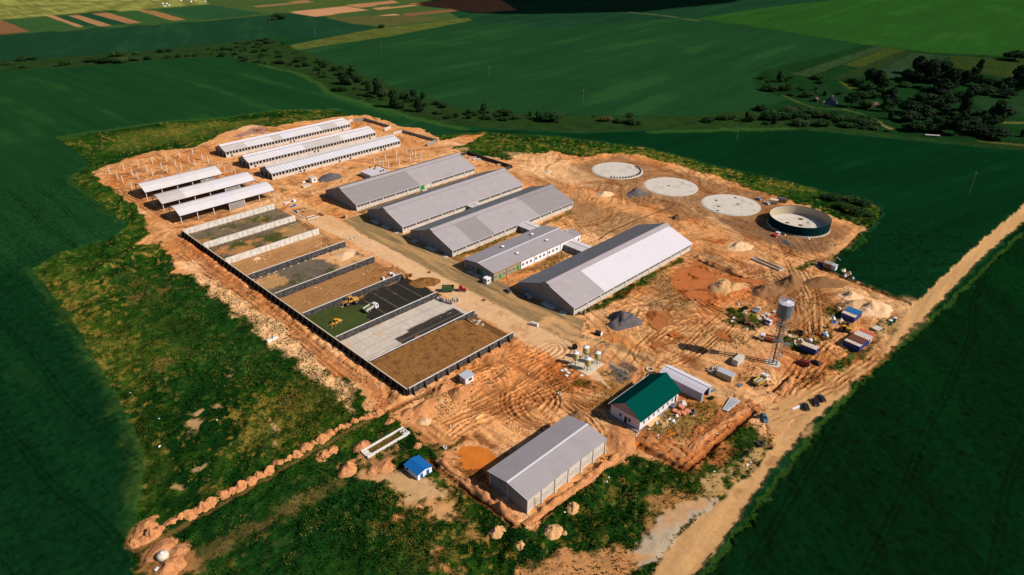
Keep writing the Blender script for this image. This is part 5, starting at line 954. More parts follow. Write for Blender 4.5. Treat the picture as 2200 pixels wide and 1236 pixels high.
# ================================================================== VEHICLES
M_TYRE = mat('tyre_rubber', alb((44, 40, 40)), rough=.85, var=.2); M_RIM = mat('wheel_rim', alb((150, 150, 150)), rough=.4, metal=.4)
M_CGLASS = mat('car_glass', alb((26, 32, 40)), rough=.06, var=.05, spec=.6); M_LAMP = mat('headlight_glass', alb((226, 226, 230)), rough=.1, var=.03); M_TAIL = mat('tail_light_red', alb((190, 30, 26)), rough=.2, var=.05)
M_CHAS = mat('chassis_black', alb((46, 42, 40)), rough=.7, var=.25)
def paintm(name, c, rough=.28): return mat(name, alb(c), rough=rough, var=.05, scale=.6, spec=.55, dirt=alb((170, 130, 90)), dirt_amt=.15)
def wheels(r, spots, R_, wd, y, rimf=.55):
    w_ = MB().wheel(0, 0, R_, wd).mesh('wheel', M_TYRE); h_ = MB().wheel(0, 0, R_, wd + .03)
    hb = MB(); 
    for s in (-1, 1): hb.hull([(R_ * rimf * math.cos(t), s * (wd / 2 + .005), R_ + R_ * rimf * math.sin(t)) for t in np.linspace(0, 2 * math.pi, 11)[:-1]], [(R_ * rimf * math.cos(t), s * (wd / 2 + .02), R_ + R_ * rimf * math.sin(t)) for t in np.linspace(0, 2 * math.pi, 11)[:-1]])
    hm = hb.mesh('rim', M_RIM)
    for x in spots:
        for s in (-1, 1):
            o = bpy.data.objects.new('wheel', w_); COL.objects.link(o); o.parent = r; o.location = (x, s * y, 0)
            o2 = bpy.data.objects.new('rim', hm); COL.objects.link(o2); o2.parent = o
def car(x, y, rz, c, label, L_=4.45, hatch=False, group=None, suv=0.):
    r = empty('parked_car', (x, y, ground_z(x, y)), rz, label, 'car', group); h = L_ / 2; m = paintm('car_paint_%d_%d_%d' % c, c)
    b = MB(); pr = [(-h, .38), (-h + .02, .82 + suv), (-h + .25, .95 + suv), (h * .35, .95 + suv), (h - .25, .78 + suv), (h, .6), (h, .36)]
    b.hull([(p, -.78, z) for p, z in pr], [(p, -.88, z) for p, z in pr][:0] or [(p, .78, z) for p, z in pr]); pr2 = [(p * .985, min(z, .8)) for p, z in pr]
    b.hull([(p, -.88, z) for p, z in pr2], [(p, .88, z) for p, z in pr2]); b.build('body', m, r)
    rb = -h + (.35 if hatch else .75); z0, z1 = .94 + suv, 1.42 + suv
    def ring(x0, x1, yy, z): return [(x0, -yy, z), (x1, -yy, z), (x1, yy, z), (x0, yy, z)]
    b = MB(); b.hull(ring(rb - (.1 if hatch else .45), h * .42, .76, z0), ring(rb + .12, h * .42 - .75, .6, z1)); b.build('window', M_CGLASS, r)
    b = MB(); b.hull(ring(rb + .1, h * .42 - .73, .62, z1 - .02), ring(rb + .22, h * .42 - .85, .55, z1 + .05))
    for s in (-1, 1):
        for xa, xb in ((rb - (.1 if hatch else .45), rb + .12), (h * .42, h * .42 - .75), (0 - .1, -.1)): b.bar((xa, s * .765, z0), (xb, s * .615, z1), .07)
    b.build('roof', m, r)
    for s in (-1, 1):
        b = MB(); b.box(h - .06, h + .015, s * .62 - .2, s * .62 + .2, .55, .72); b.build('headlight', M_LAMP, r)
        b = MB(); b.box(-h - .015, -h + .05, s * .68 - .15, s * .68 + .15, .62, .82); b.build('tail_light', M_TAIL, r)
        b = MB(); b.box(h * .38, h * .38 + .12, s * .95 - .1, s * .95 + .1, .92 + suv, 1.04 + suv); b.build('wing_mirror', m, r)
    b = MB(); b.box(-h - .02, -h + .02, -.26, .26, .45, .57); b.build('number_plate', M_WHITE, r)
    wheels(r, (-h * .6, h * .62), .32, .2, .8); return r
def face(a, b): return math.atan2(b[1] - a[1], b[0] - a[0])
def vpix(zm, tail, head): a, b = at(*zm(*tail)), at(*zm(*head)); return (a[0] + b[0]) / 2, (a[1] + b[1]) / 2, face(a, b)
G3 = 'three dark cars parked side by side beside the dirt road'
car(*vpix(WC, (1350, 560), (1270, 380)), (22, 24, 28), 'black car with a white-and-blue sticker, beside the white board on the ground', group=G3)
car(*vpix(WC, (1540, 255), (1620, 440)), (26, 27, 34), 'black car in the middle of the three parked along the dirt road', 4.6, group=G3)
car(*vpix(WC, (1790, 310), (1690, 160)), (24, 26, 40), 'dark navy car at the end of three cars next to the dirt road', hatch=True, group=G3)
car(*vpix(WC, (110, 690), (200, 880)), (70, 104, 130), 'steel blue car parked alone at the mouth of the site road', 4.6, True)
car(*vpix(Z8, (1150, 930), (1090, 900)), (24, 26, 26), 'black car parked behind the dark red van', 4.5)
car(*vpix(W7, (1550, 530), (1470, 470)), (104, 100, 92), 'brown-grey car on the yard road near the white-roofed barn', 4.5)
car(*vpix(W7, (1840, 640), (1760, 600)), (22, 30, 66), 'dark blue car in the shade of the white-roofed barn', 4.4)
car(*vpix(WT, (330, 300), (230, 250)), (176, 182, 190), 'silver car with dark windows beyond the round tank floor', 4.5)
car(*vpix(WT, (490, 385), (400, 340)), (226, 226, 230), 'white car beside the cream trailer near the green tank', 4.5)
def van(x, y, rz, c, label):
    r = empty('panel_van', (x, y, ground_z(x, y)), rz, label, 'van'); m = paintm('van_paint_%d' % c[0], c)
    b = MB(); pr = [(-2.5, .4), (-2.5, 2.2), (-2.3, 2.35), (1.0, 2.35), (1.9, 1.35), (2.6, 1.1), (2.7, .4)]; b.prism_y(pr, -.95, .95); b.build('body', m, r)
    b = MB(); b.hull([(1.06, -.8, 2.32), (1.86, -.85, 1.42), (1.86, .85, 1.42), (1.06, .8, 2.32)], [(1.12, -.8, 2.35), (1.93, -.85, 1.43), (1.93, .85, 1.43), (1.12, .8, 2.35)]); b.build('windscreen', M_CGLASS, r)
    for s in (-1, 1): b = MB(); b.box(.3, 1.2, s * .955 - .02, s * .955 + .02, 1.4, 2.0); b.build('window', M_CGLASS, r); b = MB(); b.box(2.62, 2.72, s * .7 - .18, s * .7 + .18, .75, 1.0); b.build('headlight', M_LAMP, r)
    b = MB(); b.box(-2.53, -2.49, -.75, .75, 1.4, 2.0); b.build('window', M_CGLASS, r)
    wheels(r, (-1.6, 1.75), .36, .24, .86)
van(*vpix(Z8, (1060, 940), (955, 905)), (112, 18, 28), 'dark red panel van parked beside the water tower')

M_CABW = paintm('truck_cab_white', (232, 230, 232)); M_LOAD = mat('earth_load', alb((150, 110, 74)), var=.3)
def truck(x, y, rz, bodyc, label, cargo=None, tip=0.0, axles=(-2.6, -1.3, 2.2), slat=False, L_=7.4):
    r = empty('dump_truck', (x, y, ground_z(x, y)), rz, label, 'truck'); h = L_ / 2; mb_ = paintm('dump_bed_%d_%d' % bodyc[:2], bodyc, .5)
    b = MB(); b.box(-h, h - .3, -.45, .45, .75, 1.05); b.box(-h + .3, h - 2.2, -.9, .9, .7, .9); b.build('chassis', M_CHAS, r)
    b = MB(); x0, x1 = h - 1.9, h; b.prism_y([(x0, .75), (x0, 2.75), (x0 + .15, 2.85), (x1 - .35, 2.8), (x1 - .02, 1.7), (x1, .75)], -1.22, 1.22); cb_ = b.build('cab', M_CABW, r)
    b = MB(); b.hull([(x1 - .33, -1.08, 2.68), (x1 - .04, -1.12, 1.75), (x1 - .04, 1.12, 1.75), (x1 - .33, 1.08, 2.68)], [(x1 - .27, -1.08, 2.7), (x1 + .02, -1.12, 1.75), (x1 + .02, 1.12, 1.75), (x1 - .27, 1.08, 2.7)]); b.build('windscreen', M_CGLASS, cb_)
    for s in (-1, 1):
        b = MB(); b.box(x0 + .6, x1 - .5, s * 1.225 - .02, s * 1.225 + .02, 1.75, 2.5); b.build('window', M_CGLASS, cb_)
        b = MB(); b.box(x1 - .03, x1 + .03, s * .9 - .2, s * .9 + .2, .95, 1.2); b.build('headlight', M_LAMP, cb_)
    b = MB(); b.lathe([(.22, 0), (.22, .06)], (x0 + .9, 0, 2.84), 10); b.build('roof_hatch', M_CHAS, cb_)
    # open tipping bed: floor, sides, head and tail boards
    B = MB(); l = L_ - 2.3; z0 = 0
    B.box(0, l, -1.22, 1.22, 0, .12); B.box(0, l, -1.25, -1.15, .12, 1.35); B.box(0, l, 1.15, 1.25, .12, 1.35); B.box(l - .1, l, -1.15, 1.15, .12, 1.6); B.box(0, .1, -1.15, 1.15, .12, 1.15)
    if slat:
        for k in range(7): B.box(.3 + k * .68, .42 + k * .68, -1.33, -1.25, .1, 1.35); B.box(.3 + k * .68, .42 + k * .68, 1.25, 1.33, .1, 1.35)
    else:
        for k in range(5): B.box(.2 + k * 1.1, .34 + k * 1.1, -1.31, -1.25, .0, 1.33); B.box(.2 + k * 1.1, .34 + k * 1.1, 1.25, 1.31, .0, 1.33)
    bo = B.build('dump_bed', mb_, r, loc=(-h, 0, 1.1)); bo.rotation_euler = (0, -tip, 0)
    if cargo:
        b = MB(); k = 9; n_ = 5; vs = []
        for i in range(k):
            for j in range(n_): e = (1 - abs(j - 2) / 2) * math.sin(math.pi * (i + .5) / k); vs.append((.12 + (l - .24) * i / (k - 1), -1.12 + 2.24 * j / (n_ - 1), .6 + .55 * e + rr.uniform(-.1, .12)))
        b.add(vs, [(i * n_ + j, (i + 1) * n_ + j, (i + 1) * n_ + j + 1, i * n_ + j + 1) for i in range(k - 1) for j in range(n_ - 1)]); b.build('cargo', cargo, bo)
    wheels(r, axles, .52, .34, 1.0); return r
truck(*vpix(WJ, (1560, 590), (1360, 700)), (206, 84, 28), 'white-cabbed dump truck with an orange bed by the scrap-strewn grass', M_LOAD)
truck(*vpix(WJ, (1500, 1170), (1230, 1110)), (196, 92, 48), 'white-cabbed dump truck with a faded orange bed behind the water tower legs', M_LOAD)
truck(*vpix(W5, (1860, 400), (2060, 260)), (206, 166, 70), 'dump truck with a yellow bed full of rubble beside the excavated pit', mat('rubble_load', alb((170, 166, 150)), var=.5, scale=3), 0.0)
truck(*vpix(W6, (870, 810), (1030, 730)), (196, 188, 172), 'white dump truck with ribbed sides tipping cut grass', mat('cut_grass_load', alb((60, 78, 20)), var=.4, scale=4), .13, slat=True, L_=7.0)

M_YEL = paintm('machine_yellow', (218, 156, 40), .45); M_YELD = paintm('machine_ochre', (206, 150, 70), .5)
def loader(x, y, rz, label, big=True):
    m = M_YELD if big else M_YEL; s = 1.25 if big else .95
    r = empty('wheel_loader', (x, y, .4), rz, label, 'loader')
    b = MB(); b.prism_y([(-3.0 * s, .8 * s), (-3.0 * s, 1.5 * s), (-2.6 * s, 1.85 * s), (-.9 * s, 1.95 * s), (-.9 * s, .8 * s)], -.85 * s, .85 * s); b.build('engine_hood', m, r)
    b = MB(); b.box(-1.0 * s, 2.0 * s, -.45 * s, .45 * s, .6 * s, 1.1 * s); b.hull([(1.0 * s, -.6 * s, .7 * s), (2.1 * s, -.6 * s, .7 * s), (2.1 * s, .6 * s, .7 * s), (1.0 * s, .6 * s, .7 * s)], [(1.1 * s, -.5 * s, 1.7 * s), (1.8 * s, -.5 * s, 1.6 * s), (1.8 * s, .5 * s, 1.6 * s), (1.1 * s, .5 * s, 1.7 * s)]); b.build('frame', m, r)
    b = MB(); b.box(-.85 * s, .6 * s, -.7 * s, .7 * s, 1.0 * s, 1.75 * s); cbo = b.build('cab', m, r)
    b = MB(); b.hull([(-.8 * s, -.66 * s, 1.75 * s), (.55 * s, -.66 * s, 1.75 * s), (.55 * s, .66 * s, 1.75 * s), (-.8 * s, .66 * s, 1.75 * s)], [(-.7 * s, -.6 * s, 2.75 * s), (.4 * s, -.6 * s, 2.75 * s), (.4 * s, .6 * s, 2.75 * s), (-.7 * s, .6 * s, 2.75 * s)]); b.build('window', M_CGLASS, cbo)
    b = MB(); b.box(-.85 * s, .6 * s, -.75 * s, .75 * s, 2.752 * s, 2.95 * s)
    for xa in (-.74, .46):
        for ya in (-.62, .62): b.bar((xa * s, ya * s, 1.7 * s), (xa * s, ya * s, 2.78 * s), .1 * s)
    b.build('cab_roof', m, cbo)
    for q in (-.55, .55): b = MB(); b.bar((1.3 * s, q * s, 1.55 * s), (2.5 * s, q * s, 1.35 * s), .16 * s, .3 * s); b.bar((2.5 * s, q * s, 1.4 * s), (3.2 * s, q * s, .7 * s), .16 * s, .28 * s); b.build('lift_arm', m, r)
    b = MB(); pr = [(3.1, .9), (3.0, .3), (3.3, .05), (4.1, .0), (4.1, .06), (3.35, .15), (3.1, .4), (3.2, .9)]; b.prism_y([(p * s, z * s) for p, z in pr], -1.3 * s, 1.3 * s); b.box(3.05 * s, 4.0 * s, -1.34 * s, -1.3 * s, .02, .7 * s); b.box(3.05 * s, 4.0 * s, 1.3 * s, 1.34 * s, .02, .7 * s); b.build('bucket', mat('worn_steel', alb((150, 128, 100)), rough=.5, var=.2), r)
    for s2 in (-1, 1): b = MB(); b.box(-2.9 * s, -1.1 * s, s2 * 1.05 * s - .3 * s, s2 * 1.05 * s + .3 * s, 1.42 * s, 1.5 * s); b.build('mudguard', m, r)
    wheels(r, (-1.9 * s, 1.35 * s), .72 * s, .5 * s, 1.02 * s)
loader(*vpix(W6, (690, 620), (430, 690)), 'big ochre wheel loader rolling the green silage beside the dark wall')
loader(*vpix(W6, (400, 990), (170, 1120)), 'smaller bright yellow loader with its bucket lowered on the green silage', False)

# tractor and trailer
M_RED = paintm('tractor_red', (196, 22, 30)); tx, ty, tr = vpix(W7, (540, 480), (740, 500))
r = empty('tractor', (tx, ty), tr, 'red tractor hitched to the green trailer on the pale yard road', 'tractor')
b = MB(); b.prism_y([(.2, .9), (.2, 1.75), (1.2, 1.7), (2.1, 1.5), (2.2, .9)], -.45, .45); b.build('hood', M_RED, r)
b = MB(); b.box(-1.4, 2.0, -.3, .3, .6, .95); b.build('chassis', M_CHAS, r)
b = MB(); b.hull([(-1.3, -.75, 1.3), (.2, -.75, 1.3), (.2, .75, 1.3), (-1.3, .75, 1.3)], [(-1.15, -.7, 2.55), (.05, -.7, 2.55), (.05, .7, 2.55), (-1.15, .7, 2.55)]); cbo = b.build('cab', M_CGLASS, r)
b = MB(); b.box(-1.35, .2, -.82, .82, 2.552, 2.75)
for xa, xb in ((-1.28, -1.15), (.18, .05)):
    for ya in (-.74, .74): b.bar((xa, ya, 1.3), (xb, ya * .94, 2.6), .09)
b.build('cab_roof', M_RED, cbo)
for s in (-1, 1): b = MB(); b.prism_y([(-1.75, 1.2), (-1.5, 1.7), (-.9, 1.85), (-.3, 1.6), (-.3, 1.5), (-.9, 1.72), (-1.45, 1.58), (-1.68, 1.15)], s * 1.0 - .3, s * 1.0 + .3); b.build('mudguard', M_RED, r)
b = MB(); b.bar((1.6, .5, 1.6), (1.6, .5, 2.4), .1, n=8); b.build('exhaust', M_CHAS, r)
for s in (-1, 1): b = MB(); b.box(2.15, 2.23, s * .28 - .1, s * .28 + .1, 1.2, 1.38); b.build('headlight', M_LAMP, r)
wheels(r, (-.95,), .85, .5, .98); wheels(r, (1.6,), .58, .38, .9)
M_TRG = paintm('trailer_green', (30, 96, 62), .5); vx, vy, vr = vpix(W7, (250, 500), (500, 500))
r = empty('farm_trailer', (vx, vy), vr, 'dark green farm trailer behind the red tractor, loaded with brown silage', 'trailer')
b = MB(); b.box(-2.8, 2.9, -1.2, 1.2, 1.0, 1.15); b.box(-2.8, 2.9, -1.25, -1.17, 1.15, 3.0); b.box(-2.8, 2.9, 1.17, 1.25, 1.15, 3.0); b.box(2.82, 2.9, -1.17, 1.17, 1.15, 3.2); b.box(-2.8, -2.72, -1.17, 1.17, 1.15, 2.9)
for k in range(6): b.box(-2.7 + k * 1.08, -2.58 + k * 1.08, -1.32, -1.25, 1.0, 3.0); b.box(-2.7 + k * 1.08, -2.58 + k * 1.08, 1.25, 1.32, 1.0, 3.0)
b.build('box_body', M_TRG, r)
b = MB(); b.box(-2.6, 2.8, -.4, .4, .7, .98); b.bar((2.6, 0, .75), (4.4, 0, .7), .25); b.build('drawbar', M_CHAS, r)
b = MB(); b.box(-2.7, 2.8, -1.16, 1.16, 1.2, 2.3); b.build('cargo', mat('brown_silage', alb((110, 70, 28)), var=.4, scale=2), r)
wheels(r, (-1.4, -.1), .55, .42, 1.0)

# excavator
ex, ey, er = vpix(WV, (770, 650), (520, 610)); r = empty('excavator', (ex, ey), er, 'yellow excavator with its arm stretched out towards the scrap pile', 'excavator')
for s in (-1, 1): b = MB(); b.prism_y([(-2.0, .15), (-2.2, .5), (-1.8, .9), (1.8, .9), (2.2, .5), (2.0, .15), (1.6, 0), (-1.6, 0)], s * 1.15 - .3, s * 1.15 + .3); b.build('track', M_TYRE, r)
b = MB(); b.box(-1.2, 1.2, -.9, .9, .5, 1.05); b.build('undercarriage', M_CHAS, r)
b = MB(); b.prism_y([(-2.4, 1.1), (-2.6, 1.5), (-2.4, 2.3), (1.0, 2.2), (1.5, 1.5), (1.5, 1.1)], -1.35, .1); b.prism_y([(-2.4, 1.1), (-2.6, 1.5), (-2.4, 2.2), (-.6, 2.2), (-.6, 1.1)], .1, 1.35); b.build('house', M_YEL, r)
b = MB(); b.box(-1.9, -.7, -1.1, -.2, 2.2, 2.35); b.build('hood_grille', M_CHAS, r)
b = MB(); b.hull([(-.3, .25, 1.1), (1.5, .25, 1.1), (1.5, 1.3, 1.1), (-.3, 1.3, 1.1)], [(-.2, .3, 2.9), (1.0, .3, 2.9), (1.0, 1.25, 2.9), (-.2, 1.25, 2.9)]); cbo = b.build('cab', M_CGLASS, r)
b = MB(); b.box(-.3, 1.1, .22, 1.33, 2.902, 3.0)
for xa, xb in ((-.28, -.18), (1.48, .98)):
    for ya in (.28, 1.27): b.bar((xa, ya, 1.1), (xb, ya, 2.92), .1)
b.build('cab_roof', M_YEL, cbo)
b = MB(); b.bar((1.2, -.2, 1.6), (2.8, -.2, 4.3), .4, .6); b.bar((2.8, -.2, 4.3), (5.6, -.2, 4.5), .38, .5); b.build('boom', M_YEL, r)
b = MB(); b.bar((5.3, -.2, 4.7), (7.0, -.2, 1.6), .32, .42); b.build('stick', M_YEL, r)
b = MB(); b.prism_y([(6.8, 1.7), (7.3, 1.5), (7.2, .5), (6.5, .3), (6.0, .7), (6.3, .6), (6.9, .8)], -.75, .35); b.build('bucket', M_CHAS, r)
b = MB(); b.bar((1.8, -.2, 1.6), (2.9, -.2, 3.4), .16, n=8); b.build('hydraulic_ram', M_GALV, r)
# bulldozer
bx, by, br_ = vpix(Z8, (1010, 660), (920, 640)); r = empty('bulldozer', (bx, by), br_, 'dusty yellow bulldozer parked near the blue container with the pale roof', 'bulldozer'); M_YB = paintm('dozer_ochre', (170, 120, 44), .6)
for s in (-1, 1): b = MB(); b.prism_y([(-1.9, .15), (-2.1, .6), (-1.7, 1.0), (1.4, 1.0), (1.8, .5), (1.5, 0), (-1.5, 0)], s * 1.0 - .28, s * 1.0 + .28); b.build('track', M_TYRE, r)
b = MB(); b.prism_y([(-.2, .8), (-.2, 1.9), (1.9, 1.75), (2.0, .8)], -.6, .6); b.build('hood', M_YB, r)
b = MB(); b.box(-1.9, -.2, -.7, .7, .8, 1.4); b.build('frame', M_CHAS, r)
b = MB(); b.hull([(-1.6, -.7, 1.4), (-.25, -.7, 1.4), (-.25, .7, 1.4), (-1.6, .7, 1.4)], [(-1.5, -.65, 2.6), (-.35, -.65, 2.6), (-.35, .65, 2.6), (-1.5, .65, 2.6)]); cbo = b.build('cab', M_CGLASS, r)
b = MB(); b.box(-1.7, -.15, -.8, .8, 2.602, 2.75); b.build('cab_roof', M_YB, cbo)
b = MB(); b.prism_y([(2.6, .0), (2.35, .6), (2.6, 1.3), (2.7, 1.3), (2.5, .6), (2.72, 0)], -1.6, 1.6); b.build('blade', M_YB, r)
for s in (-1, 1): b = MB(); b.bar((-.2, s * 1.4, .5), (2.45, s * 1.4, .4), .16, .25); b.build('push_arm', M_YB, r)
b = MB(); b.bar((1.0, 0, 1.8), (1.0, 0, 2.5), .14, n=8); b.build('exhaust', M_CHAS, r)
# telehandler / mixer at the tank, cream trailer, dark-roofed trailer
lx_, ly_, lr_ = vpix(WT, (690, 1010), (590, 1040)); r = empty('mobile_machine', (lx_, ly_), lr_, 'red and white working machine standing in front of the green tank', 'machine')
b = MB(); b.prism_y([(-.2, .5), (-.2, 1.7), (1.8, 1.5), (2.0, .5)], -1.0, 1.0); b.build('hood', paintm('machine_red', (214, 52, 30)), r)
b = MB(); b.box(-2.0, -.25, -1.05, 1.05, .6, 2.0); cbo = b.build('cab', M_CABW, r); b = MB(); b.box(-1.8, -.4, -1.09, 1.09, 1.3, 1.9); b.build('window', M_CGLASS, cbo)
b = MB(); b.box(-2.05, -.2, -1.12, 1.12, 2.002, 2.2); b.build('cab_roof', M_CABW, cbo); b = MB(); b.lathe([(.3, 0), (.3, .1)], (-1.1, 0, 2.2), 10); b.build('roof_hatch', M_CHAS, cbo)
wheels(r, (-1.3, 1.1), .5, .35, .95)
def trailer_house(tail, head, label, mw, mr, L_, h, arch=False):
    x, y, a = vpix(WT, tail, head); r = empty('site_trailer', (x, y), a, label, 'trailer', 'trailers behind the green tank'); l = L_ / 2
    b = MB(); b.prism_x([(-1.15, .6), (1.15, .6), (1.2, h - .4), (.8, h), (-.8, h), (-1.2, h - .4)], -l, l); b.build('body', mw, r)
    b = MB(); b.prism_x([(-1.25, h - .35), (-.8, h + .02), (.8, h + .02), (1.25, h - .35), (.82, h + .12), (-.82, h + .12)], -l - .06, l + .06); b.build('roof', mr, r)
    for xx in (-l * .5, l * .35): b = MB(); b.box(xx - .4, xx + .4, -1.24, -1.17, 1.3, 2.0); b.build('window', M_GLASS, r)
    b = MB(); b.box(-.4, .35, -1.22, -1.16, .65, 2.2); b.build('door', M_CHAS, r)
    b = MB(); b.bar((l, 0, .65), (l + 1.3, 0, .6), .14); b.build('drawbar', M_CHAS, r); wheels(r, (-l * .45, l * .45), .36, .22, 1.0)
trailer_house((670, 370), (510, 350), 'cream site trailer with an open door beside the white car', mat('cream_tin', alb((220, 206, 172)), var=.06), mat('cream_tin', None), 4.6, 2.9)
trailer_house((840, 350), (650, 320), 'longer trailer with a dark grey arched roof behind the cream trailer', mat('brown_tin', alb((140, 122, 98)), var=.15), mat('grey_felt', alb((92, 84, 86)), var=.15), 6.2, 3.0)

# ================================================================== CONTAINERS, SHEDS, TOWER, SILOS
M_CTB = mat('container_blue', alb((30, 56, 120)), rough=.6, var=.12, stripes=(0, .28, .25), dirt=alb((120, 84, 60)), dirt_amt=.3); M_CTW = mat('rusty_pale_roof', alb((220, 200, 180), 1.1), var=.08, dirt=alb((170, 104, 66)), dirt_amt=.8, dirt_scale=.6)
M_CTO = mat('container_orange', alb((206, 96, 62)), rough=.6, var=.1, stripes=(0, .28, .2)); M_CTBR = mat('rust_brown_roof', alb((104, 56, 40)), var=.15, stripes=(1, .9, .2)); M_CTRB = mat('container_blue_roof', alb((20, 96, 146)), var=.1, stripes=(0, .9, .2))
M_CTGR = mat('container_grey', alb((196, 188, 180)), rough=.6, var=.08, stripes=(0, .28, .12))
def container(x, y, rz, lx, ly, h, mw, mr, label, z=0, over=0.04):
    r = empty('container', (x, y, z), rz, label, 'container')
    b = MB(); b.box(0, lx, 0, ly, .1, h); b.build('shell', mw, r)
    b = MB(); b.box(-over, lx + over, -over, ly + over, h + .002, h + .1); b.build('roof', mr, r)
    b = MB()
    for xx in (0, lx):
        for yy in (0, ly): b.box(xx - .07, xx + .07, yy - .07, yy + .07, 0, h + .08)
    b.build('corner_posts', mw, r)
    b = MB(); e = -.04; b.box(e, -.003, .1, ly / 2 - .03, .2, h - .1) if lx > ly else b.box(.1, lx / 2 - .03, e, -.003, .2, h - .1); b.build('door_leaf', mw, r)
    b = MB(); b.box(e, -.003, ly / 2 + .03, ly - .1, .2, h - .1) if lx > ly else b.box(lx / 2 + .03, lx - .1, e, -.003, .2, h - .1); b.build('door_leaf', mw, r)
    return r
q = at(*Z8(1115, 840)); container(q[0], q[1], rad(2), 3.0, 6.3, 2.6, M_CTB, M_CTW, 'blue container with a rust-stained pale roof on the grass by the bulldozer')
q = at(*Z8(1455, 552)); container(q[0], q[1], rad(-4), 2.5, 6.0, 2.6, M_CTB, M_CTW, 'blue container with a rusty pale roof, in front of the blue-roofed one'); container(q[0] + 2.6, q[1], rad(-4), 5.0, 6.0, 2.75, M_CTB, M_CTRB, 'blue container with a blue tin roof below the sand heap')
q = at(*Z8(1500, 812)); u = rad(-4)
def off(dx, dy): return q[0] + dx * math.cos(u) - dy * math.sin(u), q[1] + dx * math.sin(u) + dy * math.cos(u)
container(*off(0, 0), u, 2.45, 6.6, 2.6, M_CTB, M_CTW, 'blue container with a rusty white roof at the lower end of the joined block')
container(*off(2.5, .2), u, 4.6, 6.2, 2.9, M_CTB, M_CTBR, 'blue container under a dark rust-brown roof in the middle of the joined block', over=.15)
container(*off(7.15, 0), u, 2.3, 6.4, 2.6, M_CTB, M_CTW, 'blue container with a blotchy pale roof behind the rust-brown roof')
container(*off(9.5, .1), u, 2.6, 6.2, 2.6, M_CTGR, M_CTGR, 'pale grey container between the blue block and the orange container')
container(*off(12.15, 0), u, 2.5, 6.3, 2.7, M_CTO, M_CTO, 'orange container at the upper end of the joined block')
q = at(*Z8(425, 942)); container(q[0], q[1], 0, 5.6, 2.4, 2.6, M_CTGR, M_CONC, 'pale grey container standing alone left of the tower')
q = at(*Z8(370, 1080)); container(q[0], q[1], rad(2), 3.2, 6.4, 2.5, mat('sandy_tin_shed', alb((190, 164, 128)), var=.08, stripes=(1, .6, .12)), M_RF_TIN, 'sandy metal shed with a bluish ribbed roof beside the concrete rings')
hut('field_hut', *at(*WF(530, 550)), 2.6, 3.8, 3.0, 'white tin hut with a bluish roof at the field edge', 'hut', M_WHITEC, M_RF_TIN, .2)
hut('field_hut', *at(*WF(410, 520)), 3.4, 3.6, 3.2, 'brown plank hut with a grey felt roof at the field edge', 'hut', mat('brown_planks', alb((150, 108, 80)), var=.15, stripes=(1, .35, .2)), mat('grey_felt_roof', alb((150, 140, 122)), var=.12), .15)
hut('field_hut', *at(*WF(195, 415)), 1.9, 2.6, 2.3, 'small blue hut with a rust-red roof at the field edge', 'hut', M_CTB, mat('rust_red_roof', alb((156, 84, 56)), var=.1), .12)
o = MB().box(-1.9, 1.9, -.12, .12, 0, .12).build('loose_plank', M_STEELW); o.location = (*at(*WF(600, 350)), 3.3); o.rotation_euler = (0, 0, .9); tag(o, 'white plank lying across the bluish roof of the tin hut', 'plank')
for p, lb in (((1500, 450), 'portable toilet with green walls and white roof, closer to the containers'), ((1580, 400), 'portable toilet with green walls and white roof, closer to the sand heap')):
    q = at(*WV(p[0] + 10, p[1] + 60)); r = empty('portable_toilet', q, rad(12), lb, 'toilet', 'two green portable toilets'); b = MB(); b.box(-.6, .6, -.6, .6, .05, 2.2); b.build('cabin', mat('toilet_green', alb((20, 150, 100)), var=.06), r)
    b = MB(); b.hull([(-.68, -.68, 2.2), (.68, -.68, 2.2), (.68, .68, 2.2), (-.68, .68, 2.2)], [(-.4, -.4, 2.45), (.4, -.4, 2.45), (.4, .4, 2.45), (-.4, .4, 2.45)]); b.build('roof', M_WHITE, r); b = MB(); b.box(-.4, .4, -.64, -.605, .15, 2.0); b.build('door', mat('toilet_door', alb((16, 120, 84)), var=.05), r)

# water tower
r = empty('water_tower', (236.5, 86.3), rad(20), 'tall steel water tower: grey tank with railed top on lattice legs', 'water tower')
M_TNK = mat('grey_tank_steel', alb((120, 126, 128)), rough=.45, metal=.15, var=.10, scale=.6, dirt=alb((84, 88, 90)), dirt_amt=.6, dirt_scale=.5)
b = MB(); b.lathe([(.6, 20.6), (2.85, 22.4), (2.85, 28.0)], n=32, cap=False); b.build('tank', M_TNK, r, False)
b = MB(); b.lathe([(2.86, 28.0), (2.6, 28.15), (.5, 28.9), (.05, 28.95)], n=32); b.build('tank_roof', mat('pale_tank_roof', alb((206, 202, 208)), rough=.5, var=.12, scale=2), r)
b = MB(); b.lathe([(.5, 0), (.5, .5)], (0.3, .2, 28.85), 12); b.bar((1.8, 0, 28.4), (1.8, 0, 29.2), .12, n=8); b.build('roof_hatch', M_GALV, r)
b = MB(); n = 24
for k in range(n):
    a0, a1 = 2 * math.pi * k / n, 2 * math.pi * (k + 1) / n
    for z in (28.6, 29.3): b.bar((2.8 * math.cos(a0), 2.8 * math.sin(a0), z), (2.8 * math.cos(a1), 2.8 * math.sin(a1), z), .06)
    if k % 2 == 0: b.bar((2.8 * math.cos(a0), 2.8 * math.sin(a0), 28), (2.8 * math.cos(a0), 2.8 * math.sin(a0), 29.3), .06)
b.build('railing', M_STEELW, r)
M_LEG = mat('pale_leg_paint', alb((196, 196, 184)), rough=.5, var=.12)
LG = [(2.05 * math.cos(rad(a)), 2.05 * math.sin(rad(a))) for a in (45, 135, 225, 315)]
for x, y in LG: b = MB(); b.bar((x * 1.06, y * 1.06, -.2), (x * .95, y * .95, 22.3),   .24, n=10); b.build('leg', M_LEG, r)
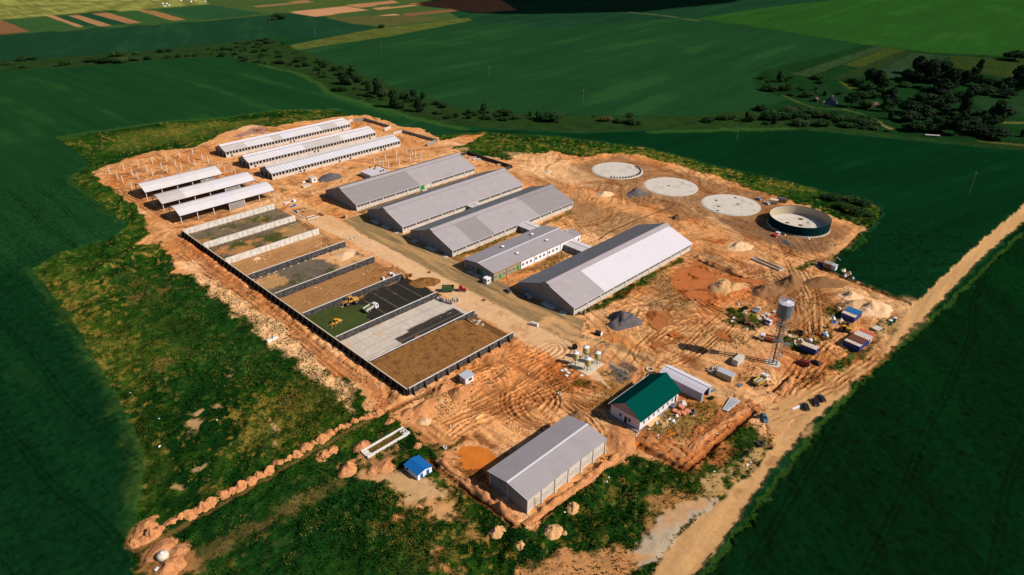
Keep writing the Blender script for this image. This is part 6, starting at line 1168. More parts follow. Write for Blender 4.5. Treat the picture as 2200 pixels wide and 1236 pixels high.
b = MB(); b.bar((0, 0, 0), (0, 0, 21), .8, n=14); b.build('riser_pipe', mat('brown_pipe', alb((140, 118, 96)), rough=.5, var=.2), r)
M_LAT = mat('lattice_grey', alb((110, 108, 106)), rough=.5, var=.2)
for z in (.3, 6.0, 11.0, 16.0, 18.2, 20.8):
    b = MB()
    for k in range(4): p, q_ = LG[k], LG[(k + 1) % 4]; b.bar((*p, z), (*q_, z), .16 if z < 20 else .24)
    b.build('ring_beam', M_LAT, r)
b = MB(); zz = [.3, 6.0, 11.0, 16.0, 20.8]
for k in range(4):
    for z0, z1 in zip(zz[:-1], zz[1:]): p, q_ = LG[k], LG[(k + 1) % 4]; b.bar((*p, z0), (*q_, z1), .07); b.bar((*q_, z0), (*p, z1), .07)
b.build('cross_bracing', M_LAT, r)
for z in (11.0, 18.2): b = MB(); b.prism_z([(x * .9, y * .9) for x, y in LG], z + .1, z + .18); b.build('platform', M_LAT, r)
b = MB()
for s in (-.25, .25): b.bar((-1.2, -1.5 + s, 0), (-1.2, -1.5 + s, 21), .06); b.bar((-2.0, -2.15 + s, 21.5), (-2.0, -2.15 + s, 28.6), .06)
for k in range(40): b.bar((-1.2, -1.75, .5 + k * .52), (-1.2, -1.25, .5 + k * .52), .05)
for k in range(13): b.bar((-2.0, -2.4, 21.8 + k * .52), (-2.0, -1.9, 21.8 + k * .52), .05)
b.build('ladder', M_STEELW, r)
b = MB(); b.lathe([(3.0, -.3), (3.0, .18), (.01, .2)], n=28, cap=False); b.build('foundation', M_CONC, r)

# feed silos on their slab
M_SILO = mat('beige_silo_plastic', alb((190, 172, 112)), rough=.5, var=.08, stripes=(2, .8, .12)); M_SILOT = mat('white_silo_lid', alb((240, 238, 240), 1.15), rough=.4, var=.03)
o = MB().prism_z([(176.8, 133.3), (187.6, 133.5), (187.2, 143.4), (176.6, 143.3)], -.2, .25).build('silo_slab', mat('silo_slab_concrete', alb((218, 196, 164)), var=.08)); tag(o, 'square concrete slab under the four feed silos', 'slab')
for (x, y), lb in (((179.6, 135.6), 'beige feed silo at the slab corner facing the green-roofed building'), ((179.4, 141.6), 'beige feed silo at the slab corner facing the pale block hut'), ((185.6, 135.6), 'beige feed silo with a filling pipe, at the slab corner towards the water tower'), ((185.4, 141.4), 'beige feed silo with a filling pipe, at the slab corner towards the wide barns')):
    r = empty('feed_silo', (x, y, .25), 0, lb, 'silo', 'four beige feed silos with white lids')
    b = MB(); b.lathe([(.25, 1.3), (1.25, 2.9), (1.25, 5.3)], n=20, cap=False); b.build('hopper', M_SILO, r, False)
    b = MB(); b.lathe([(1.28, 5.25), (1.28, 5.4), (.35, 6.05), (.05, 6.1)], n=20); b.build('lid', M_SILOT, r); b = MB(); b.lathe([(.25, 0), (.25, .2)], (.5, -.3, 5.85), 10); b.build('lid_hatch', M_CHAS, r)
    for a in (45, 135, 225, 315): b = MB(); b.bar((1.2 * math.cos(rad(a)), 1.2 * math.sin(rad(a)), 0), (1.2 * math.cos(rad(a)), 1.2 * math.sin(rad(a)), 3.4), .11); b.build('leg', M_GALV, r)
    b = MB(); b.lathe([(1.2, .9), (1.2, 1.0), (1.1, 1.0), (1.1, .9), (1.2, .9)], n=20, cap=False); b.build('leg_ring', M_GALV, r)
    if 'filling' in lb: b = MB(); b.bar((1.5, -.6, 0), (1.5, -.6, 3.2), .18, n=8); b.bar((1.5, -.6, 3.2), (4.2, -1.6, 5.6), .16, n=8); b.build('filling_pipe', M_STEELW, r)

# utility poles (wood poles with a cross-arm)
M_POLE = mat('pale_pole', alb((112, 108, 88)), var=.15)
POLES = [((2081.6, 417.9), 15, 'dark wooden pole leaning slightly in the field beside the dirt road'), ((1582.4, 301.7), 11, 'pole at the edge of the field beyond the slurry tanks'), ((1252.5, 219.5), 11, 'pole in the big field above the bushes, last of the three in line'), ((1051.5, 165.5), 11, 'middle pole of the three in the big far field'), ((819.5, 112), 11, 'pole at the upper end of the big field, near the yellowish strip'), ((582, 56.5), 11, 'pole beside the small far copse'), ((678, 80), 10, 'pole on the yellowish strip beyond the scrub')]
for p, h_, lb in POLES:
    x, y = at(*p); r = empty('utility_pole', (x, y), rad(30), lb, 'pole', 'power line poles in the fields')
    b = MB(); b.bar((0, 0, -.5), (0, 0, h_), .26, n=8); b.build('pole', M_POLE, r); b = MB(); b.bar((-1.0, 0, h_ - .7), (1.0, 0, h_ - .7), .14); b.build('cross_arm', M_POLE, r)
    for xx in (-.9, .9, 0): b = MB(); b.lathe([(.07, 0), (.09, .12), (.04, .25)], (xx, 0, h_ - .63 if xx else h_), 8); b.build('insulator', M_WHITE, r)

# hamlet houses
M_OLD = mat('old_plank_wall', alb((52, 54, 46)), spec=.05, var=.2); M_OLDR = mat('dark_slate_roof', alb((34, 37, 40)), rough=.9, spec=.05, var=.15); M_OLDRB = mat('faded_tin_roof', alb((92, 74, 64)), rough=.9, spec=.05, var=.2)
def cottage(p, rz, lx, ly, h, rh, label, mw, mr, extras=True):
    r = empty('cottage', at(*p), rz, label, 'house'); b = MB(); b.box(0, lx, 0, ly, 0, h)
    for gx in (0, lx - .2): b.prism_x([(0, h), (ly, h), (ly / 2, h + rh)], gx, gx + .2)
    b.build('wall', mw, r)
    b = MB(); slope(b, -.5, lx + .5, -.6, h - .2, ly / 2, h + rh + .15); slope(b, -.5, lx + .5, ly + .6, h - .2, ly / 2, h + rh + .149); b.build('roof', mr, r)
    if extras:
        b = MB(); b.box(lx * .5, lx * .5 + .8, ly * .5 - .4, ly * .5 + .4, h + rh - .6, h + rh + 1.2); b.build('chimney', M_CONC, r)
        for k in range(3): f = MB(); f.box(lx * (.2 + .28 * k), lx * (.2 + .28 * k) + 1, -.06, -.004, 1.1, 2.3); f.build('window', M_WHITEC, r)
cottage(Y3(920, 465), rad(10), 11, 9, 3.2, 3.6, 'dark-roofed farm cottage with a pale lean-to in the hamlet', mat('blue_grey_planks', alb((84, 94, 98)), var=.1), M_OLDR)
cottage(Y3(1165, 480), rad(-20), 10, 6, 2.6, 1.6, 'low shed with a faded brownish tin roof among the hamlet trees', M_OLD, M_OLDRB, False)
cottage(Y3(1340, 430), rad(20), 12, 8, 3, 3.4, 'dark-roofed house hidden under the big hamlet trees', M_OLD, M_OLDR)
cottage(Y3(865, 398), rad(15), 3.5, 3.5, 2.2, 2.8, 'small dark steep-roofed shed above the farm cottage', M_OLD, M_OLDR, False)
cottage(Y3(800, 440), rad(10), 6, 4, 2.4, 1.2, 'little brown barn at the end of the cottage yard', M_OLD, M_OLDRB, False)
o = MB().prism_z([at(*Y3(*p)) for p in ((822, 455), (885, 462), (905, 445), (850, 432))], .02, .12).build('sandy_yard', mat('pale_sand', alb((214, 168, 118)), var=.2)); o['kind'] = 'structure'
r = empty('lean_to', at(*Y3(905, 452)), rad(10), 'pale tin lean-to beside the dark-roofed cottage', 'lean-to'); b = MB()
for px_ in (0, 4.8): b.box(px_, px_ + .2, 0, .2, 0, 1.6); b.box(px_, px_ + .2, 4.8, 5.0, 0, 2.4)
b.build('posts', M_OLD, r); b = MB(); b.hull([(-.3, -.3, 1.6), (5.3, -.3, 1.6), (5.3, 5.3, 2.5), (-.3, 5.3, 2.5)], [(-.3, -.3, 1.72), (5.3, -.3, 1.72), (5.3, 5.3, 2.62), (-.3, 5.3, 2.62)]); b.build('roof', M_RF_FIB, r)
x, y = at(*Y3(1530, 668)); r = empty('flat_trailer', (x, y), face((x, y), at(*Y3(1584, 671))), 'long white flatbed trailer at the field edge below the hamlet wood', 'trailer'); b = MB(); b.box(0, 11, -1.2, 1.2, .9, 1.3); b.build('deck', M_RF_FIB2, r); wheels(r, (2, 9), .45, .3, 1)

# ================================================================== HEAPS
M_ORE = mat('orange_earth', alb((204, 140, 90)), var=.22, scale=1.6, bump=.8, rough=1, spec=0, dirt=alb((160, 92, 52)), dirt_amt=.6, dirt_scale=.6); M_SAND = mat('pale_sand_heap', alb((230, 186, 140)), var=.12, bump=.4, rough=.95, dirt=alb((190, 140, 92)), dirt_amt=.4)
M_GRAV = mat('dark_gravel', alb((94, 88, 88)), var=.2, scale=3, bump=.6, rough=.95, dirt=alb((124, 110, 98)), dirt_amt=.5); M_BRN = mat('brown_soil', alb((140, 98, 60)), var=.22, bump=.6, rough=.95, dirt=alb((110, 74, 44)), dirt_amt=.5)
M_STRAW = mat('straw_brown', alb((150, 104, 58)), var=.5, scale=1.6, bump=1.0, rough=1, spec=0, dirt=alb((96, 62, 32)), dirt_amt=.8, dirt_scale=.35); M_TAN = mat('tan_soil', alb((206, 158, 104)), var=.18, bump=.5, rough=.95, dirt=alb((170, 120, 72)), dirt_amt=.5); M_SIL = mat('green_silage', alb((60, 72, 20)), var=.3, scale=2.5, bump=.6, rough=.95, dirt=alb((44, 56, 16)), dirt_amt=.6, dirt_scale=.5)
def heap_mesh(rx, ry, h, m, seed, name, pk=1.0, lump=.28, nr=14, na=36):
    rs = np.random.RandomState(seed); t = np.linspace(0, 2 * np.pi, na, endpoint=False); R_ = np.linspace(0, 1.04, nr); ox, oy = rs.rand(2) * 200
    edge = 1 + .22 * np.array([fbm(np.array([math.cos(a) * 1.2 + ox]), np.array([math.sin(a) * 1.2 + oy]), 1, 3, 2)[0] for a in t]); vs = []
    for r_ in R_:
        for k, a in enumerate(t):
            x, y = r_ * rx * edge[k] * math.cos(a), r_ * ry * edge[k] * math.sin(a); z = h * max(0, 1 - r_) ** pk
            if r_ < .12: z = h * (1 - .12) ** pk * (1.0) + h * .06 * (.12 - r_) / .12
            vs.append([x, y, z])
    V = np.array(vs); n1 = fbm(V[:, 0] + ox, V[:, 1] + oy, max(rx, ry) * .5, 4, 3); rim = 1 - (np.repeat(R_, na) / 1.04) ** 3
    V[:, 2] += (h * lump * n1 * rim); V[:, 2] -= np.where(np.repeat(R_, na) > .97, .25, 0)
    b = MB(); f = [(j * na + k, j * na + (k + 1) % na, (j + 1) * na + (k + 1) % na, (j + 1) * na + k) for j in range(nr - 1) for k in range(na)]; f.append(tuple(range(na))); b.add(V, f); return b.mesh(name, m, True)
def heap(zm, c, w_, h, m, label, cat='heap', rat=1.0, rz=0., seed=None, pk=1.2, lump=.28, name='earth_heap', group=None):
    """c: pixel of the heap's middle on the ground, w_: its radius in metres along rz"""
    x, y = at(*(zm(*c) if zm else c)); heap.n += 1
    o = bpy.data.objects.new(name, heap_mesh(w_, w_ * rat, h, m, seed or heap.n, name, pk, lump)); COL.objects.link(o); o.location = (x, y, max(-.1, min(.3, ground_z(x, y)))); o.rotation_euler = (0, 0, rz); return tag(o, label, cat, group)
heap.n = 11
ROW = [(1640, 205), (1582, 222), (1535, 246), (1490, 262), (1442, 286), (1408, 300), (1372, 314), (1332, 336), (1285, 368), (1232, 402), (1177, 428), (1122, 466), (1070, 497), (1005, 531), (945, 568), (880, 602), (825, 637), (767, 663), (703, 703), (645, 733), (577, 772), (527, 797), (475, 827), (432, 852), (380, 873), (322, 907), (255, 943), (202, 972), (142, 1006), (88, 1026)]
hm_ = [heap_mesh(2.6, 2.0, 1.8, M_ORE, 40 + k, 'earth_heap', 1.15, .42) for k in range(6)]
for k, p in enumerate(ROW):
    x, y = at(*Y6(*p)); o = bpy.data.objects.new('earth_heap', hm_[k % 6]); COL.objects.link(o); o.location = (x, y, ground_z(x, y) * .5); o.rotation_euler = (0, 0, rr.uniform(-.5, .5) + (3.14 if k % 2 else 0)); s = rr.uniform(.8, 1.18); o.scale = (s, s, s * rr.uniform(.8, 1.15))
    tag(o, 'orange earth heap along the trench, %s counted from the silage wall end' % ordinal(k), 'heap', 'row of orange earth heaps along the trench')
heap(Z6, (1490, 985), 8.0, 4.2, M_GRAV, 'dark grey gravel pile beside the white-roofed barn', 'gravel pile', .85, .3, lump=.4, pk=.8, name='gravel_pile')
heap(Z2, (1130, 645), 8.6, 3.6, M_GRAV, 'dark gravel pile beside the small concrete hut', 'gravel pile', .8, .5, name='gravel_pile'); heap(Z7, (585, 335), 8.0, 3.4, M_GRAV, 'grey gravel pile beside the round tank floor with the dark spot', 'gravel pile', .8, -.4, name='gravel_pile')
heap(Z7, (372, 340), 6.5, 2.6, M_SAND, 'pale sand pile beside the grey gravel pile', 'sand pile', .8, name='sand_pile'); heap(Z7, (868, 500), 6.2, 3.4, M_BRN, 'brown soil pile near the end of the black hose', 'soil pile', .85, lump=.4, name='soil_pile')
heap(Z7, (1290, 690), 7.5, 2.4, M_SAND, 'pale sand pile with wheel marks in front of the green tank', 'sand pile', .7, -.5, lump=.45, name='sand_pile'); heap(WH, (1860, 110), 3.5, .7, M_BRN, 'low dark heap between the ribbed-roofed barn and the flat-roofed box', 'soil pile', .6, .2, name='soil_pile')
heap(Z8, (690, 275), 10.5, 4.6, M_BRN, 'brown soil ridge behind the water tank', 'soil pile', .55, -.35, lump=.35, name='soil_pile'); heap(Z8, (900, 205), 8.5, 4.2, M_BRN, 'brown soil pile with grass on top beside the worn track', 'soil pile', .7, -.2, lump=.35, name='soil_pile')
heap(Z8, (1190, 205), 13.5, 4.0, M_BRN, 'long dark soil bank beside the site road', 'soil pile', .36, -.72, lump=.4, name='soil_pile'); heap(Z8, (290, 235), 9.5, 2.8, M_TAN, 'tan spoil bank reaching into the big orange puddle', 'soil pile', .55, .5, lump=.5, name='soil_pile')
heap(Z8, (400, 235), 8, 1.8, M_TAN, 'lower tan spoil bank between the puddle and the brown ridge', 'soil pile', .6, -.5, lump=.5, name='soil_pile')
heap(Z8, (1600, 430), 12, 4.6, M_SAND, 'big pale sand heap behind the blue-roofed container', 'sand pile', .6, -.55, lump=.38, name='sand_pile'); heap(Z8, (1430, 320), 6, 2.8, M_SAND, 'smaller sand heap beside the dark soil bank', 'sand pile', .7, -.5, lump=.4, name='sand_pile'); heap(Z8, (1460, 405), 8, 3.0, mat('dirty_sand', alb((190, 150, 104)), var=.2, bump=.5), 'dirty sand heap directly above the blue-roofed container', 'sand pile', .6, -.4, name='sand_pile')
heap(Y5, (420, 275), 4.6, 2.6, M_ORE, 'orange earth heap next to the pale block hut', 'heap', .85, lump=.35); heap(Y5, (300, 240), 3.6, 1.8, M_ORE, 'orange earth heap between the silage wall and the block-hut heap', 'heap', .8); heap(Y5, (170, 370), 6.5, 1.9, M_ORE, 'long orange spoil bank along the wet trench by the silage corner', 'heap', .5, .1, lump=.45); heap(Y5, (60, 415), 3.6, 1.5, M_ORE, 'orange spoil at the trench end beside the white trough', 'heap', .8)
heap(Y5, (180, 470), 2.6, .8, M_SAND, 'small grey sand heap above the white trough', 'sand pile', .9, name='sand_pile'); heap(Y5, (1240, 440), 3.8, 2.3, M_BRN, 'dark orange heap at the far corner of the grey hall', 'heap', .8); heap(Y5, (1540, 610), 7.5, 1.4, M_ORE, 'broad orange spoil heap between the grey hall and the brick building', 'heap', .7, .8, lump=.45)
for p, lb in (((910, 425), 'tan earth mound beside the hall trench, on the grass'), ((785, 555), 'tan earth mound below the corner of the grey hall'), ((468, 552), 'tan earth mound inside the bare-patched meadow below the hall'), ((600, 640), 'small pale earth mound below the trench corner'), ((860, 562), 'tiny earth clod beside the corner mound')): heap(Y7, p, {910: 2.6, 785: 3.0, 468: 2.7, 600: 2.2, 860: .9}[p[0]], {910: 2.0, 785: 2.2, 468: 1.8, 600: 1.2, 860: .6}[p[0]], M_TAN, lb, 'mound', .85, name='earth_mound', pk=1.1, lump=.5)
for p, r_, h, lb in (((1540, 415), 3.8, 1.8, 'orange earth heap touching the white trough'), ((1455, 555), 4.4, 2.4, 'big orange earth heap in front of the blue-roofed cabin'), ((1290, 470), 3.2, 1.2, 'low orange heap between the heap row and the cabin'), ((1345, 440), 2.6, 1.1, 'low orange heap close to the heap row near the white trough'), ((1715, 258), 2.4, 1.0, 'orange clod heap above the white trough'), ((1890, 412), 2.0, 1.0, 'small orange heap beside the blue-roofed cabin and puddle'), ((1690, 545), 4.0, 1.4, 'long orange bank beside the blue-roofed cabin'), ((1600, 570), 3.0, 1.0, 'orange bank joined to the big heap by the cabin'), ((160, 930), 4.6, 1.6, 'pale orange heap beside the lower end of the heap row'), ((300, 1200), 4.6, 2.2, 'orange heap below the white buried tank'), ((270, 1065), 4.4, 1.0, 'low orange spoil above the white buried tank'), ((370, 1085), 3.6, .8, 'low spoil beside the pipe of the white buried tank')): heap(Y6, p, r_, h, M_ORE, lb, 'heap', .75, .5, lump=.35)
heap(Z5, (1360, 258), 7.0, 1.5, M_STRAW, 'brown silage spilled at the open end of the green silage bay', 'silage heap', .75, -.5, name='silage_pile'); heap(Z8, (1530, 210 + 330), .01, .01, M_TAN, 'x', 'x') if 0 else None
heap(Z3, (930, 690), 2.4, .8, M_SAND, 'small sand heap in the bare sandy bay', 'sand pile', .8, name='sand_pile'); heap(Z5, (700, 30), 7.5, 1.3, M_SAND, 'sand heap spread over the end of the grassy silage bay', 'sand pile', .7, .4, name='sand_pile', lump=.15)
# lumpy banks thrown up along the trenches: one thing per trench side
def bank(zm, P_, wd, h, m, label, seed=1):
    W_ = pts(zm, *P_); Q = []
    for a, c in zip(W_[:-1], W_[1:]):
        n = max(2, int(math.dist(a, c) / .8)); Q += [(a[0] + (c[0] - a[0]) * k / n, a[1] + (c[1] - a[1]) * k / n) for k in range(n)]
    Q.append(W_[-1]); b = MB(); vs = []; K = 11; N_ = len(Q); s = 0
    for i, (x, y) in enumerate(Q):
        a = Q[max(0, i - 2)]; c = Q[min(N_ - 1, i + 2)]; d = math.hypot(c[0] - a[0], c[1] - a[1]); nx, ny = -(c[1] - a[1]) / d, (c[0] - a[0]) / d
        e = min(1, min(i, N_ - 1 - i) / 4 + .05)
        for j in range(K):
            t = 2 * j / (K - 1) - 1; ww = wd / 2 * (.85 + .3 * float(fbm(np.array([i * .8]), np.array([seed * 31.]), 5, 3, 2)[0])); px_, py_ = x + nx * t * ww, y + ny * t * ww
            z = h * e * (1 - abs(t) ** 1.6) * max(.1, .6 + .95 * float(fbm(np.array([px_]), np.array([py_]), 2.2, 4, seed)[0])); vs.append((px_ - Q[0][0], py_ - Q[0][1], z - (.4 if abs(t) > .99 else 0)))
    b.add(vs, [(i * K + j, (i + 1) * K + j, (i + 1) * K + j + 1, i * K + j + 1) for i in range(N_ - 1) for j in range(K - 1)]); o = b.build('spoil_bank', m, None, True, (*Q[0], 0)); tag(o, label, 'earth bank', 'spoil banks along the trenches')
bank(Y5, ((265, 735), (340, 800), (420, 850)), 3.6, 1.6, M_ORE, 'orange spoil bank beside the puddle, nearest the blue-roofed cabin', 2)
bank(Y5, ((425, 870), (540, 960), (680, 1060), (840, 1180)), 4.2, 2.0, M_ORE, 'orange spoil bank along the shaded end of the grey hall', 3)
bank(Y5, ((860, 1195), (990, 1105), (1130, 1010), (1290, 890), (1450, 770), (1560, 690)), 3.6, 1.6, M_ORE, 'orange spoil bank along the long wall of the grey hall', 4)
bank(Y4, ((760, 885), (900, 930), (1040, 1010), (1090, 1080)), 4.2, .7, M_ORE, 'reddish spoil bank beside the trench below the brick building', 5)
bank(Y4, ((1080, 1000), (1170, 900), (1330, 790), (1470, 690), (1560, 640)), 4.0, .8, M_ORE, 'reddish spoil bank from the pipes to the trench corner', 6)
bank(Y4, ((1790, 530), (1860, 460), (1900, 400)), 4, 1.6, M_ORE, 'reddish spoil bank beside the excavated pit', 7)
bank(WP, ((60, 50), (200, 130), (420, 220), (620, 290), (790, 350), (860, 385)), 4.5, 1.6, M_ORE, 'orange bank along the far shore of the big puddle', 8)
# silage in the bays
def sil(x0, x1, y0, y1, zf, m, label, name):
    b = MB(); nx, ny = int((x1 - x0) / 1.1), int((y1 - y0) / 1.1); vs = []
    for i in range(nx + 1):
        for j in range(ny + 1): x, y = x0 + (x1 - x0) * i / nx, y0 + (y1 - y0) * j / ny; vs.append((x, y, zf(x, y) + .14 * float(fbm(np.array([x]), np.array([y]), 3, 3, 4)[0])))
    b.add(vs, [(i * (ny + 1) + j, (i + 1) * (ny + 1) + j, (i + 1) * (ny + 1) + j + 1, i * (ny + 1) + j + 1) for i in range(nx) for j in range(ny)]); o = b.build(name, m, None, True); tag(o, label, 'silage')
sil(119.8, 172.5, 172.9, 197.3, lambda x, y: 2.55 * min(1, max(0, (172 - x) / 9)) ** .7 - .1, M_STRAW, 'flat brown heap filling the whole bay beside the buttressed wall', 'brown_silage')
sil(119.8, 149, 222.4, 247.8, lambda x, y: 1.0 * min(1, max(0, (146 + 3 * math.sin(y * .35) - x) / 16)) - .15, M_SIL, 'green freshly cut silage under the two yellow loaders', 'green_silage')
# rut-worn tarpaulin bay end
# ================================================================== SMALL THINGS LYING ABOUT
M_PLK = mat('timber', alb((222, 180, 124)), var=.15); M_BRK = mat('new_brick', alb((226, 138, 102)), var=.15, stripes=(2, .3, .2)); M_SHEET = mat('white_sheet', alb((232, 226, 224)), var=.06); M_BLT = mat('blue_tarp', alb((24, 84, 160)), rough=.5, var=.25); M_RUSTM = mat('rusty_metal', alb((124, 82, 58)), var=.3, scale=3)
def put(o, zm, p, rz, label, cat_, group=None, dz=0.): x, y = at(*(zm(*p) if zm else p)); o.location = (x, y, max(-.05, ground_z(x, y)) + dz); o.rotation_euler = (0, 0, rz); return tag(o, label, cat_, group)
def drum(zm, p, rz, label, r_=1.0, w_=1.1, core=M_PLK):
    x, y = at(*zm(*p)); r = empty('cable_drum', (x, y), rz, label, 'cable drum')
    for s in (-1, 1): b = MB(); b.hull([(r_ * math.cos(t), s * w_ / 2 - .06, r_ + r_ * math.sin(t)) for t in np.linspace(0, 6.283, 21)[:-1]], [(r_ * math.cos(t), s * w_ / 2 + .06, r_ + r_ * math.sin(t)) for t in np.linspace(0, 6.283, 21)[:-1]]); b.build('flange', core, r)
    b = MB(); b.hull([(.5 * r_ * math.cos(t), -w_ / 2, r_ + .5 * r_ * math.sin(t)) for t in np.linspace(0, 6.283, 15)[:-1]], [(.5 * r_ * math.cos(t), w_ / 2, r_ + .5 * r_ * math.sin(t)) for t in np.linspace(0, 6.283, 15)[:-1]]); b.build('core', M_CHAS, r)
drum(Z6, (1155, 925), rad(35), 'pale wooden cable drum at the corner of the white-roofed barn', 1.15, 1.2, mat('pale_wood', alb((226, 206, 180)), var=.1)); drum(W8, (1435, 510), rad(70), 'rust-brown drum standing by the pale yard road', 1.15, .9, M_RUSTM); drum(W4, (330, 190), rad(80), 'dark cable drum behind the feed silos', 1.2, .9, M_CHAS)
b = MB(); n = 18; b.hull([(1.05 * math.cos(t), -1.3, 1.05 + 1.05 * math.sin(t)) for t in np.linspace(0, 6.283, n + 1)[:-1]], [(1.05 * math.cos(t), 1.3, 1.05 + 1.05 * math.sin(t)) for t in np.linspace(0, 6.283, n + 1)[:-1]])
x, y = at(1286, 720); r = empty('steel_cistern', (x, y), rad(15), 'short black cistern with white ends lying beside the site road', 'cistern'); b.build('barrel', M_CHAS, r)
for s in (-1, 1): b = MB(); b.hull([(1.0 * math.cos(t), s * 1.31, 1.05 + 1.0 * math.sin(t)) for t in np.linspace(0, 6.283, n + 1)[:-1]], [(.6 * math.cos(t), s * 1.5, 1.05 + .6 * math.sin(t)) for t in np.linspace(0, 6.283, n + 1)[:-1]]); b.build('end_cap', M_WHITE, r)
for k, (p, lb) in enumerate((((1965, 1130), 'leftmost'), ((2000, 1140), 'middle'), ((2040, 1150), 'second from right'), ((2070, 1160), 'rightmost'))): put(MB().box(-.55, .55, -.45, .45, 0, 1.5).build('white_block', M_WHITEC), W7, p, rr.uniform(-.2, .2), '%s of the four white blocks standing on the pale yard road' % lb, 'block', 'white blocks on the yard road')
lb_ = MB().box(-.9, .9, -.12, .12, 0, 2.0).box(-.9, .9, .12, 1.0, 0, .15).mesh('wall_element', M_CONC)
for k, p in enumerate(((225, 660), (262, 680), (295, 695), (345, 710), (400, 725), (440, 740), (470, 690), (510, 690), (560, 690))): put((lambda o: (COL.objects.link(o), o)[1])(bpy.data.objects.new('wall_element', lb_)), W7, p, rr.uniform(.9, 1.6), 'pale angle-shaped concrete element, %s from the left in the row beside the white slabs' % ordinal(k), 'concrete element', 'concrete wall elements beside the white slabs')
def ring(zm, p, R_, h, label, group=None, n=1, lay=False, m=None):
    b = MB()
    for k in range(n): b.lathe([(R_, k * h), (R_, (k + .97) * h), (R_ * .72, (k + .97) * h), (R_ * .72, k * h), (R_, k * h)], n=20, cap=False)
    return put(b.build('concrete_ring', m or M_CONC), zm, p, 0, label, 'ring', group)
ring(W4, (1865, 610), 1.5, .35, 'flat concrete well cover ring beside the white tin hall'); GRG = 'concrete rings beside the sandy metal shed'
for p, n_, lb in (((1140, 110), 2, 'stack of concrete rings, left of the tallest stack'), ((1210, 150), 3, 'tallest stack of concrete rings beside the sandy metal shed'), ((1248, 110), 2, 'stack of concrete rings touching the sandy metal shed'), ((1100, 140), 1, 'low single ring in front of the ring stacks'), ((1155, 165), 1, 'single concrete ring closest to the white tin hall')): ring(W5, p, .62, .85, lb, GRG, n_)
ring(Y5, (312, 660), .7, .8, 'white concrete well ring beside the orange puddle'); ring(Y5, (1112, 288), .7, .8, 'white concrete well ring on the rutted yard below the silos'); ring(Z8, (820, 840), 1.0, .2, 'flat ring beside the water tower foundation'); ring(Y6, (2062, 418), .6, .7, 'concrete well ring above the blue-roofed cabin') if 0 else None
# pipes fanned out by the road
pa, pb_ = np.array(at(*W5(1340, 800))), np.array(at(*W5(1610, 640))); pc, pd = np.array(at(*W5(1400, 810))), np.array(at(*W5(1480, 590)))
pm = MB().bar((0, 0, .2), (11.6, 0, .2), .26, n=8).mesh('steel_pipe', mat('pale_pipe', alb((206, 206, 210)), rough=.4, var=.1))
s0 = [np.array(at(*W5(1322 + 11 * k, 793 + 3 * k))) for k in range(9)]; s1 = [np.array(at(*W5(1465 + 20 * k, 580 + 7.5 * k))) for k in range(9)]
for k in range(9): o = bpy.data.objects.new('steel_pipe', pm); COL.objects.link(o); o.location = (*s0[k], max(0, ground_z(*s0[k])) + .12 + .22 * (k % 2)); o.rotation_euler = (0, 0, face(s0[k], s1[k])); o.scale = (np.linalg.norm(s1[k] - s0[k]) / 11.6, 1, 1); tag(o, 'pale steel pipe in the fan of pipes, %s counted from the tin hall side' % ordinal(k), 'pipe', 'fanned-out steel pipes beside the site road')
# brick pallets, boards, sheets by the brick building
def pallet(zm, p, rz, m, label, h=1.0, w_=.65, grp=None):
    x, y = at(*zm(*p)); r = empty('brick_pallet', (x, y), rz, label, 'pallet', grp); MB().box(-w_, w_, -w_, w_, .16, h).build('load', m, r); b = MB()
    for k in (-1, 0, 1): b.box(-w_ - .05, w_ + .05, k * w_ * .8 - .06, k * w_ * .8 + .06, 0, .157)
    b.build('skids', M_PLK, r)
for k, (p, lb) in enumerate((((645, 755), 'pallet of orange bricks set apart, nearest the tin hall'), ((545, 825), 'pallet of orange bricks nearest the white wall'), ((605, 855), 'pallet of orange bricks between two others in front of the white wall'), ((682, 860), 'pallet of orange bricks casting a dark shadow, beside the open bin'), ((742, 825), 'pallet of orange bricks just behind the one with a dark shadow'))): pallet(W5, p, rr.uniform(-.3, .3), M_BRK, lb, 1.1, .85, 'brick pallets in front of the brick building')
b = MB(); b.box(-1.2, 1.2, -.8, -.7, 0, .9); b.box(-1.2, 1.2, .7, .8, 0, .9); b.box(-1.2, -1.1, -.7, .7, 0, .9); b.box(1.1, 1.2, -.7, .7, 0, .9); b.box(-1.1, 1.1, -.7, .7, 0, .1); put(b.build('open_bin', M_GALV), W5, (825, 825), rad(20), 'open metal mixing bin beside the brick pallets', 'bin')
for p, l_, a, lb in (((345, 1040), 3.6, 22, 'long pale board, lowest in the board pile'), ((370, 1030), 4.2, 27, 'pale board, second in the board pile'), ((395, 1010), 4.6, 25, 'pale board in the middle of the board pile'), ((420, 990), 4.2, 30, 'pale board near the top of the board pile'), ((330, 985), 3.0, 60, 'short board lying across the board pile'), ((300, 950), 3.4, 55, 'board near the puddled ground by the white wall')): put(MB().box(-l_ / 2, l_ / 2, -.16, .16, .0, .14).build('timber_board', M_PLK), W5, p, rad(a), lb, 'board', 'timber boards in front of the brick building', .02)
put(MB().box(-3.2, 3.2, -.9, .9, 0, .5).build('timber_stack', M_PLK), W5, (170, 985), rad(2), 'flat stack of planks along the white wall', 'timber stack')
for p, s, lb in (((570, 895), .9, 'crumpled white sheet beside the brick pallets'), ((510, 965), 1.0, 'white sheet below the crumpled one'), ((455, 935), .6, 'small white sheet at the end of the board pile'), ((230, 1005), .7, 'white scrap on the plank stack side')): 
    me = heap_mesh(s, s * .7, .7, M_SHEET, int(p[0]), 'plastic_sheet', .8, .8, 6, 12); o = bpy.data.objects.new('plastic_sheet', me); COL.objects.link(o); put(o, W5, p, rr.uniform(0, 3), lb, 'sheet')
